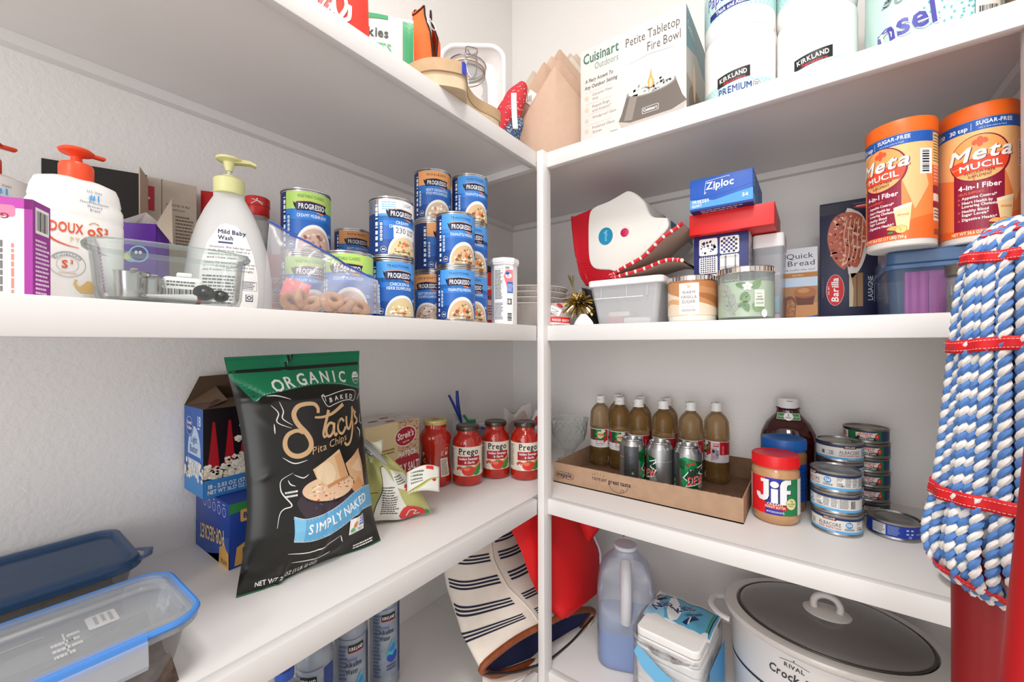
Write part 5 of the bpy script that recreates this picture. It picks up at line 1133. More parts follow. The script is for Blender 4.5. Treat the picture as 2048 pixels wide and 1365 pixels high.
for line, dv in ((rb[:8], -.003), (rb[8:][::-1], .003)):
    pp = smooth_path([(x, y+dv) for x, y in line], 8)
    for k in range(0, len(pp)-1, 2): a.ell(pp[k][0], pp[k][1], .001, .0005, wl, 12, n=5)
a.stroke(rb[:8], .0009, wl, 12); a.stroke(rb[8:], .0009, wl, 12)
for w_, pts in (('SIMPLY', [(.095, .0735, .0), (.1055, .0735, .03), (.1165, .0745, .08), (.130, .0763, .12), (.1415, .0785, .16), (.153, .0815, .2)]), ('NAKED', [(.170, .0850, .22), (.183, .0880, .2), (.1955, .0905, .17), (.207, .0925, .12), (.2185, .0938, .06)])):
    for ch, (x, y, r_) in zip(w_, pts): a.text(ch, x, y, .0155, WHITE, 1, l=13, rot=r_, xs=.82)
a.rect(.1770, .0425, .2130, .0725, WHITE, 12); a.poly([(.186, .058), (.192, .066), (.194, .058), (.201, .064), (.198, .056), (.194, .052), (.189, .053)], P('#e08a3a'), 13); a.stroke([(.193, .055), (.196, .064)], .0012, INK, 14); a.rect(.2005, .0535, .2122, .0717, P('#5a70b8'), 13); a.fine(.2015, .055, .2115, .070, 3, WHITE, 14); a.poly([(.179, .051), (.186, .056), (.19, .051), (.185, .046)], P('#7ab87a'), 13); a.text('VERIFIED', .195, .0445, .0055, P('#3a8a5a'), 1, l=13, width=.031)
a.text('NET WT 28 OZ (1 LB 12 OZ)', .072, .0085, .0068, wl, 1, l=3, width=.10); a.fine(.19, .006, .236, .016, 2, wl, 3)
a.rect(0, 0, BW_, .0028, gr, 3); a.rect(0, BH_-.006, BW_, BH_-.0052, P('#0a5a3c', .3), 3)
put(a, 'bag_print', t, bagmap, su=.0055, sv=.0055, lift=.00006)

# folded snack bag with clear clip
t = thing('snack_bag', 'crumpled pale green and white snack bag between chip bag and matzo box', 'bag', (-.772, .578, ZL), math.radians(62))
SNK = P('#b9b872', .35, name='olive_bag_film'); rr = random.Random(5)
def snk(s):
    def f(u, v):
        w = .150*max(0, 1-v)**.9+.038; cx = .012*math.sin(3*v)-.030*v
        x = (u-.5)*w+cx+.004; th = .030*max(0, math.sin(PI*u))**.7*max(0, math.sin(PI*min(1, v+.06)))**.6*(1-.35*v)
        z = .158*v+.010*math.sin(PI*u)*(1-v)-.0*u; y = -s*th-.012*v+.010*math.sin(4*v+3*u)*.5+.0028*math.sin(17*u+8*v)*(.4+v)+.0022*math.sin(11*v-13*u)
        return (x, y, max(.001, z+.004*math.sin(8*u)*(1-v)))
    return f
g = G(); g.grid(snk(1), 34, 34, SNK); g.grid(snk(-1), 34, 34, SNK, flip=True); g.build('bag_body', t, sharp=0)
def snm(u, v, d):
    f = snk(1); e = .01; p = Vector(f(u, v)); n = (Vector(f(u+e, v))-Vector(f(u-e, v))).cross(Vector(f(u, v+e))-Vector(f(u, v-e)))
    return p+(n.normalized() if n.length else Vector((0, -1, 0)))*(d+.0005)
a = Art(clip=(.01, .01, .99, .985)); wg = P('#e6e4dc', .4); a.poly([(.30, .02), (.72, .02), (.66, .35), (.62, .6), (.55, .82), (.40, .80), (.36, .5), (.28, .25)], wg, 1, sm=3); a.stroke([(.28, .03), (.28, .25), (.36, .5), (.40, .80), (.52, .85)], .012, P('#2a3a2a'), 2); a.fine(.36, .10, .60, .55, 12, P('#4a4a44'), 2, seed=2)
a.poly([(.62, .02), (.93, .01), (.90, .12), (.72, .22), (.62, .15)], P('#d43a3a', .35), 3, sm=2); a.stroke([(.68, .06), (.74, .14), (.82, .10), (.78, .05), (.86, .04)], .014, wg, 4); a.rect(.05, .45, .30, .46, P('#a82a2a'), 2); a.poly([(.92, .0), (.985, .0), (.985, .06), (.95, .09)], P('#2a8a5a'), 4); a.poly([(.60, .55), (.9, .4), (.92, .7), (.66, .8)], wg, 2); a.fine(.66, .56, .84, .70, 4, P('#5a6a50'), 3); a.ell(.8, .5, .05, .05, P('#c83030'), 3)
put(a, 'bag_print', t, snm, su=.03, sv=.03, lift=.00012)
g = G()
def neck(u, v):
    w = .034+.040*v; return ((u-.5)*w-.040-.012*v+.003*math.sin(7*u), -.020+.010*math.sin(9*u+4*v)-.006*v, .150+.048*v+.006*math.sin(6*u))
g.grid(neck, 18, 8, P('#dcdcc8', .35)); o = g.build('bag_neck', t); o.modifiers.new('t', 'SOLIDIFY').thickness = .001
a = Art(); a.fine(.2, .2, .8, .8, 4, P('#6a7a5a'), 1); a.ell(.5, .5, .1, .1, P('#c84848'), 1); put(a, 'neck_print', t, lambda u, v, d: tuple(Vector(neck(u, v))+Vector((0, -d-.0012, 0))), su=.05, sv=.1)
g = G()
def folded(u, v): return (.036+.072*u, -.034-.010*math.sin(PI*u), .118-.030*u*0-.052*v+.010*math.sin(3*u)+.004*math.sin(8*v+3*u))
g.grid(folded, 14, 10, wg); o = g.build('folded_end', t); o.modifiers.new('t', 'SOLIDIFY').thickness = .0015
a = Art(); a.stroke([(0, .95), (.4, .8), (.7, .55), (1, .5)], .16, P('#c4c46c'), 1); a.stroke([(0, .93), (.4, .78), (.7, .5), (1, .45)], .03, P('#2a3a2a'), 2); a.fine(.1, .1, .5, .5, 4, P('#5a6a50'), 1); a.ell(.82, .62, .07, .08, P('#c83030'), 2); a.rect(.55, .02, .8, .12, P('#d43a3a'), 1); put(a, 'folded_print', t, lambda u, v, d: tuple(Vector(folded(u, v))+Vector((0, -d-.0015, 0))), su=.08, sv=.1)
CL = FILM('#d6d8d8', .30, .06, 'clear_clip_plastic'); g = G()
g.tube([(-.066, -.034, .205), (-.050, -.042, .190), (-.030, -.046, .168), (-.008, -.046, .145)], [.008, .011, .011, .007], CL, 10, flat=.5); g.tube([(-.080, -.006, .195), (-.060, -.006, .185), (-.034, -.010, .165), (-.010, -.014, .145)], [.008, .011, .011, .007], CL, 10, flat=.5); g.build('bag_clip', t)
g = G(); g.tube([(-.040, -.052, .172), (-.046, -.026, .178), (-.052, .0, .182)], .0035, P('#c8c8c8', .3), 8); g.build('clip_spring', t)

# matzo box
t = thing('matzo_box', 'tan and red matzo box standing at the wall behind the snack bag', 'box', (-.868, .585, ZL), math.radians(92))
W_, D_, H_ = .172, .115, .200
G().box(0, 0, 0, W_, D_, H_, P('#dcc898', .45), .0012).build('box_body', t)
a = Art(clip=(0, 0, W_, H_)); br = P('#8a5a40', .45); a.poly([(.100, H_), (W_, H_), (W_, .08), (.13, .085), (.098, .13)], P('#c8a888', .5), 1)
rr = random.Random(8)
for k in range(110): a.ell(.100+rr.random()*.070, .085+rr.random()*.115, rr.uniform(.0012, .003), rr.uniform(.0012, .0026), br, 1.4, n=6)
a.ell(.125, .158, .036, .026, WHITE, 3, rot=.12, n=36); a.ell(.125, .158, .034, .024, P('#a8182a', .4), 4, rot=.12, n=36); a.text("Streit's", .125, .153, .017, WHITE, 1, sh=.2, l=5, rot=.12, width=.056); a.text('SINCE 1925', .126, .142, .0036, WHITE, 1, l=5, rot=.12, width=.022)
rdm = P('#a81c2c', .4); a.poly([(.04, .052), (.07, .088), (.110, .108), (.15, .106), (W_, .096), (W_, .03), (.04, .02)], rdm, 2, sm=3); a.text('MATZOS', .130, .104, .0145, WHITE, 1, l=5, rot=.05, width=.062, arc=-.35); a.text('LIGHTLY SALTED', .128, .064, .0215, WHITE, 1, l=5, rot=.04, width=.125); a.fine(.05, .118, .09, .134, 2, P('#8a7040'), 2); a.rect(.0, 0, W_, .03, P('#d0b060', .45), 3); a.fine(.10, .034, W_, .040, 1, P('#f0d8a0'), 6)
put(a, 'box_print', t, on_front(0, 0))
a = Art(); a.rect(0, 0, W_, D_, P('#d8d2cc', .45), 1)
for x, y in ((.06, .05), (.11, .07), (.09, .02)): a.ell(x, y, .016, .008, P('#8a2a30'), 2)
for k in range(40): a.ell(.12+rr.random()*.05, rr.random()*D_, .002, .0016, br, 2, n=6)
put(a, 'top_print', t, on_top(0, 0, H_))

# sauce jars
SAUCE = P('#bc2210', .16, coat=.9, noise=.3, ns=45, name='tomato_sauce'); GOLDL = P('#c8b878', .35, .3, name='gold_lid'); DKL = P('#5a5048', .32, .8, name='dark_bronze_lid')
def sauce_lid(t, r, z, mat):
    g = G(); g.lathe([(0, z), (r, z), (r+.0008, z+.0015), (r+.0008, z+.011), (r-.001, z+.0135), (r-.004, z+.0142), (r-.006, z+.0135), (0, z+.0135)], mat, 48); g.build('lid', t)
jg = (-.8800, .8235)
t = thing('pasta_sauce_jar', 'red sauce jar with pale gold lid turned to show its back label', 'jar', (*jg, ZL), face(jg, 6), 'pasta sauce jars')
prof = [(0, .001), (.041, .001), (.0445, .005), (.0455, .016), (.0455, .035), (.0405, .075), (.0395, .090), (.042, .112), (.0455, .132), (.0448, .142), (.039, .153), (.033, .159), (.0315, .164), (.0315, .176)]
G().lathe(prof, SAUCE, 48).build('jar_body', t); sauce_lid(t, .0335, .172, GOLDL)
a = Art()
def jr(v):
    for (q0, z0), (q1, z1) in zip(prof, prof[1:]):
        if z0 <= v <= z1 and z1 > z0: return q0+(q1-q0)*(v-z0)/(z1-z0)
    return .04
a.rrect(.010, .030, .036, .080, .002, P('#e6dccc', .4), 1); a.fine(.012, .033, .034, .076, 11, P('#4a3a30'), 2); a.fine(.012, .086, .022, .100, 3, P('#d8c8a0'), 1); a.rect(.026, .088, .036, .108, P('#d8d0c8', .4), 1); a.rect(.027, .097, .035, .107, P('#c02830'), 2)
a.poly([(-.060, .030), (-.024, .026), (-.022, .062), (-.03, .085), (-.06, .10)], P('#7a1a14', .35), 1); a.ell(-.031, .062, .0075, .006, P('#d8402a'), 2); a.ell(-.036, .046, .008, .011, P('#d8905a'), 2); a.text('P', -.045, .085, .012, WHITE, 1, l=2); a.rrect(-.030, .034, -.024, .044, .001, P('#e6dccc'), 3); a.text('C', -.040, .070, .010, P('#e0b070'), 1, l=2)
put(a, 'label_print', t, lambda u, v, d: ((jr(v)+.0006+d)*math.sin(u/.043), -(jr(v)+.0006+d)*math.cos(u/.043), v), su=.004, sv=.006)
a = Art(); a.fine(-.03, .1755, .03, .179, 1, P('#c88a4a'), 1); put(a, 'lid_print', t, on_cyl(.0344)); a = Art(); a.ell(0, 0, .012, .010, P('#c07a70'), 1); put(a, 'lid_top_print', t, on_top(0, 0, .1858))
def prego(label, c, off):
    t = thing('pasta_sauce_jar', label, 'jar', (*c, ZL), face(c, off), 'pasta sauce jars')
    r = .0432
    G().lathe([(0, .001), (.038, .001), (.0418, .004), (r, .010), (r, .112), (.0428, .118), (.0405, .130), (.0355, .139), (.031, .1435), (.030, .148), (.030, .160)], SAUCE, 52).build('jar_body', t)
    sauce_lid(t, .0325, .1535, DKL)
    lab = G().lathe([(r+.0003, .030), (r+.0003, .1115)], P('#e4dbcc', .45, name='cream_label'), 56, caps=False, a0=-PI/2-1.75, a1=-PI/2+1.75).build('label', t)
    a = Art(clip=(-.0745, .0302, .0745, .1113))
    a.text('Prego', .0, .0905, .0165, P('#1c1a1a', .4), 1, l=2, width=.060)
    for x0, x1, y in ((-.0287, -.0200, .0905), (-.0287, -.0225, .1065), (-.017, -.0095, .0905)): a.rect(x0, y-.0006, x1, y+.0006, P('#1c1a1a', .4), 2)
    a.rect(-.0335, .0605, .0335, .085, P('#a8202c', .4), 2); a.text('Italian Sausage', .0, .0755, .0062, WHITE, 1, l=3, width=.056); a.text('& Garlic', .003, .0655, .0062, WHITE, 1, l=3, width=.030)
    sg = P('#c87a4a', .45); a.poly([(-.034, .052), (-.028, .058), (-.018, .055), (-.005, .052), (.01, .053), (.024, .062), (.033, .071), (.038, .068), (.034, .057), (.022, .047), (0, .042), (-.022, .044), (-.034, .047)], sg, 4, sm=3); a.stroke([(.014, .053), (.026, .061), (.034, .067)], .003, P('#e0a074'), 5)
    tm = P('#d83828', .35); a.ell(.001, .0445, .0205, .0135, tm, 6, n=30); a.ell(-.006, .050, .009, .005, P('#f0705a', .3), 7); a.ell(-.022, .040, .012, .010, P('#ece6d8'), 5); a.ell(-.030, .036, .008, .007, P('#d8d0c0'), 6); a.ell(-.028, .050, .009, .006, P('#c0503a'), 5)
    for x, y, r_ in ((.024, .048, 1.0), (.030, .045, .4), (.026, .038, .1), (.034, .054, 1.2), (.019, .0365, -.3)): a.ell(x, y, .0085, .0045, P('#3a8a3a', .4), 8, rot=r_, n=12)
    for k in range(5): a.ell(.001+.005*math.cos(k*1.25), .057+.0022*math.sin(k*1.25), .004, .0012, P('#4a8a3a'), 8, rot=k*1.25, n=8)
    a.poly([(-.0745, .0302), (.0745, .0302), (.0745, .034), (-.0745, .034)], P('#d8cebc', .45), 3); a.fine(.046, .04, .066, .105, 14, P('#6a5a4a'), 2); a.fine(-.068, .04, -.046, .105, 14, P('#6a5a4a'), 2)
    put(a, 'label_print', lab, on_cyl(r+.0003), su=.004, lift=.00008)
    return t
j1, j2, j3 = (-.8115, .8850), (-.7845, .9815), (-.7035, 1.0225)
prego('red sauce jar with cream label and dark lid, nearest the gold-lid jar', j1, 4)
prego('middle one of the three cream-labelled red sauce jars', j2, 8)
prego('cream-labelled red sauce jar nearest the corner post', j3, 14)

# knotted bags in the corner
t = thing('flour_bag', 'clear bag of white flour closed with blue and green clips in the corner', 'bag', (-.930, 1.045, ZL), math.radians(62))
g = G(); FB = P('#dfe0e4', .4, name='cloudy_bag')
def fb(s):
    def f(u, v):
        th = .040*max(0, math.sin(PI*u))**.6*(1-.55*v)*min(1, .6+v*3); x = (u-.5)*(.15-.03*v)-.015*v
        return (x, -s*th+.004*math.sin(9*u+5*v)+.003*math.sin(17*v-6*u), .168*v*(1-.22*u)+.006*math.sin(7*u)*v)
    return f
g.grid(fb(1), 26, 24, FB).grid(fb(-1), 26, 24, FB, flip=True); g.build('bag_body', t, sharp=0)
a = Art(); a.poly([(.3, .55), (.9, .35), (.97, .85), (.45, .95)], P('#a4bcd8', .35), 1, sm=2); a.stroke([(.55, .93), (.75, .86), (.95, .80)], .03, P('#8a50a0'), 2); a.stroke([(.75, .9), (.92, .84)], .04, P('#3a50b0'), 2); a.ell(.42, .82, .10, .09, P('#1f8a50'), 1)
put(a, 'bag_print', t, lambda u, v, d: tuple(Vector(fb(1)(u, v))+Vector((0, -d-.0012, 0))), su=.05, sv=.06)
cb = P('#1c3a9c', .35); g = G(); g.tube([(-.096, -.030, .236), (-.080, -.030, .205), (-.062, -.030, .165), (-.052, -.028, .140)], [.006, .0075, .0075, .005], cb, 8, flat=.6); g.tube([(-.060, -.004, .246), (-.060, -.010, .210), (-.056, -.014, .170), (-.050, -.016, .145)], [.005, .0065, .0065, .004], cb, 8, flat=.6); g.tube([(-.072, -.032, .190), (-.060, -.01, .190)], .004, cb, 8); g.build('blue_clip', t)
g = G(); cg = P('#1f8a5a', .35); g.tube([(-.050, -.042, .170), (-.030, -.048, .140), (-.012, -.050, .118)], [.007, .009, .006], cg, 8, flat=.6); g.tube([(-.03, -.047, .150), (-.012, -.05, .150)], .006, cg, 8); g.build('green_clip', t)
for k, (x, y, m, lb, z) in enumerate(((-.840, 1.175, '#d8d4d0', 'clear crumpled food bag peeking out above the middle sauce jar', .178), (-.745, 1.135, '#cfc6c4', 'clear food bag with red print behind the rightmost cream-labelled jar', .165))):
    t = thing('food_bag', lb, 'bag', (x, y, ZL), math.radians(40))
    def fq(s, z=z, k=k):
        return lambda u, v: ((u-.5)*(.12, .085)[k]*(1-.2*v), -s*.03*max(0, math.sin(PI*u))**.6*(1-.5*v)+.004*math.sin(11*u+7*v+k), z*v*(1-.1*math.sin(5*u+k))+.004*math.sin(13*u)*v)
    g = G(); fm = P(m, .35); g.grid(fq(1), 20, 18, fm).grid(fq(-1), 20, 18, fm, flip=True); g.build('bag_body', t, sharp=0)
    a = Art(); a.poly([(.2, .55), (.8, .6), (.75, .9), (.3, .85)], P('#b83038' if k else '#c8b0a8', .35), 1, sm=2); a.ell(.5, .7, .12, .08, P('#e8e4e0'), 2); put(a, 'bag_print', t, lambda u, v, d: tuple(Vector(fq(1)(u, v))+Vector((0, -d-.0012, 0))), su=.06, sv=.06)
# ================================================================ third shelf, right run
CUT = FILM('#eef2f2', .10, .03, 'cut_glass')
t = thing('cut_glass_bowl', 'clear cut-glass footed bowl left of the cardboard tray', 'bowl', (-.676, 1.250, ZL), 0)
def cg(u, v):
    z = [0, .003, .012, .030, .05, .075, .10, .128, .146][int(v*8)]; r = [.040, .042, .020, .014, .030, .050, .058, .061, .066][int(v*8)]
    k = 1+(.030*abs(math.sin(12*PI*u)) if .45 < v < .85 else 0); return (r*k*math.cos(2*PI*u), r*k*math.sin(2*PI*u), z)
g = G(); g.grid(cg, 96, 8, CUT, cu=True); g.build('bowl_body', t)
G().lathe([(.066, .144), (.0675, .1465), (.065, .1475), (.0635, .145)], FILM('#f4f6f6', .3, .03, 'cut_glass_rim'), 64, caps=False).build('rim', t)
g = G()
for k in range(18):
    a_ = 2*PI*k/18
    for s_ in (-1, 1): g.tube([(.052*math.cos(a_), .052*math.sin(a_), .076), (.0595*math.cos(a_+s_*.35), .0595*math.sin(a_+s_*.35), .108), (.0625*math.cos(a_), .0625*math.sin(a_), .132)], .0012, CUT, 4)
o = g.build('cut_facets', t); o['kind'] = 'stuff'

# cardboard tray
KR = P('#b08f74', .8, noise=.12, ns=40, name='kraft_cardboard'); KRI = P('#8a6a50', .85, noise=.15, ns=30, name='kraft_inside')
tx0, tx1, ty0, ty1, th = -.6120, -.1260, 1.0345, 1.380, .0570
t = thing('cardboard_tray', 'open brown cardboard drink tray holding bottles and three cans', 'tray', (tx0, ty0, ZL), 0)
tw, td = tx1-tx0, ty1-ty0
G().box(0, 0, 0, tw, td, .003, KRI).build('floor_panel', t)
g = G(); rr = random.Random(3); n = 120; top = [(tw*i/n, th-(.0012*rr.random() if i > 40 else 0)) for i in range(n+1)]
g.prism([(0, 0), (tw, 0)]+top[::-1], 0, .003, KR, 'y'); g.build('front_panel', t)
G().box(0, td-.003, 0, tw, td, th+.006, KRI).build('back_panel', t)
G().box(0, .003, 0, .003, td-.003, th, KR).build('side_panel', t); G().box(tw-.003, .003, 0, tw, td-.003, th, KR).build('side_panel', t)
a = Art(); pn = P('#1c1832', .6)
for r_, m, l in ((.0095, pn, 1), (.0083, KR, 2)): a.rrect(.006+.0095-r_, .0245-r_+.0095-.0095, .066-.0095+r_, .0245+r_, r_*.98, m, l)
a.text('snapple', .0352, .0205, .0125, pn, 1, l=3, width=.049); a.ell(.0615, .0212, .0011, .0011, pn, 3); a.rect(.0335, .0100, .0425, .0172, KR, 2.5); a.rect(.034, .0158, .0352, .021, pn, 3); a.rect(.0405, .0158, .0417, .021, pn, 3)
a.text("YOU'VE GOT", .1435, .0300, .0070, pn, 1, width=.043); a.text('great taste', .2000, .0285, .0110, pn, 1, width=.062)
for k, (x, y, r_) in enumerate(((.126, .042, 2.3), (.132, .0435, 2.0), (.139, .0448, 1.65), (.146, .0435, 1.3), (.153, .0415, .8))): a.stroke([(x, y), (x+.006*math.cos(r_), y+.006*math.sin(r_))], .0009, pn, 2, sm=0)
a.stroke([(.171, .0245), (.180, .0130), (.192, .0085), (.206, .0095), (.218, .0165), (.223, .0255)], .0010, pn, 2); a.stroke([(.203, .0095), (.205, .0155), (.209, .0185), (.212, .0165), (.210, .0120), (.2065, .0098)], .0010, pn, 2)
put(a, 'front_print', t, on_front(0, 0))

# tea bottles
TEA = FILM('#c09a58', .17, .06, 'amber_tea_bottle'); CAPW = P('#e8e6e4', .4, name='white_cap')
def tea_bottle(label, c, off):
    t = thing('tea_bottle', label, 'bottle', (*c, ZL+.0032), face(c, off), 'tea bottles in the cardboard tray')
    R = .0335
    prof = [(0, .004), (.022, .001), (.030, .0015), (.0335, .007), (.0340, .018), (.0325, .030), (.0338, .044), (.0330, .058), (.0322, .062), (.0322, .120), (.0335, .124), (.0342, .130)]
    for k in range(5): prof += [(.0335-.0003*k, .134+.009*k), (.0342-.0007*k, .138+.009*k)]
    prof += [(.0270, .184), (.0200, .193), (.0140, .198), (.0135, .205), (0, .205)]
    G().lathe(prof, TEA, 40).build('bottle_body', t)
    g = G(); g.lathe([(.0120, .203), (.0165, .203), (.0165, .2055), (.0150, .2065), (.0150, .2250), (.0142, .2265), (0, .2268)], CAPW, 32, caps=False)
    g.build('cap', t)
    lab = G().lathe([(.0326, .0612), (.0326, .1205)], WHITE, 48, caps=False).build('wrap_label', t)
    r = .0326; A = PI*r; a = Art(clip=(-A, .0613, A, .1204)); dg, rd_, g2 = P('#14603a', .4), P('#c01c2c', .4), P('#2c9a4a', .4)
    a.rect(-A, .0835, A, .1185, dg, 1); a.poly([(-A, .0835), (-.03, .0835), (-.03, .1185), (-A, .1185)], rd_, 2); a.poly([(.012, .0835), (A, .0835), (A, .1185), (.020, .1185), (.014, .104)], rd_, 2)
    a.poly([(-.020, .099), (-.012, .1185), (-.004, .1185), (-.006, .104)], g2, 3); a.poly([(.004, .104), (.017, .113), (.012, .118), (.002, .1185)], P('#e4e8ec'), 3); a.poly([(.008, .100), (.019, .108), (.02, .100), (.010, .092)], g2, 3); a.poly([(-.02, .088), (-.012, .096), (-.006, .086), (-.014, .0835)], g2, 3)
    for x, y in ((-.017, .0895), (-.012, .0865), (.010, .0870), (.016, .0905), (.018, .0855), (.013, .081)): a.ell(x, y, .0036, .0034, P('#d8202c', .3), 4, n=12)
    a.ell(-.001, .1015, .0108, .0115, P('#e8dc9a'), 5); a.rrect(-.0105, .0978, .0085, .1050, .002, P('#c8182a'), 6); a.text('Lipton', -.001, .0992, .0044, WHITE, 1, l=7, width=.0165)
    a.rect(-A, .0613, .021, .0835, WHITE, 3.5); a.text('DIET', -.0125, .0775, .0038, P('#2a50a0'), 1, l=5, width=.008); a.text('GREEN TEA', .004, .0778, .0026, P('#5a5a6a'), 1, l=5, width=.017); a.text('MIXED BERRY', -.001, .0708, .0046, P('#b01830'), 1, l=5, width=.031); a.fine(-.016, .0655, .014, .0675, 1, P('#6a6a7a'), 5)
    x = .0365; a.rect(x-.013, .0613, x+.030, .1185, P('#d8d0d4'), 4); a.rect(x-.006, .1055, x+.008, .1165, P('#a81830'), 5); a.fine(x-.005, .107, x+.007, .1155, 2, WHITE, 6); a.rect(x+.010, .0835, x+.030, .1195, P('#b81428'), 5); a.text('RECYCLE', x+.0215, .097, .0042, P('#f0b0b8'), 1, rot=PI/2, l=6, width=.022); a.fine(x-.011, .068, x+.008, .102, 9, P('#a05060'), 5); a.bars(x+.0005, .074, x+.008, .096, P('#5a5a6a'), 6, 12, vert=False); a.rect(x-.009, .088, x-.002, .097, INK, 6)
    put(a, 'label_print', lab, on_cyl(r), su=.004, lift=.00008)
    a = Art(); a.fine(-.010, .2245, .012, .2262, 1, P('#3a3a3a'), 1, seed=2); a.fine(-.006, .212, .002, .2145, 1, P('#5a5a5a'), 1, seed=3); put(a, 'cap_print', t, on_cyl(.0151))
    a = Art(); a.fine(-.010, -.004, .010, .006, 2, P('#3a3a3a'), 1, seed=2); put(a, 'cap_top_print', t, on_top(0, 0, .2269))
    return t
tb = [((-.5710, 1.2720), 0, 'tea bottle with round yellow label mark, leftmost in the tray'), ((-.5035, 1.2690), 4, 'tea bottle with round yellow label mark, second from left in front row'),
      ((-.4370, 1.2547), -60, 'tea bottle standing behind the can that shows its silver back'), ((-.3635, 1.2590), -70, 'tea bottle standing behind the middle soda can'), ((-.2900, 1.2760), -48, 'tea bottle standing behind the can with the big red lettering'), ((-.2270, 1.3040), -68, 'tea bottle at the right end of the tray, showing its ingredients panel'),
      ((-.5376, 1.3415), 10, 'back-row tea bottle hidden between the two leftmost bottles'), ((-.4560, 1.3290), -30, 'back-row tea bottle hidden behind the third front bottle'), ((-.3750, 1.3340), -40, 'back-row tea bottle hidden behind the fourth front bottle')]
first = None
for c, off, lb in tb:
    if first is None: first = tea_bottle(lb, c, off)
    else: dup(first, (*c, ZL+.0032), face(c, off), lb)
# soda cans
ALU = P('#c4c6c8', .22, 1.0, name='aluminium'); SILV = P('#b4b6b8', .3, .85, name='silver_print')
def soda(label, c, off):
    t = thing('soda_can', label, 'can', (*c, ZL+.0032), face(c, off), 'soda cans in the cardboard tray')
    r, h = .0352, .130
    G().lathe([(0, .006), (.022, .003), (.026, 0), (.028, .001), (r-.001, .010), (r, .014), (r, .108), (r-.001, .112), (.0285, .122), (.0275, .1245), (.0285, .1275), (.0280, .1292), (.0265, .1292), (.0258, .124), (0, .1235)], ALU, 48).build('can_body', t)
    g = G(); g.grid(lambda u, v: ((.004+.005*v)*math.cos(2*PI*u), .003+(.006+.004*v)*math.sin(2*PI*u), .1243), 16, 1, ALU, cu=True); g.build('pull_tab', t)
    A = PI*r; a = Art(clip=(-A, .013, A, .112)); g1, g3, dk_ = P('#158a4a', .25, .3), P('#0c5a34', .25, .3), P('#103a2a', .3)
    a.rect(-A, .013, A, .112, SILV, 1)
    a.poly([(-.034, .098), (-.020, .104), (.0, .098), (.020, .092), (.030, .06), (.022, .03), (.0, .02), (-.02, .03), (-.03, .06)], g1, 2)
    a.poly([(-.034, .098), (-.016, .094), (-.022, .07), (-.034, .075)], g3, 3); a.poly([(.006, .095), (.028, .09), (.034, .05), (.020, .06)], g3, 3); a.poly([(-.02, .03), (0, .045), (.02, .028), (.01, .018), (-.012, .018)], g3, 3); a.poly([(-.030, .04), (-.018, .052), (-.012, .03), (-.022, .022)], P('#3ab46a', .25, .3), 4); a.poly([(.012, .03), (.03, .045), (.034, .03), (.02, .02)], P('#c8cccc', .25, .6), 4); a.poly([(-.022, .085), (-.008, .09), (-.012, .078)], P('#4a4a3a', .4), 4); a.poly([(.008, .020), (.024, .026), (.020, .013), (.005, .013)], P('#8a8a6a', .4, .3), 4)
    a.rect(-A, .080, A, .0812, P('#d8dada', .25, .6), 1.5)
    a.poly([(-.026, .050), (-.010, .071), (.030, .086), (.034, .078), (.016, .066), (.034, .058), (.020, .036), (-.020, .026), (-.012, .040)], P('#e8ecec', .3), 5); a.poly([(-.022, .050), (-.009, .068), (.029, .083), (.030, .080), (.010, .063), (.030, .057), (.018, .0385), (-.015, .030), (-.008, .042)], P('#0f4a30', .3), 6)
    a.text('diet', -.003, .084, .0085, P('#c8202c'), 1, sh=.3, l=7, rot=.25, width=.020)
    for dx, m, l in ((.0008, P('#2a2a2a'), 7), (0, WHITE, 8)): a.text('MTN', .005+dx, .060-dx, .0165, m if l == 7 else P('#2a302c'), 1, sh=.35, l=l, rot=.2, width=.038)
    for dx, m, l in ((.0012, WHITE, 9), (0, P('#d8202c'), 10)): a.text('DEW', .007+dx, .036-dx*.6, .0205, m, 1, sh=.3, l=l, rot=.15, width=.046)
    for s_ in (1,):
        x = -.066; a.rect(x-.010, .013, x+.032, .112, P('#5a5c5e', .3, .6), 4); a.text('RECYCLE', x+.016, .070, .0066, P('#2a2a2a'), 1, rot=PI/2, l=6, width=.030); a.rect(x+.010, .046, x+.020, .052, P('#2a2a2a'), 6); a.ell(x+.0155, .038, .003, .003, P('#5ac85a'), 6); a.rect(x+.009, .018, x+.019, .028, P('#c8c8c8'), 6); a.bars(x+.0095, .019, x+.0185, .027, INK, 7, 8); a.fine(x-.006, .04, x+.008, .10, 8, P('#2a2a2a'), 6, vert=True)
    put(a, 'can_print', t, on_cyl(r), su=.004, lift=.00006)
    return t
s0 = soda('silver and green soda can turned to its grey recycling panel, left of three', (-.4175, 1.1450), 84)
dup(s0, (-.3420, 1.1510, ZL+.0032), face((-.342, 1.151), -68), 'silver and green soda can, middle of the three in the tray')
dup(s0, (-.2705, 1.1535, ZL+.0032), face((-.2705, 1.1535), 22), 'silver and green soda can with red lettering forward, right of three')

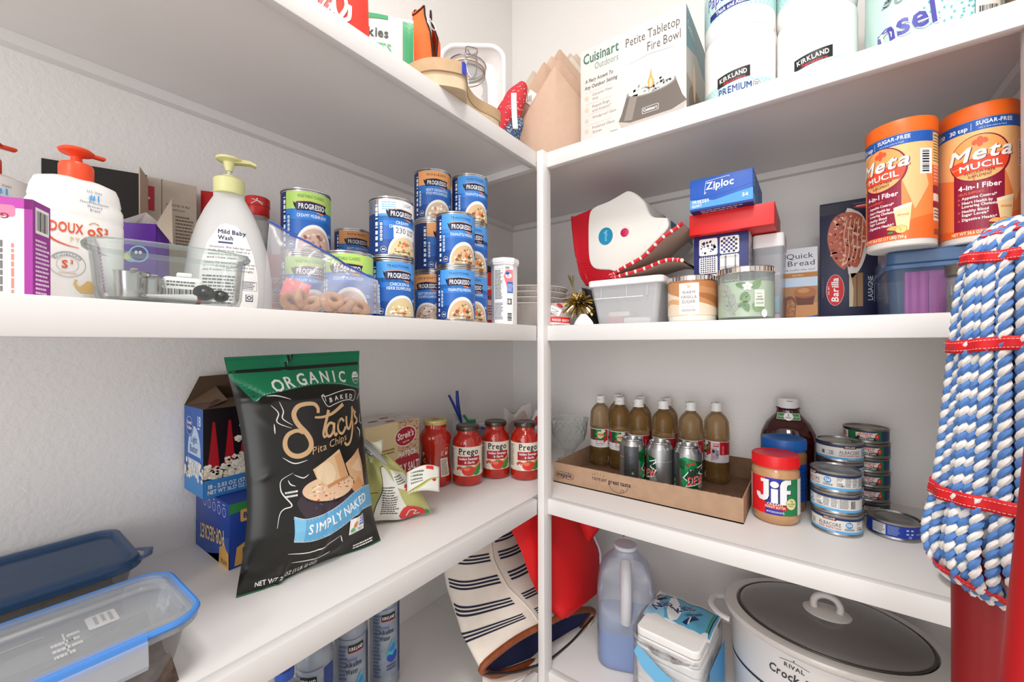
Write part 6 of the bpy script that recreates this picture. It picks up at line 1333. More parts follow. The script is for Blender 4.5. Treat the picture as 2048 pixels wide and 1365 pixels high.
# peanut butter jars, dark bottle
def pb_jar(name, label, c, h, r, lidm, body, off, art):
    t = thing(name, label, 'jar', (*c, ZL), face(c, off))
    hl = h-.026
    G().lathe([(0, .002), (r*.80, .0005), (r*.93, .006), (r, .020), (r, hl-.016), (r*.985, hl-.008), (r*.90, hl-.002), (r*.86, hl+.004), (0, hl+.004)], body, 52).build('jar_body', t)
    g = G(); g.lathe([(r*.9, hl), (r*.985, hl), (r*.99, hl+.002), (r*.99, h-.003), (r*.96, h), (r*.88, h+.0003), (r*.86, h-.0008), (0, h-.0008)], lidm, 52, caps=False)
    for k in range(72):
        q = 2*PI*k/72; g.box(-.0005, -.0004, hl+.003, .0005, .0006, h-.004, lidm, 0, xf=Matrix.Rotation(q, 4, 'Z') @ Matrix.Translation((0, -r*.99, 0)))
    o = g.build('ribbed_lid', t); o['kind'] = 'stuff'
    art(t, r); return t
PB = P('#c39468', .28, noise=.1, ns=25, coat=.4, name='peanut_butter'); PB2 = P('#a87442', .3, noise=.1, ns=25, coat=.4, name='dark_peanut_butter')
def jif_art(t, r):
    r2 = r+.0003
    lab = G().lathe([(r2, .024), (r2, .104)], P('#d41a22', .38), 60, caps=False, a0=-PI/2-2.4, a1=-PI/2+2.4).build('label', t)
    A = r2*2.39; a = Art(clip=(-A, .0242, A, .1038)); jb, jg_ = P('#2a2a9a', .38), P('#1a7a4a', .38)
    a.rect(-.0165, .0242, .0165, .1038, jb, 1); a.rect(.0165, .0242, .052, .1038, jg_, 1); a.rect(-.055, .0242, -.0165, .1038, P('#e01c24', .38), 1); a.rect(.052, .0242, A, .1038, P('#e8e4e0'), 1); a.rect(-A, .0242, -.055, .1038, P('#e8e4e0'), 1)
    for dx, m, l in ((.0014, BLACK, 2), (0, P('#e9e9ec', .35), 3)):
        a.poly([(-.0200+dx, .1000-dx), (-.0090+dx, .1000-dx), (-.0090+dx, .0640-dx), (-.0120+dx, .0560-dx), (-.0190+dx, .0515-dx), (-.0290+dx, .0525-dx), (-.0360+dx, .0600-dx), (-.0365+dx, .0680-dx), (-.0275+dx, .0680-dx), (-.0255+dx, .0625-dx), (-.0215+dx, .0625-dx), (-.0200+dx, .0660-dx)], m, l); a.poly([(-.026+dx, .1000-dx), (-.019+dx, .1-dx), (-.019+dx, .0925-dx), (-.026+dx, .0925-dx)], m, l)
        a.rect(-.0050+dx, .0500-dx, .0080+dx, .0810-dx, m, l); a.ell(.0015+dx, .0905-dx, .0082, .0072, m, l)
        a.poly([(.0120+dx, .0480-dx), (.0120+dx, .0900-dx), (.0150+dx, .0980-dx), (.0220+dx, .1025-dx), (.0340+dx, .1025-dx), (.0340+dx, .0930-dx), (.0270+dx, .0920-dx), (.0250+dx, .0870-dx), (.0250+dx, .0800-dx), (.0330+dx, .0800-dx), (.0330+dx, .0720-dx), (.0250+dx, .0720-dx), (.0250+dx, .0480-dx)], m, l)
    a.poly([(-.020, .0385), (.024, .0355), (.026, .0455), (-.019, .0485)], P('#c01820'), 4); a.text('CREAMY', .003, .0445, .0052, P('#f0e0c0'), 1, l=5, width=.032); a.text('PEANUT BUTTER', .003, .0385, .0046, P('#f0e0c0'), 1, l=5, width=.040); a.text('NET WT 28 OZ (1 LB 12 OZ) 793g', .003, .0288, .0034, WHITE, 1, l=4, width=.034)
    a.ell(.0345, .0505, .0115, .0130, P('#3a5a2a'), 5); a.ell(.0345, .0505, .0108, .0122, P('#e0d898'), 6); a.text('7g', .0345, .0555, .0040, P('#2a5a2a'), 1, l=7, width=.006); a.text('PROTEIN', .0345, .0490, .0032, P('#2a5a2a'), 1, l=7, width=.0165); a.fine(.028, .0440, .041, .0468, 1, P('#2a5a2a'), 7)
    put(a, 'label_print', lab, on_cyl(r2), su=.004, lift=.00008)
def skip_art(t, r):
    r2 = r+.0003
    lab = G().lathe([(r2, .026), (r2, .115)], P('#1c54b0', .38), 60, caps=False).build('label', t)
    a = Art()
    for k in range(8): a.stroke([(-.04, .034+.010*k), (.0, .032+.010*k), (.06, .036+.010*k)], .0016, P('#123a80'), 1)
    put(a, 'label_print', lab, on_cyl(r2), su=.004)
pb_jar('peanut_butter_jar', 'red lidded peanut butter jar with tricolour label at the tray end', (-.0715, 1.1125), .151, .0468, P('#e01a20', .38, name='red_lid'), PB, -4, jif_art)
pb_jar('peanut_butter_jar', 'blue lidded peanut butter jar standing behind the red lidded one', (-.0605, 1.2075), .170, .0468, P('#1c62b0', .38, name='blue_lid'), PB2, 0, skip_art)
kc = (-.056, 1.318)
t = thing('juice_bottle', 'dark red bottle with white cap and green neck band behind peanut butter', 'bottle', (*kc, ZL), face(kc, 2))
DKR = P('#3a0c0c', .08, coat=.8, name='dark_red_juice')
G().lathe([(0, 0), (.93, 0), (1, .006), (1, .150), (.95, .165), (.78, .190), (.56, .206), (.44, .214), (.41, .222), (.41, .226), (.44, .228), (.44, .230), (.41, .232)], DKR, 48, sx=.064, sy=.050, pw=2.2).build('bottle_body', t)
G().lathe([(0, .230), (.0245, .230), (.0250, .232), (.0250, .2520), (.0238, .2545), (0, .255)], CAPW, 36).build('cap', t)
a = Art(); gb = P('#4a8a4a', .4); a.poly([(-.026, .206), (.026, .206), (.024, .222), (-.024, .222)], WHITE, 1); a.poly([(-.0252, .2068), (.0252, .2068), (.0233, .2212), (-.0233, .2212)], gb, 2); a.ell(0, .2135, .0105, .0095, WHITE, 3); a.text('2', 0, .2150, .0052, INK, 1, l=4); a.text('PACK', 0, .2088, .0042, INK, 1, l=4, width=.012); a.text('Organic', -.0165, .2118, .0036, WHITE, 0, l=3, width=.0125); a.text('Organic', .0172, .2118, .0036, WHITE, 0, l=3, width=.0125)
put(a, 'neck_label', t, lambda u, v, d: (u, -(.0345-(v-.206)*.62)*math.cos(min(1.3, abs(u)/.036)*.9)-d-.0015, v-.004), su=.004)
a = Art(); a.fine(-.004, .2460, .014, .250, 1, P('#4a4a4a'), 1); put(a, 'cap_print', t, on_cyl(.0251))

# tuna cans
TL_ = P('#dcd9d4', .4); TLB = P('#58a8e0', .4); TNV = P('#1c2c5a', .4)
def tuna_can(label, c, z, r, h, off, kind, group):
    t = thing('tuna_can', label, 'can', (*c, z), face(c, off), group)
    G().lathe([(0, .003), (r-.005, .003), (r-.004, .0005), (r-.001, 0), (r, .0015), (r, .004), (r-.0015, .0065), (r-.0012, h-.0055), (r+.0003, h-.0035), (r+.0003, h-.001), (r-.001, h), (r-.003, h), (r-.0045, h-.0035), (r-.012, h-.003), (r-.0135, h-.004), (0, h-.004)], TIN2 if kind != 'sea' else P('#8a8680', .32, 1.0), 52).build('tin_body', t)
    r2 = r-.0008; lab = G().lathe([(r2, .0068), (r2, h-.006)], TL_ if kind == 'alb' else (P('#16345a', .38) if kind == 'sea' else P('#1c3aa0', .38)), 60, caps=False).build('label', t)
    A = PI*r2*.995; a = Art(clip=(-A, .0069, A, h-.0061)); v1 = h-.006
    if kind == 'alb':
        a.rect(-A, .0069, A, .0118, TLB, 1); a.rect(-A, .0118, A, .0124, WHITE, 2); a.rect(-A, v1-.0048, A, v1, TNV, 1)
        a.rect(-.012, v1-.0068, .012, v1-.001, BLACK, 3); a.rect(-.012, v1-.0068, .012, v1-.0060, P('#c8202c'), 4); a.text('KIRKLAND', 0, v1-.0050, .0034, WHITE, 1, l=5, width=.020); a.text('ALBACORE', 0, .0195, .0072, P('#2a2a36'), 0, l=3, width=.040); a.text('SOLID WHITE TUNA', 0, .0140, .0036, P('#c03a3a'), 1, l=3, width=.040); a.text('IN WATER', .004, .0082, .0026, WHITE, 0, l=3, width=.014)
        a.ell(.034, .0255, .0066, .0066, P('#3a90d0'), 3); a.text('42g', .034, .0250, .0042, WHITE, 1, l=4, width=.010); a.fine(.0295, .0215, .0385, .0240, 1, WHITE, 4); a.fine(.026, .0135, .044, .0180, 2, INK, 3)
        for x in (.050, -.118): 
            a.rrect(x, .0128, x+.040, v1-.0050, .0005, INK, 2); a.rect(x+.0004, .0132, x+.0396, v1-.0054, P('#e8e6e2'), 3); a.text('Nutrition', x+.006, v1-.0085, .0028, INK, 1, l=4, width=.010); a.text('Facts', x+.0045, v1-.0120, .0028, INK, 1, l=4, width=.007); a.fine(x+.001, .014, x+.011, .022, 3, INK, 4); a.text('190', x+.0095, .0142, .0042, INK, 1, l=4, width=.007); a.fine(x+.014, .0138, x+.026, v1-.006, 6, P('#4a4a4a'), 4); a.fine(x+.0275, .0138, x+.039, v1-.006, 6, P('#4a4a4a'), 4)
        a.fine(.092, .0135, .110, v1-.006, 7, P('#6a6a6a'), 3); a.bars(.112, .015, .122, v1-.007, INK, 3, 14)
        a.rect(-.040, .0155, -.030, .0245, INK, 3); a.bars(-.0395, .016, -.0305, .024, WHITE, 4, 7); a.rect(-.054, .016, -.048, .024, P('#5a5a6a'), 3)
        a.rect(.022, .0128, .0225, .013, INK, 3)
    if kind == 'sea':
        a.rect(.018, .0069, .030, v1, P('#1a6a3a', .38), 1); a.rect(-.034, .0069, -.020, v1, P('#1a6a3a', .38), 1); a.poly([(-.018, .010), (.018, .009), (.021, v1-.003), (-.019, v1-.003)], P('#e0dcd6'), 2); a.poly([(-.020, .0075), (.020, .0068), (.017, .0145), (0, .0125), (-.017, .0148)], P('#1c2a2c'), 3)
        a.text('Chicken', .001, .0195, .0058, P('#c03a40'), 1, l=4, width=.023); a.text('of the', -.006, .0155, .0026, P('#c03a40'), 0, l=4, width=.006); a.text('Sea', .0045, .0140, .0056, P('#c03a40'), 1, l=4, width=.0115); a.text('CHUNK LIGHT', .001, .0085, .0032, P('#e8ece8'), 1, l=5, width=.026)
        a.ell(.0205, .0165, .0042, .0062, P('#c8202c'), 5); a.ell(.0205, .0165, .0018, .0026, P('#e87a5a'), 6); a.poly([(-.0165, .0185), (-.0125, .0225), (-.009, .0205), (-.010, .0155), (-.015, .0145)], P('#d89a6a'), 4); a.ell(-.0135, .0145, .003, .002, BLACK, 5)
        a.rect(-.062, .0075, -.036, v1-.002, P('#e0dcd6'), 1.5); a.bars(-.055, .010, -.041, v1-.004, P('#a82838'), 3, 14)
    if kind == 'flat':
        a.rect(-.032, .0085, -.008, v1-.001, P('#d8d6d2'), 2); a.fine(-.031, .0095, -.009, v1-.002, 8, P('#4a4a4a'), 3); a.fine(-.005, .0095, .014, v1-.002, 8, P('#8aa0d8'), 2)
        for x, y in ((.026, .024), (.034, .024), (.026, .0165), (.034, .0165)): a.ell(x, y, .0026, .0016, P('#c8d0e8'), 2, n=10)
        a.ring(.0305, .0105, .0022, .0020, .0009, P('#c8d0e8'), 2, n=10); a.fine(.042, .0145, .060, .017, 1, P('#c8d0e8'), 2)
    put(a, 'label_print', lab, on_cyl(r2), su=.004, lift=.00008)
    return t
kf, kb = (.0376, 1.1275), (.0470, 1.2195); HT = .0443
for k, (off, lb) in enumerate(((-16, 'bottom can of the front stack of three white tuna cans'), (-112, 'middle can of the front stack of three white tuna cans'), (-62, 'top can of the front stack of three white tuna cans'))):
    tuna_can(lb, (kf[0]+(.001, -.0005, -.001)[k], kf[1]), ZL+.0002+HT*k, .0445, HT-.0003, off, 'alb', 'white tuna cans')
for k in range(4):
    tuna_can(('lowest can in the rear stack of white tuna cans', 'second can up in the rear stack of white tuna cans', 'third can up in the rear stack of white tuna cans', 'topmost can of the rear stack of white tuna cans, with recycling code')[k], kb, ZL+.0002+HT*k, .0445, HT-.0003, 26, 'alb', 'white tuna cans')
ct = (.1000, 1.2905)
c0 = tuna_can('small green tuna can, lowest of six stacked at the wall', ct, ZL+.0002, .0430, .0334, 6, 'sea', 'small green tuna cans')
for k, w_ in enumerate(('second', 'third', 'fourth', 'fifth', 'topmost')): dup(c0, (ct[0]+(.001 if k % 2 else -.0005), ct[1], ZL+.0002+.0337*(k+1)), face(ct, (8, 3, 7, 4, 0)[k]), f'small green tuna can, {w_} of six stacked at the wall' if k == 4 else f'small green tuna can, {w_} from below in the stack of six')
tuna_can('low wide blue tuna can standing alone at the right end', (.1345, 1.1705), ZL+.0002, .0440, .036, -6, 'flat', None)
t = thing('white_plate', 'white plate showing its rim behind the mop head', 'plate', (.2250, .985, ZL), 0).scale = (.7, .7, 1); t = bpy.data.objects['white_plate']
G().lathe([(0, .001), (.045, .001), (.05, .003), (.078, .014), (.080, .016), (.078, .017), (.05, .006), (0, .004)], P('#e6e4dc', .2, coat=.5), 64).build('plate_body', t, fix=True)
# ================================================================ fourth shelf
# water bottles on the left
WAT = FILM('#c4ccd8', .22, .05, 'clear_water_bottle'); WATC = P('#6f8cc0', .12, t=.5, ior=1.2, name='water_tint')
def water(label, c, off):
    t = thing('water_bottle', label, 'bottle', (*c, ZB), face(c, off), 'tall water bottles under the chip shelf')
    r = .036; prof = [(0, .002), (.030, .001), (r, .008)]
    for k in range(14): prof += [(r-.0006, .020+.014*k), (r, .027+.014*k)]
    prof += [(r, .215), (.030, .238), (.017, .256), (.0135, .260), (.0135, .270)]
    G().lathe(prof, WAT, 36, caps=False).build('bottle_body', t); G().lathe([(0, .003), (r-.002, .004), (r-.002, .21), (.028, .235), (0, .236)], P('#cdd3dc', .25, noise=.38, ns=26, name='rippled_water'), 32).build('water', t)
    G().lathe([(0, .268), (.0155, .268), (.0158, .284), (0, .285)], P('#2a50a8', .4), 28).build('cap', t)
    A = PI*r*.98; a = Art(clip=(-A, .02, A, .24)); ik = P('#3a3e50', .4)
    a.rect(-.012, .1735, .022, .1905, BLACK, 2); a.rect(-.012, .1735, .022, .1755, P('#c02030'), 3); a.text('KIRKLAND', .005, .1785, .0075, WHITE, 1, l=4, width=.030); a.text('Ionized', -.004, .156, .0075, P('#3a5ab8'), 0, l=3, width=.021); a.text('Alkaline', .0, .143, .0105, ik, 1, l=3, width=.036); a.text('Water', -.004, .128, .0105, ik, 1, l=3, width=.027)
    a.poly([(.016, .128), (.021, .112), (.026, .098), (.026, .082), (.018, .073), (.008, .073), (0, .082), (.0, .096), (.007, .110)], P('#4ab4bc', .3), 3, sm=3); a.poly([(.026, .095), (.026, .082), (.018, .073), (.008, .073), (0, .082), (.004, .092), (.014, .088), (.020, .096)], P('#2a4ab0', .3), 4, sm=3); a.poly([(.004, .10), (.014, .098), (.022, .104), (.018, .118), (.012, .112)], P('#3a7ac8', .3), 4, sm=2)
    a.fine(-.034, .035, -.014, .19, 18, P('#5a6a90'), 2, seed=7); a.fine(.0, .050, .025, .066, 2, P('#4a5a8a'), 2); a.stroke([(-.034, .205), (.0, .202), (.034, .205)], .0012, P('#4a5a80'), 2); a.rect(.036, .03, .06, .2, P('#1e3a86', .3), 2)
    put(a, 'label_print', t, on_cyl(r+.0004), su=.004)
    return t
w0 = water('tall clear water bottle, rightmost of the row under the chip shelf', (-.870, .640), 8)
for c, off, lb in (((-.846, .532), 10, 'tall clear water bottle, second from the right in its row'), ((-.828, .440), -30, 'tall clear water bottle with blue side showing, third from the right'), ((-.747, .342), -10, 'tall clear water bottle, leftmost of the row under the chip shelf')):
    dup(w0, (*c, ZB), face(c, off), lb)

# striped canvas bag with leather zip
CAN = P('#e3d8cc', .9, bump=.3, bs=400, noise=.05, name='cream_canvas'); NVS = P('#1a1c34', .8); LEA = P('#8a4622', .4, noise=.25, ns=60, name='brown_leather'); LIN = P('#22264e', .8, name='navy_lining')
t = thing('striped_bag', 'cream canvas bag with navy stripes and open leather-trimmed zip', 'bag', (0, 0, 0), 0)
SEC = [((-.620, .723, .878), (-.532, 1.148, .822)), ((-.676, .720, .900), (-.563, 1.150, .868)), ((-.725, .733, .951), (-.616, 1.111, .920)), ((-.765, .753, 1.011), (-.688, 1.095, .984)), ((-.795, .805, 1.072), (-.732, 1.063, 1.047))]
DV = [Vector((-.012, .008, -.050)), Vector((-.04, .03, -.02)), Vector((-.06, .045, .0)), Vector((-.06, .045, 0)), Vector((-.05, .04, 0))]
def tote(u, v, lift=0.0):
    q = v*4; i = min(3, int(q)); k = q-i
    k2 = k*k*(3-2*k) if False else k
    L = Vector(SEC[i][0]).lerp(Vector(SEC[i+1][0]), k2); R = Vector(SEC[i][1]).lerp(Vector(SEC[i+1][1]), k2); D_ = DV[i].lerp(DV[i+1], k2)
    c = (L+R)/2+D_; U = (R-L)/2*.97; a_ = 2*PI*u
    w = 1+.035*math.sin(3*a_+4*v)+.02*math.sin(7*a_-6*v)
    return c - U*math.cos(a_)*w*(1+lift*6) - D_*math.sin(a_)*w*(1.15+lift*6)
g = G(); g.grid(lambda u, v: tote(u, v), 64, 40, CAN, cu=True, flip=False); o = g.build('canvas_body', t, sharp=0); md = o.modifiers.new('t', 'SOLIDIFY'); md.thickness = .003; md.offset = 0
a = Art()
for v0 in (.165, .36, .545, .725, .90):
    for k in range(3):
        for (u0, u1) in ((.02, .215), (.245, .48)):
            pts = [(u0+(u1-u0)*i/16, v0+.028*k+.018*math.sin(9*(u0+(u1-u0)*i/16)+v0*9)) for i in range(17)]; a.stroke(pts, .0155, NVS, 1, sm=0)
a.clip = (0, 0, 1, .99)
def tmap(u, v, d):
    e = .004; p = tote(u, v); n = (tote(u+e, v)-tote(u-e, v)).cross(tote(u, min(1, v+e))-tote(u, max(0, v-e))); n.normalize()
    c_ = (tote(0, v)+tote(.5, v))/2
    if n.dot(p-c_) < 0: n = -n
    return p+n*(.0022+d)
put(a, 'stripe_print', t, tmap, su=.02, sv=.02)
G().tube([tmap(.23+.006*math.sin(7*i/30), i/30*.99, .0004) for i in range(31)], .0035, CAN, 6, flat=.4).build('seam_strip', t)
G().tube([tote(i/48, 0) for i in range(48)], .0085, LEA, 8, closed=True).build('leather_trim', t)
g = G(); mc = (tote(0, 0)+tote(.5, 0))/2; g.grid(lambda u, v: tote(u, .01).lerp(tote(u, .35)*.35+mc*.65+Vector((-.02, .02, .03)), v), 48, 8, LIN, cu=True); g.build('navy_lining', t, sharp=0)
g = G(); low = [tote(i/20*.5, 0) for i in range(21)]
lowb = [tote(1-i/20*.5, 0)+Vector((.012, -.012, 0)) for i in range(21)]
g.grid(lambda u, v: tote(1-.5*u, 0).lerp(mc+Vector((.035, -.03, -.022)), .55*math.sin(PI*u)*v)+Vector((.004, -.004, -.004*v)), 24, 6, LEA); g.build('leather_flap', t, sharp=0)
G().tube([tote(1-.5*i/24, 0).lerp(mc+Vector((.035, -.03, -.022)), .56*math.sin(PI*i/24))+Vector((.005, -.005, 0)) for i in range(25)], .0028, P('#2a2426', .4), 6).build('zip_teeth', t)
def under(u, v):
    p = tote(1-.5*u, 0); q = Vector((p.x+.01*math.sin(9*u), p.y, ZB+.002)); r_ = p.lerp(q, v); return r_+Vector((.022, -.022, 0))*math.sin(PI*v)*math.sin(PI*u)
g = G(); g.grid(under, 30, 12, CAN); g.build('folded_underside', t, sharp=0)

# red shopping bag
REDF = P('#c90d12', .62, bump=.25, bs=500, name='red_woven_fabric')
t = thing('red_fabric_bag', 'bright red fabric bag stuffed into the corner behind the post', 'bag', (0, 0, 0), 0)
ROW = [((-.611, .842, 1.173), (-.545, 1.132, 1.092)), ((-.617, .831, 1.135), (-.545, 1.132, 1.055)), ((-.589, .845, 1.071), (-.521, 1.168, .964)), ((-.578, .866, 1.002), (-.518, 1.168, .882)), ((-.576, .904, .935), (-.515, 1.138, .843)), ((-.566, .937, .886), (-.516, 1.036, .858)), ((-.547, .963, .852), (-.540, .993, .841))]
def rsurf(s, dz=0):
    def f(u, v):
        q = v*6; i = min(5, int(q)); k = q-i; A = Vector(ROW[i][0]).lerp(Vector(ROW[i+1][0]), k); B = Vector(ROW[i][1]).lerp(Vector(ROW[i+1][1]), k)
        p = A.lerp(B, u); b = .020*math.sin(PI*u)**.7*math.sin(PI*min(1, .25+v*.75))**.5 if v < 1 else 0
        z = p.z if p.z < ZL-TH-.006 or True else 0
        zmax = ZL-.043
        return Vector((p.x-.012, p.y+.010, min(p.z, zmax))) + Vector((.74, -.62, 0))*(b*s + .004*math.sin(8*u+5*v))
    return f
g = G(); g.grid(rsurf(1), 26, 30, REDF).grid(rsurf(-1), 26, 30, REDF, flip=True); g.build('bag_body', t, sharp=0)
G().tube([rsurf(1)(1.0, i/12*.42) + Vector((.004, -.004, 0)) for i in range(13)], .0032, P('#c8c4d4', .5), 6).build('white_strap', t)
lp = [(-.530, 1.060, 1.110), (-.512, 1.075, 1.060), (-.498, 1.096, 1.078), (-.482, 1.118, 1.105), (-.462, 1.146, 1.105), (-.452, 1.165, 1.085), (-.448, 1.180, 1.050)]
pp = smooth_path(lp, 5); g = G(); vs = []
for p in pp: vs += [(p[0]+.020*.8, p[1]+.02*.6-.01, p[2]+.024), (p[0]-.02*.3, p[1]-.02*.3, p[2]-.024)]
g.add(vs, [(2*i, 2*i+1, 2*i+3, 2*i+2) for i in range(len(pp)-1)], REDF); o = g.build('cloth_handle', t); o.modifiers.new('t', 'SOLIDIFY').thickness = .003

# plastic gallon jug
jc_ = (-.4165, 1.088)
t = thing('plastic_jug', 'cloudy plastic gallon jug half full of blue liquid', 'jug', (*jc_, ZB), math.radians(22))
JP = FILM('#e4e8f4', .27, .25, 'cloudy_jug_plastic')
def jug(u, v):
    zs = [0, .004, .012, .10, .190, .220, .245, .264, .278, .288, .296]; rs = [.060, .070, .074, .075, .075, .071, .062, .048, .034, .030, .030]; pw = [4, 4, 4, 4, 3.6, 3.2, 2.8, 2.4, 2.1, 2, 2]
    q = v*10; i = min(9, int(q)); k = q-i; z = zs[i]*(1-k)+zs[i+1]*k; r = rs[i]*(1-k)+rs[i+1]*k; e = pw[i]*(1-k)+pw[i+1]*k
    a_ = 2*PI*u; c, s = math.cos(a_), math.sin(a_); m = (abs(c)**e+abs(s)**e)**(-1/e)
    x, y = r*c*m, r*s*m
    if y < 0 and .14 < z < .262:   # hollow beside the handle
        f = math.sin(PI*(z-.14)/.122)**.7; y += f*.036*max(0, 1-(abs(x)/.062)**4)
    return (x, y, z)
g = G(); g.grid(jug, 72, 60, JP, cu=True); g.lathe([(0, .0005), (.062, .0005)], JP, 24, caps=False); g.build('jug_body', t)
g = G(); g.tube(smooth_path([(0, -.066, .130), (0, -.071, .155), (0, -.071, .200), (0, -.066, .228), (0, -.052, .252), (0, -.034, .266)], 5), [.020]*4+[.014]*22+[.016]*0 if False else .0145, P('#d5d4da', .4, t=.15, name='cloudy_handle'), 16); g.build('handle', t)
g = G(); BLQ = P('#1c70bc', .15, t=.0, name='blue_liquid'); g.grid(lambda u, v: tuple(Vector(jug(u, .02+.28*1.0*v))*1.0*.985 if v > 0 else Vector(jug(u, .05))*.97), 48, 10, BLQ, cu=True); o = g
lv = [Vector(jug(i/48, .30))*.985 for i in range(48)]; g.add(lv, [tuple(range(48))], P('#6f98cc', .1), False); g.build('blue_liquid', t)
G().lathe([(0, .292), (.0305, .292), (.031, .298), (.029, .3005), (0, .3005)], P('#c8ccd8', .4), 36).build('cap', t)

# napkin pack
t = thing('napkin_pack', 'plastic wrapped pack of white napkins with blue label, torn open', 'napkins', (-.2655, 1.034, ZB), math.radians(-4))
NW, ND, NH = .157, .185, .186
NP = P('#ece9e6', .7, bump=.2, bs=60, name='napkin_paper'); WR = FILM('#eef0f2', .20, .12, 'pack_film')
g = G()
for k in range(9): slab(g, -NW/2+.006+.001*(k % 2), -ND/2+.010+.002*math.sin(k), NW/2-.006-.001*(k % 3), ND/2-.006, .003+k*.0195, .0215+k*.0195, .016, NP, 5, .003)
o = g.build('napkin_stack', t); o['kind'] = 'stuff'
def wrap(u, v):
    a_ = 2*PI*u; c, s = math.cos(a_), math.sin(a_); m = (abs(c)**7+abs(s)**7)**(-1/7); k = 1+.012*math.sin(11*a_+9*v)+.01*math.sin(23*a_-6*v)*v
    cut = -.030*max(0, -s)**3 if v > .9 else 0
    return ((NW/2+.003)*c*m*k, (ND/2+.003)*s*m*k, .002+(NH-.008+cut)*v)
g = G(); g.grid(wrap, 72, 16, WR, cu=True); g.build('film_wrap', t, sharp=0)
def topf(u, v): return ((u-.5)*NW*.98, -ND*.12+v*ND*.60, NH-.006+.006*math.sin(PI*u)*math.sin(PI*v)+.0015*math.sin(17*u+9*v)-.006*(1-v)**3)
g = G(); g.grid(topf, 24, 20, P('#e6e8ea', .3, name='printed_film')); o = g.build('top_film', t, sharp=0)
a = Art(clip=(.01, .01, .985, .985)); bl = P('#5aa6c8', .35); nv = P('#1c2a5c', .4)
a.poly([(.12, .14), (.99, .08), (.99, .93), (.12, .93)], bl, 1); a.rect(.06, .90, .93, .925, P('#3a6aa8'), 2); a.rect(.90, .10, .925, .93, P('#3a8a4a'), 2); a.rect(.935, .08, .955, .95, nv, 2); a.rect(.12, .93, .9, .95, P('#4a9a5a'), 2)
a.poly([(0, .30), (.20, .42), (.30, .10), (.16, .0), (0, .0)], P('#8fc4e0', .35), 2, sm=2); a.poly([(.22, .86), (.30, .94), (.50, .40), (.42, .10), (.30, .3)], P('#e6e8ea', .35), 2, sm=2)
for dx, m, l in ((.014, WHITE, 3), (0, nv, 4)): a.text('Nap', .24+dx*.5, .42-dx*.6, .17, m, 1, sh=.2, l=l, rot=1.0, width=.40); a.text('kins', .56+dx*.5, .55-dx*.6, .17, m, 1, sh=.2, l=l, rot=1.0, width=.42)
a.text('CASUAL DINNER', .69, .52, .055, nv, 1, l=4, rot=1.0, width=.36); a.rect(.62, .17, .70, .50, nv, 4, rot=-.4); a.fine(.64, .2, .68, .46, 1, WHITE, 5, vert=True)
a.rect(.02, .60, .16, .84, BLACK, 3, rot=-.3); a.text('KIRKLAND', .09, .69, .07, WHITE, 1, l=4, rot=1.1, width=.22)
put(a, 'film_print', t, lambda u, v, d: tuple(Vector(topf(u, v))+Vector((0, 0, d+.0006))), su=.05, sv=.06)
a = Art(); a.poly([(.07, .10), (.16, .06), (.165, .0), (.12, .03), (.03, .08), (.01, .11), (.02, .13)], P('#6fb4dc', .35), 1); a.poly([(.10, .03), (.15, .045), (.165, .02), (.12, .015)], nv, 2); put(a, 'torn_print', t, on_front(-NW/2, -ND/2-.0055, .02))
a = Art(); a.rect(.02, .0, .15, .12, P('#3a90c8', .35), 1); put(a, 'side_print', t, on_right(NW/2+.006, -ND/2+.02, .01))

# slow cooker
kx, ky = (.022, 1.160)
t = thing('slow_cooker', 'white oval slow cooker with dark glass lid', 'slow cooker', (kx, ky, ZB), 0)
CWH = P('#dcd8d6', .3, coat=.3, name='white_enamel'); STO = P('#cfc9c4', .25, coat=.4, name='stoneware')
sx, sy = .200, .153
G().lathe([(0, 0), (.86, 0), (.90, .006), (.92, .05), (.945, .12), (.955, .196), (.965, .200), (.965, .203), (.93, .203)], CWH, 72, sx=sx, sy=sy).build('housing', t)
G().lathe([(.90, .190), (.955, .2045), (1.0, .207), (1.025, .211), (1.03, .217), (1.015, .222), (.955, .2245), (.895, .2245), (.872, .220), (.855, .205), (.85, .12)], STO, 80, sx=sx, sy=sy, caps=False).build('stoneware_rim', t)
SMK = P('#736e6b', .22, coat=.5, name='smoked_glass_lid')
G().lathe([(.868, .221), (.862, .2245), (.84, .2285), (.78, .2325), (.60, .2385), (.35, .2425), (.10, .244), (0, .2442)], SMK, 72, sx=sx, sy=sy, caps=False).build('glass_lid', t)
G().tube([(sx*.868*math.cos(2*PI*i/72), sy*.868*math.sin(2*PI*i/72), .2245) for i in range(72)], .0026, P('#3a3634', .3), 8, closed=True).build('lid_rim', t)
KN = P('#d9d2ce', .3, name='white_knob_plastic'); g = G(); g.lathe([(0, .243), (.044, .2425), (.0445, .2455), (.030, .2495), (0, .251)], KN, 40, sx=1, sy=.78)
g.build('knob_base', t)
G().tube(smooth_path([(-.022, 0, .246), (-.024, 0, .262), (-.016, 0, .276), (0, 0, .281), (.016, 0, .276), (.024, 0, .262), (.022, 0, .246)], 5), .0068, KN, 12).build('knob_loop', t)
for s_ in (-1, 1): G().tube(smooth_path([(s_*.188, -.045, .178), (s_*.212, -.042, .182), (s_*.232, -.022, .185), (s_*.236, 0, .186), (s_*.232, .022, .185), (s_*.212, .042, .182), (s_*.188, .045, .178)], 4), .0085, CWH, 12, flat=.75).build('side_handle', t)
a = Art(); dg = P('#3a3838', .4); a.text('RIVAL', .0, .176, .0085, dg, 1, l=2, width=.034); a.stroke([(-.024, .1875), (0, .1915), (.024, .1875)], .001, dg, 2); a.ell(0, .1945, .0014, .0014, dg, 2); a.text('Crock-Pot', 0, .150, .017, dg, 1, l=2, sh=.15, width=.09)
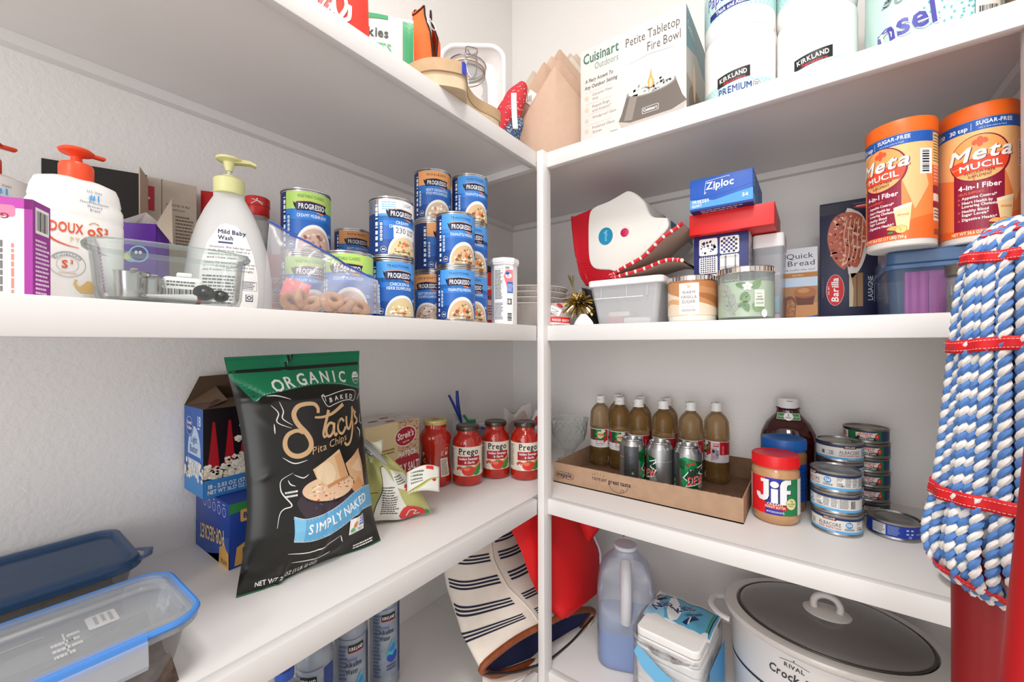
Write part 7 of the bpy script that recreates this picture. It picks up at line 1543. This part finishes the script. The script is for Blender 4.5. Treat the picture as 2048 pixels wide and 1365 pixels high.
def hm(u, v, d):
    k = .92+.025*min(1, max(0, (v-.05)/.07)) if v < .12 else .945+.010*(v-.12)/.076
    b = -.30; th_ = u/.17+b; return ((sx*k+d+.0004)*math.sin(th_), -(sy*k+d+.0004)*math.cos(th_), v)
put(a, 'brand_print', t, hm, su=.01)
a = Art(); a.rect(-.30, .105, .22, .111, P('#2a2c34'), 1); put(a, 'dark_stripe', t, hm, su=.012)
# ================================================================ top shelf
c = (-.655, .372)
t = thing('red_candy_pouch', 'red candy pouch with white swirl lettering at the shelf edge', 'pouch', (*c, ZT), face(c, 4))
RDP = P('#e0382a', .35, name='red_pouch_film'); g = G(); f = pouch(g, .135, .205, .04, RDP, seed=2, narrow=.06, nx=20, nz=24); g.build('pouch_body', t, sharp=0)
pmap = lambda u, v, d: (u, f(max(0, min(1, u/.135+.5)), v/.205)[1]-.0009-d, v)
a = Art(clip=(-.066, .001, .058, .2)); a.poly([(-.066, .0), (-.01, .0), (-.025, .07), (-.066, .12)], P('#f0a890', .4), 1); a.poly([(-.05, .0), (-.012, .0), (-.02, .05), (-.036, .07)], P('#f4dcc4', .4), 2)
for k in range(4): a.stroke([(-.022+.009*k, .014+.004*k), (-.030+.01*k, .05), (-.012+.01*k, .085), (-.002+.01*k, .11)], .0028, WHITE, 3)
a.stroke([(.018, .046), (.028, .070), (.022, .088), (.010, .080), (.010, .055), (.020, .044), (.032, .052), (.034, .075)], .006, WHITE, 4); a.stroke([(.0, .038), (.006, .05), (.002, .062)], .005, WHITE, 4); a.text('Twist', -.012, .074, .012, WHITE, 1, sh=.3, rot=.5, l=4, width=.03); a.fine(.005, .026, .02, .032, 1, WHITE, 4)
put(a, 'pouch_print', t, pmap, su=.008, sv=.01)
c = (-.742, .535)
t = thing('snack_pouch', 'pale pouch with green side stripe and dark lettering behind the red pouch', 'pouch', (*c, ZT), face(c, -4))
g = G(); f2 = pouch(g, .150, .205, .035, P('#ded2cc', .35, name='pale_pouch_film'), seed=6, narrow=.04, nx=20, nz=24); g.build('pouch_body', t, sharp=0)
a = Art(clip=(-.072, .001, .072, .2035)); gs = P('#3f9a68', .35); a.rect(.050, .0, .073, .1975, gs, 1); a.poly([(-.072, .185), (.02, .192), (.02, .2035), (-.072, .2035)], gs, 1)
a.text('Cookies', .022, .148, .020, P('#1e3a36'), 1, l=2, al='r', width=.09); a.text('SWEETS', .028, .118, .017, P('#5ab87a'), 1, l=2, al='r', width=.086)
put(a, 'pouch_print', t, lambda u, v, d: (u, f2(max(0, min(1, u/.150+.5)), v/.205)[1]-.0009-d, v), su=.008, sv=.01)
t = carton('pink_box', 'small pink box lying between the pale pouch and the orange bottle sleeve', 'box', (-.694, .575, ZT), .030, .03, .072, math.radians(40), P('#eab0a0', .5))
# orange bottle sleeve
c = (-.738, .652)
t = thing('bottle_sleeve', 'orange neoprene bottle sleeve with open zip and white ring pull', 'bottle sleeve', (*c, ZT), face(c, 4))
NEO = P('#f46a30', .75, name='orange_neoprene'); BKN = P('#181414', .8)
def slv(s=1.0):
    def f(u, v):
        z = .300*v; r = .0425 if v < .70 else .0425-(.0425-.0215)*min(1, (v-.70)/.17)**1.0
        r *= s; a_ = -PI/2 + 2*PI*(u-.5)*.90+PI*.02
        gap = max(0, (v-.42)/.58); sp = 1-.20*gap
        a2 = -PI/2+.55+.12+ (PI*2-.05-gap*1.0)*(u) + gap*.5
        top = .300*(1-.12*abs(math.sin(a2+.9))) if v > .85 else .300
        return (r*math.cos(a2), r*math.sin(a2), min(z, top))
    return f
g = G(); g.grid(slv(), 48, 30, NEO); o = g.build('sleeve_body', t, sharp=0); md = o.modifiers.new('t', 'SOLIDIFY'); md.thickness = .003; md.offset = -1
sf = slv(); g = G()
for u in (0.0, 1.0): g.tube([tuple(Vector(sf(u, .40+.6*i/16))*1.0) for i in range(17)], .0022, BKN, 6)
g.build('zip_edges', t)
g = G(); g.tube([sf(i/40, 1.0) for i in range(41)], .0018, BKN, 6); g.build('top_binding', t)
g = G(); g.prism([(-.006, .112), (.006, .112), (.0105, .20), (.009, .262), (-.009, .262), (-.0105, .20)], -.001, .001, P('#d6d8da', .35), 'y', xf=Matrix.Rotation(.70, 4, 'Z') @ Matrix.Translation((0, -.021, 0))); g.build('zip_tape', t)
rp = Matrix.Rotation(.70, 4, 'Z') @ Matrix.Translation((0, -.031, .243)); G().tube([tuple(rp @ Vector((.0125*math.cos(2*PI*i/24), .003*math.sin(2*PI*i/24), .011*math.sin(2*PI*i/24)-.003))) for i in range(24)], .0014, WHITE, 6, closed=True).build('ring_pull', t)
# curved tan box over the edge
t = thing('curved_craft_box', 'tan curvy-edged lidded craft box with blue tape, overhanging the shelf edge', 'box', (-.640, .652, ZT), 0)
CR, CR2 = P('#b89a76', .7, noise=.12, ns=40, name='tan_card'), P('#c9b394', .7, noise=.12, ns=60)
OUTL = smooth_path([(-.030, -.105), (-.005, -.126), (.055, -.115), (.094, -.070), (.086, -.046), (.056, -.010), (.042, .035), (.050, .090), (.044, .116), (.014, .121), (.002, .10), (-.02, .05), (-.046, -.04)], 6, True)
sc = lambda s: [(x*s-.005*(1-s), y*s) for x, y in OUTL]
G().prism(sc(.965), 0, .030, CR2, smooth=True).build('box_base', t); G().prism(OUTL, .0262, .050, CR, smooth=True).build('box_lid', t)
i0 = min(range(len(OUTL)), key=lambda i: (OUTL[i][0]-.094)**2+(OUTL[i][1]+.074)**2)
g = G(); pt = [(OUTL[i][0]*1.004+.0006, OUTL[i][1]*1.004) for i in range(i0, i0+4)]; vs = [(x, y, z) for z in (.0262, .0503) for x, y in pt]; g.add(vs, [(i, i+1, i+5, i+4) for i in range(3)], P('#2a3ab0', .4), False); g.build('blue_tape', t)
a = Art(); a.fine(-.02, -.09, .075, -.05, 4, P('#4a5080'), 1, seed=4); a.text('Made', .03, -.03, .012, P('#4a5080'), 0, l=1, rot=.2); put(a, 'base_print', t, lambda u, v, d: (u, v, -d-.0001))
# clip-top jar
c = (-.7050, .770)
t = thing('clip_top_jar', 'clear glass clip-top jar with wire bail behind the craft box', 'jar', (*c, ZT), face(c, 12))
GJ = FILM('#e8ecec', .09, .03, 'jar_glass')
G().lathe([(0, .002), (.046, .001), (.052, .008), (.053, .02), (.053, .155), (.050, .170), (.044, .178), (.043, .186), (.046, .188), (.046, .193)], GJ, 56).build('jar_body', t)
G().lathe([(.047, .196), (.048, .200), (.047, .206), (.038, .214), (.020, .218), (0, .2185)], GJ, 56, caps=False).build('glass_lid', t)
G().lathe([(.043, .1925), (.0475, .1925), (.0475, .1965), (.043, .1965)], P('#d8c0b0', .5), 48, caps=False).build('seal_ring', t)
WI = P('#a8a4a2', .25, 1.0)
for r_, z in ((.0455, .183), (.0485, .2045)): G().tube([(r_*math.cos(2*PI*i/48), r_*math.sin(2*PI*i/48), z) for i in range(48)], .0013, WI, 6, closed=True).build('wire_ring', t)
g = G(); g.tube(smooth_path([(-.013, -.050, .203), (-.014, -.056, .210), (-.011, -.058, .215), (.011, -.058, .215), (.014, -.056, .210), (.013, -.050, .203), (.014, -.053, .185), (.010, -.056, .155), (.0, -.058, .142), (-.010, -.056, .155), (-.014, -.053, .185)], 4, True), .0014, WI, 6, closed=True); g.tube([(-.014, -.053, .190), (0, -.055, .197), (.014, -.053, .190)], .0014, WI, 6); g.tube([(-.010, -.055, .21), (.0, -.052, .20), (.010, -.055, .205)], .0014, WI, 6); g.build('wire_bail', t)
# white tub leaning
t = thing('white_tub', 'translucent white plastic tub standing on its side by the wall', 'tub', (-.893, .858, ZT+.014), 0, rot=(math.radians(86), 0, math.radians(38)))
g = G(); WT = P('#ece9e7', .35, t=.15, name='milky_plastic'); R = tub(g, 0, 0, .190, .400, -.040, 0, .02, .045, WT, 8, 6); g.build('tub_body', t)
g = G(); g.tube([(p[0], p[1], .002) for p in R[-1]], .0075, WT, 8, closed=True, flat=.6); g.build('rim_bead', t)
# patterned fabric rolls
for k, (A, B, r_, m, c2_, lb) in enumerate((((-.712, .872, 2.130), (-.672, .970, 2.340), .030, '#c8323c', '#ecd0c8', 'red floral fabric roll leaning beside the tan bags'), ((-.668, .868, 2.118), (-.650, .925, 2.215), .020, '#3a5684', '#c8c4a0', 'blue spotted fabric roll under the red floral roll'), ((-.735, .882, 2.112), (-.692, .872, 2.118), .016, '#4a4f8a', '#e0e0ea', 'small blue checked cloth lying by the glass jar'))):
    t = thing('fabric_roll', lb, 'fabric', A, 0, 'patterned fabric rolls')
    ax = Vector(B)-Vector(A); L = ax.length; ax.normalize(); e1 = ax.cross(Vector((0, 0, 1))).normalized(); e2 = ax.cross(e1)
    def fr(u, v, d=0, L=L, ax=ax, e1=e1, e2=e2, r_=r_):
        q = r_*(.55+.6*max(0, math.sin(PI*min(1, .12+u*.9)))**.6)*(1+.07*math.sin(3*2*PI*v+9*u))*(1+.05*math.sin(17*u)); return ax*(L*u)+e1*((q+d)*math.cos(2*PI*v))+e2*((q+d)*math.sin(2*PI*v))
    g = G(); g.grid(fr, 24, 24, P(m, .8, name='printed_cotton'), cv=True); g.add([fr(0, i/24) for i in range(24)], [tuple(range(24))[::-1]], P(m, .8, name='printed_cotton')); g.add([fr(1, i/24) for i in range(24)], [tuple(range(24))], P(m, .8, name='printed_cotton')); g.build('rolled_cloth', t, sharp=0)
    a = Art(); rr = random.Random(k)
    for q in range(260): a.ell(rr.uniform(.01, .99), rr.uniform(0, 1), .0016/L, .0018/(6.28*r_), P(rr.choice((c2_, c2_, '#8ab0c0' if k == 0 else c2_)), .8), 1, n=6)
    put(a, 'cloth_print', t, lambda u, v, d: fr(u, v, d+.0005))
# tan bags standing like cards
TB = [P('#c9ab95', .85, noise=.05, ns=50, name='tan_kraft'), P('#bfa08a', .85, noise=.05, ns=50), P('#c4b4a2', .85, noise=.05, ns=50)]
EU = Vector((.806, .592, 0)); ON = Vector((.592, -.806, 0))
def tanbag(px, py, D, m, label, wl=.155, wr=.16, thk=.006, hs=0):
    u = (px-1024)/FPX; z = CAM.z+(CY-(px-1024)*.00294-py)/FPX*D-ZT
    b = Vector((-.592*D+u*D*.806, .806*D+u*D*.592, 0))
    t = thing('tan_bag', label, 'bag', (b.x, b.y, ZT), math.atan2(EU.y, EU.x), 'flat tan bags on the top shelf')
    zl = max(.0, z-wl*1.62); zr = max(.0, z-wr*1.22)
    pl = [(-wl, 0)]+([(-wl, zl)] if zl > .002 else [])+[(-.004, z-.004), (0, z), (.005, z-.004), (wr, max(.001, zr))]+([(wr, 0)] if zr > .002 else [])
    g = G(); n = len(pl); cx, cz = 0, z*.4
    ins = [((x-cx)*.97+cx, (q-cz)*.97+cz) for x, q in pl]
    vs = [(x, 0, q) for x, q in pl]+[(x, -thk/2, q) for x, q in ins]+[(x, thk/2, q) for x, q in ins]+[(cx, -thk*.9, cz), (cx, thk*.9, cz)]
    fs = [(i, (i+1) % n, n+(i+1) % n, n+i) for i in range(n)]+[(n+i, n+(i+1) % n, 3*n) for i in range(n)]+[((i+1) % n, i, 2*n+i, 2*n+(i+1) % n) for i in range(n)]+[(2*n+(i+1) % n, 2*n+i, 3*n+1) for i in range(n)]
    g.add(vs, fs, m); g.build('bag_panel', t, sharp=50)
    return t, z
f_, z_ = tanbag(1111, 134, 1.185, TB[0], 'large tan bag at the front of the stack beside the box', .150, .11)
tanbag(1119, 118, 1.203, TB[1], 'tan bag directly behind the front one, tip showing', .150, .095)
t3, z3 = tanbag(1090, 124, 1.221, TB[1], 'tan bag with white label near its left edge', .13, .14)
a = Art(); a.poly([(-.060, z3-.120), (-.042, z3-.085), (-.022, z3-.099), (-.042, z3-.134)], P('#efe9e4', .6), 1); a.fine(-.052, z3-.122, -.036, z3-.100, 3, P('#6a6460'), 2, vert=True); put(a, 'paper_label', t3, on_front(0, -.0062, 0))
tanbag(1105, 112, 1.239, TB[0], 'tan bag showing only its tip left of the tallest', .09, .12)
tanbag(1121, 98, 1.257, TB[1], 'tallest tan bag behind the others', .10, .13)
tanbag(1068, 141, 1.266, TB[2], 'narrow greyish tan bag at the left of the stack', .085, .045)
for k, (px, py, D, lb) in enumerate(((1144, 113, 1.275, 'pale grey bag with rounded tip next to the printed box'), (1142, 106, 1.293, 'textured pale bag behind the rounded grey one'), (1154, 107, 1.311, 'textured pale bag at the back touching the printed box'))): tanbag(px, py, D, TB[2] if k else P('#cfc4b6', .85), lb, .12, .05)
t = thing('white_ribbon_loop', 'white ribbon loop hanging in front of the tan bags', 'ribbon', (-.6325, .872, ZT+.070), math.atan2(EU.y, EU.x))
g = G(); g.grid(lambda u, v: (.010*(u-.5)*1.4+.004*v*v, -.002*math.sin(PI*v)+.004*v, .092*(1-v)+.0005), 4, 12, P('#f0eeea', .7)); o = g.build('ribbon', t); o.modifiers.new('t', 'SOLIDIFY').thickness = .0015

# fire bowl box
FBX = P('#d9d0cb', .5, name='pale_carton')
t = carton('fire_bowl_box', 'pale fire bowl box with printed dark bowl picture', 'box', (-.5035, 1.000, ZT), .2690, .205, .288, 0, FBX, .0012)
a = Art(clip=(0, 0, .269, .288)); W_, H_ = .269, .288; gn, gn2, ink = P('#3f6f5c', .5), P('#6a8a7c', .5), P('#4a4442', .5)
a.rect(0, 0, W_, .030, P('#d8cfc4', .5), 1); a.text('Cuisinart', .058, .249, .0255, gn, 1, l=2, width=.100); a.text('Outdoors', .0735, .226, .0170, gn2, 0, l=2, width=.066)
a.text('Petite Tabletop', .190, .246, .0215, ink, 0, l=2, width=.132); a.text('Fire Bowl', .218, .215, .0215, ink, 0, l=2, width=.080)
a.text('A Fiery Accent To', .0525, .197, .0092, ink, 1, l=2, sh=.2, width=.078); a.text('Any Outdoor Setting', .0575, .180, .0092, ink, 1, l=2, sh=.2, width=.091)
lt = P('#b8a898', .5); og = P('#d8a860', .5)
for y, q in ((.158, ('Ceramic Fiber', 'Wick')), (.127, ('Repels Bugs', 'and Insects*')), (.098, ('Windproof Glass',)), (.071, ('Polished Glass', 'Stones'))):
    a.rect(.014, y+.013, .09, y+.0135, lt, 2); a.ring(.018, y-.002, .0052, .0058, .0008, og, 2, n=14); a.poly([(.015, y-.004), (.021, y-.004), (.018, y+.002)], og, 2)
    for k, s_ in enumerate(q): a.text(s_, .034, y-.0115*k, .0070, P('#7a706a'), 0, al='l', l=2, width=.0044*len(s_))
a.bars(.019, .020, .046, .044, INK, 2, 24); a.fine(.084, .030, .104, .050, 3, P('#5a5450'), 2)
a.text('Get Social With Us @cuisinartoutdoors', .064, .0055, .0052, ink, 1, l=2, width=.110)
a.ell(.131, .0125, .0062, .0066, gn, 2); a.text('f', .1315, .0085, .0085, FBX, 1, l=3); a.rrect(.141, .006, .153, .0188, .003, gn, 2); a.ring(.147, .0124, .0032, .0034, .0010, FBX, 3); a.rrect(.1575, .006, .169, .0188, .001, gn, 2); a.text('d', .163, .0085, .0072, FBX, 1, l=3); a.rrect(.174, .0065, .188, .0175, .003, gn, 2); a.poly([(.179, .009), (.179, .015), (.1845, .012)], FBX, 3); a.text('YouTube', .2080, .0065, .0105, ink, 1, l=2, width=.036)
a.text('*Requires citronella fuel (not included)', .199, .042, .0042, P('#8a807a'), 0, l=2, width=.105)
cx = .186
a.poly([(cx-.060, .125), (cx+.062, .125), (cx+.062, .205), (cx-.060, .205)], P('#e0dcd8', .5), 1.5); a.stroke([(cx-.060, .125), (cx-.060, .200), (cx, .207), (cx+.062, .200), (cx+.062, .125)], .0008, P('#b8b6b4'), 2, sm=0); a.ell(cx, .203, .061, .008, P('#dad6d2'), 2)
bw = P('#6a625c', .35); a.poly([(cx-.058, .124), (cx+.060, .124), (cx+.074, .082), (cx+.084, .066), (cx+.078, .050), (cx+.04, .040), (cx-.04, .040), (cx-.074, .050), (cx-.080, .066), (cx-.072, .082)], bw, 3); a.poly([(cx-.080, .066), (cx-.05, .055), (cx+.05, .055), (cx+.084, .066), (cx+.078, .050), (cx+.04, .040), (cx-.04, .040), (cx-.074, .050)], P('#b8aea6', .4), 4); a.ell(cx+.001, .125, .060, .0155, P('#8a827c', .4), 4); a.ell(cx+.001, .127, .056, .0145, P('#c8c6c2', .4), 5)
rr = random.Random(9)
for k in range(70): q, d = rr.uniform(0, 2*PI), math.sqrt(rr.random()); a.ell(cx+.053*d*math.cos(q), .128+.013*d*math.sin(q), .004, .0028, rr.choice((P('#e8e8e6'), P('#a8aaaa'), P('#d0d2d0'), P('#8c8e8e'))), 6+k % 3, rot=rr.uniform(0, 3), n=6)
a.poly([(cx-.003, .126), (cx-.006, .140), (cx+.000, .158), (cx+.002, .172), (cx+.005, .150), (cx+.009, .140), (cx+.006, .126)], P('#e8a058', .4), 10, sm=2); a.poly([(cx-.001, .126), (cx-.002, .136), (cx+.002, .148), (cx+.005, .136), (cx+.004, .126)], P('#f6dca0', .4), 11, sm=2); a.ell(cx+.002, .126, .010, .003, P('#5a3a30'), 9)
a.rrect(cx-.020, .066, cx+.020, .081, .003, WHITE, 6); a.rrect(cx-.0192, .0668, cx+.0192, .0802, .003, bw, 7); a.text('Cuisinart', cx, .0705, .0068, WHITE, 1, l=8, width=.034)
a.poly([(cx-.050, .12), (cx-.030, .12), (cx-.045, .060), (cx-.066, .064)], P('#8a827a', .35), 5)
put(a, 'front_print', t, on_front(0, 0))
a = Art(clip=(0, 0, .205, .288)); a.rect(0, .13, .205, .288, P('#4f8088', .4), 1); a.rect(0, 0, .205, .13, P('#8a8078', .4), 1); a.poly([(0, .13), (.205, .13), (.205, .20), (.1, .22), (0, .19)], P('#a8a8a0', .4), 2); a.ell(.08, .08, .06, .05, P('#6a5a50', .4), 2); a.poly([(.07, .10), (.06, .15), (.075, .19), (.09, .15), (.085, .10)], P('#e8c090', .4), 3, sm=2); a.text('Outdoors', .05, .24, .02, P('#d8e0dc'), 0, l=3, width=.08)
put(a, 'side_print', t, on_right(.269, 0))

# paper towel rolls in their wrap
TW = P('#f4f2ef', .85, bump=.45, bs=90, name='embossed_paper'); TEAL, TEAL2 = P('#bfe2dc', .5), P('#5ab0b8', .5)
def towel(label, c, z, off, word, r=.0715, h=.196):
    t = thing('paper_towel_roll', label, 'paper towels', (*c, z), face(c, off), 'wrapped paper towel rolls')
    G().lathe([(0, 0), (r*.94, 0), (r*.985, .006), (r, .016), (r, h-.016), (r*.985, h-.006), (r*.94, h), (.022, h), (.020, h-.004), (0, h-.004)], TW, 56).build('paper_roll', t)
    a = Art(clip=(-.13, .004, .13, h-.004)); rr = random.Random(int(z*100))
    def band(y0, y1): 
        a.rect(-.13, y0, .13, y1, TEAL, 1)
        for k in range(-13, 14):
            for j in range(int((y1-y0)/.0065)):
                for q in (0,): a.ell(k*.0095+.004*math.sin(j*1.3), y0+.004+j*.0065, .0013, .0010, TEAL2, 2, n=8)
    nv = P('#26307c', .45)
    if word:
        band(.036, .110); a.poly([(-.06, .040), (.06, .046), (.06, .060), (-.06, .054)], nv, 4); a.text('Thick and Absorbent', .0, .0455, .0085, WHITE, 1, l=5, width=.085, rot=.05)
        for dx, m, l in ((.0016, WHITE, 4), (0, P('#5a5aa8', .45), 5)): a.text('Paper Towel', -.006+dx, .068-dx, .026, m, 1, l=l, width=.125, sh=.1)
    else:
        band(.004, .080); a.poly([(-.032, .072), (.034, .080), (.034, .104), (-.032, .096)], BLACK, 4); a.text('KIRKLAND', .001, .0850, .0098, WHITE, 1, l=5, width=.056, rot=.12); a.text('Signature', .003, .0775, .0050, P('#d02838'), 1, sh=.3, l=5, width=.045, rot=.08); a.text('PREMIUM', .004, .054, .0145, nv, 1, l=4, width=.068)
        for dx, m, l in ((.0016, WHITE, 4), (0, nv, 5)): a.text('Paper Towel', .002+dx, .022-dx, .022, m, 1, l=l, width=.10, sh=.1)
    a.ell(.047, .062, .0085, .0095, WHITE, 4); a.ring(.047, .062, .0075, .0085, .0010, INK, 5); a.fine(.042, .058, .052, .066, 2, INK, 5)
    put(a, 'wrap_print', t, on_cyl(r), su=.006, lift=.0001)
    return t
q1, q2 = (-.1385, 1.0800), (.0040, 1.1110)
towel('wrapped paper towel roll next to the fire bowl box, lower of two', q1, ZT+.0005, -10, 0)
towel('wrapped paper towel roll on top of the one next to the fire bowl box', q1, ZT+.1975, -4, 1)
towel('wrapped paper towel roll in the middle, lower of two', q2, ZT+.0005, -4, 0)
towel('wrapped paper towel roll in the middle, upper of two', q2, ZT+.1975, 10, 1)
t = thing('towel_pack', 'teal printed plastic pack of paper towels at the right end', 'paper towels', (.1680, 1.062, ZT), math.radians(8))
PKM = P('#c4e4de', .25, name='teal_pack_film')
def pk(u, v):
    a_ = 2*PI*u; c_, s_ = math.cos(a_), math.sin(a_); m = (abs(c_)**4+abs(s_)**4)**(-1/4); return (.080*c_*m*(1+.006*math.sin(9*a_+12*v)), .080*s_*m*(1+.006*math.sin(13*a_-7*v)), .001+.33*v)
g = G(); g.grid(pk, 64, 20, PKM, cu=True); g.lathe([(0, .332), (.07, .332), (.086, .325)], PKM, 32, pw=4, caps=False); g.build('pack_film', t, sharp=0)
a = Art(clip=(-.079, .004, .079, .3)); rr = random.Random(3)
for (cx_, cy_) in ((.0, .055), (.055, .085), (-.002, .125), (.048, .03), (.06, .15), (-.03, .17), (.02, .19)):
    for R_ in (.010, .021, .032):
        for k in range(int(R_*700)): 
            q = 2*PI*k/int(R_*700); x, y = cx_+R_*math.cos(q), cy_+R_*1.15*math.sin(q)
            if -.028 < x < .047 or (.047 < x and (y > .112 or y < .02)): a.ell(x, y, .0018, .0013, TEAL2, 2, rot=q, n=8)
nv = P('#4a4aa0', .35)
for dx, m, l in ((.0022, WHITE, 4), (0, nv, 5)): a.text('nsel', -.046+dx, .043-dx, .038, m, 1, l=l, rot=.10, width=.075); a.text('UM', -.052+dx*.4, .100, .014, P('#8a9a9a'), 1, l=4, width=.024)
a.rrect(-.075, .012, -.036, .026, .006, P('#2a3a9a'), 4); a.text('absorbent', -.056, .0155, .0068, WHITE, 1, l=5, width=.034); a.text('KIRKLAND', -.062, .122, .008, INK, 1, l=4, rot=1.2, width=.04)
a.rrect(.034, .004, .068, .064, .002, INK, 4); a.rrect(.0345, .0045, .0675, .0635, .002, P('#e6e2de'), 5); a.bars(.0385, .006, .0635, .052, INK, 6, 26); a.rrect(.034, .066, .068, .084, .002, INK, 4); a.rrect(.0345, .0665, .0675, .0835, .002, P('#e6e2de'), 5); a.text('ITM. / ART. 512599', .051, .0725, .0052, INK, 1, l=6, width=.029)
put(a, 'pack_print', t, lambda u, v, d: (u, -.080*max(0, 1-min(1, abs(u)/.0805)**4)**.25-d-.0012, v), su=.005, sv=.03)
t = carton('tan_carton', 'small tan carton beside the teal towel pack at the shelf end', 'carton', (.264, .965, ZT), .018, .10, .16, 0, P('#e8c6a4', .6))
t = thing('brown_shoe', 'dark brown leather shoe heel at the far right end', 'shoe', (.2925, .990, ZT), 0)
g = G(); g.lathe([(0, 0), (.95, 0), (1, .004), (1, .014), (.95, .017)], P('#2a1c14', .5), 24, sx=.010, sy=.022); g.build('sole', t); G().lathe([(.9, .016), (1.0, .03), (.95, .055), (.8, .07), (.75, .08)], P('#5a3a20', .45, noise=.2), 24, sx=.010, sy=.020).build('upper', t)
# ================================================================ mop and broom at the right
mx, my = .1787, .665
t = thing('string_mop', 'blue and white twisted string mop hanging head up on its red handle', 'mop', (mx, my, 0), 0)
MW, MB = P('#ece8e2', .9, name='white_cotton_cord'), P('#5884c4', .9, name='blue_cotton_cord'); MR = P('#d41820', .6, name='red_mop_band')
ZR = [(1.728, .006), (1.723, .020), (1.708, .034), (1.694, .039), (1.66, .045), (1.597, .050), (1.52, .056), (1.437, .064), (1.40, .071), (1.375, .073), (1.352, .066), (1.336, .050)]
def mr(z):
    for (z0, r0), (z1, r1) in zip(ZR, ZR[1:]):
        if z1 <= z <= z0: return r0+(r1-r0)*(z0-z)/(z0-z1)
    return ZR[-1][1]
NC = 38; rr = random.Random(5)
for k in range(NC+14):
    inner = k >= NC; a0 = 2*PI*(k+.5*inner)/(14 if inner else NC); ph = rr.uniform(0, 6); am = rr.uniform(.02, .07); sc_ = .78 if inner else 1+rr.uniform(-.05, .05)
    path = []; zz = ZR[0][0]; N = 60
    cz = [z for z, r in ZR]; L = []
    tot = 0; pts = [Vector((r*sc_, 0, z)) for z, r in ZR]
    pts = [Vector(p) for p in smooth_path([tuple(p) for p in pts], 8)]
    cen = []
    for i, p in enumerate(pts):
        q = i/(len(pts)-1); an = a0+am*math.sin(5*q+ph)+.25*q
        cen.append(Vector((p.x*math.cos(an), p.x*math.sin(an), p.z)))
    # resample evenly, then wind two cords round the path
    d = [0]
    for i in range(1, len(cen)): d.append(d[-1]+(cen[i]-cen[i-1]).length)
    STEP = .0026; n = int(d[-1]/STEP); ev = []; j = 0
    for i in range(n+1):
        s_ = d[-1]*i/n
        while j < len(d)-2 and d[j+1] < s_: j += 1
        ev.append(cen[j].lerp(cen[j+1], min(1, (s_-d[j])/max(1e-9, d[j+1]-d[j]))))
    g = G()
    for w_, mat in ((0, MW), (PI, MB)):
        hp = []
        for i, p in enumerate(ev):
            tg = (ev[min(n, i+1)]-ev[max(0, i-1)]).normalized(); u = tg.cross(Vector((-p.y, p.x, 0.001))).normalized(); v = tg.cross(u)
            th_ = 2*PI*i*STEP/.0180+w_+ph; hp.append(p+(u*math.cos(th_)+v*math.sin(th_))*.0024)
        g.tube(hp, .0033, mat, 6)
    g.build('mop_cord', t)
def band(z, h, dr, name='sewn_band'):
    def f(u, v):
        a_ = 2*PI*u; zz = z+h*(v-.5)+.0025*math.sin(3*a_+z*40); r = mr(zz)+.0062+dr+.0016*math.sin(15*a_); return (r*math.cos(a_), r*math.sin(a_), zz)
    g = G(); g.grid(f, 120, 3, MR, cu=True); o = g.build(name, t, sharp=0); o.modifiers.new('t', 'SOLIDIFY').thickness = .0015
    a = Art()
    for q in range(130):
        for v in (.2, .8): a.rect(q/130, v-.02, q/130+.0052, v+.02, P('#f0c8c0', .7), 1)
    put(a, 'stitch_print', t, lambda u, v, d: tuple(Vector(f(u, v))+Vector((math.cos(2*PI*u), math.sin(2*PI*u), 0))*(d+.0012)))
for z, h in ((1.719, .010), (1.690, .012), (1.597, .014), (1.437, .014), (1.349, .009)): band(z, h, 0)
G().lathe([(.012, 1.345), (.028, 1.37), (.035, 1.42), (.038, 1.55), (.034, 1.66), (.012, 1.72)], P('#1e3a70', .9), 24).build('cord_core', t)
hd = Vector((.148-mx, .679-my, 0))
G().lathe([(0, 0), (.0200, 0), (.0215, .01), (.0215, 1.36), (.018, 1.38), (0, 1.38)], P('#8e080e', .5, name='red_handle_plastic'), 36, cx=hd.x, cy=hd.y).build('handle', t)
t = thing('broom_handle', 'slanting thick red handle at the right edge in front of the mop', 'broom', (0, 0, 0), 0)
G().tube([(.026, .424, .002), (.144, .508, 1.336), (.158, .518, 1.494), (.186, .538, 1.80)], .0207, P('#ac0a10', .5, name='bright_red_plastic'), 28).build('handle', t)
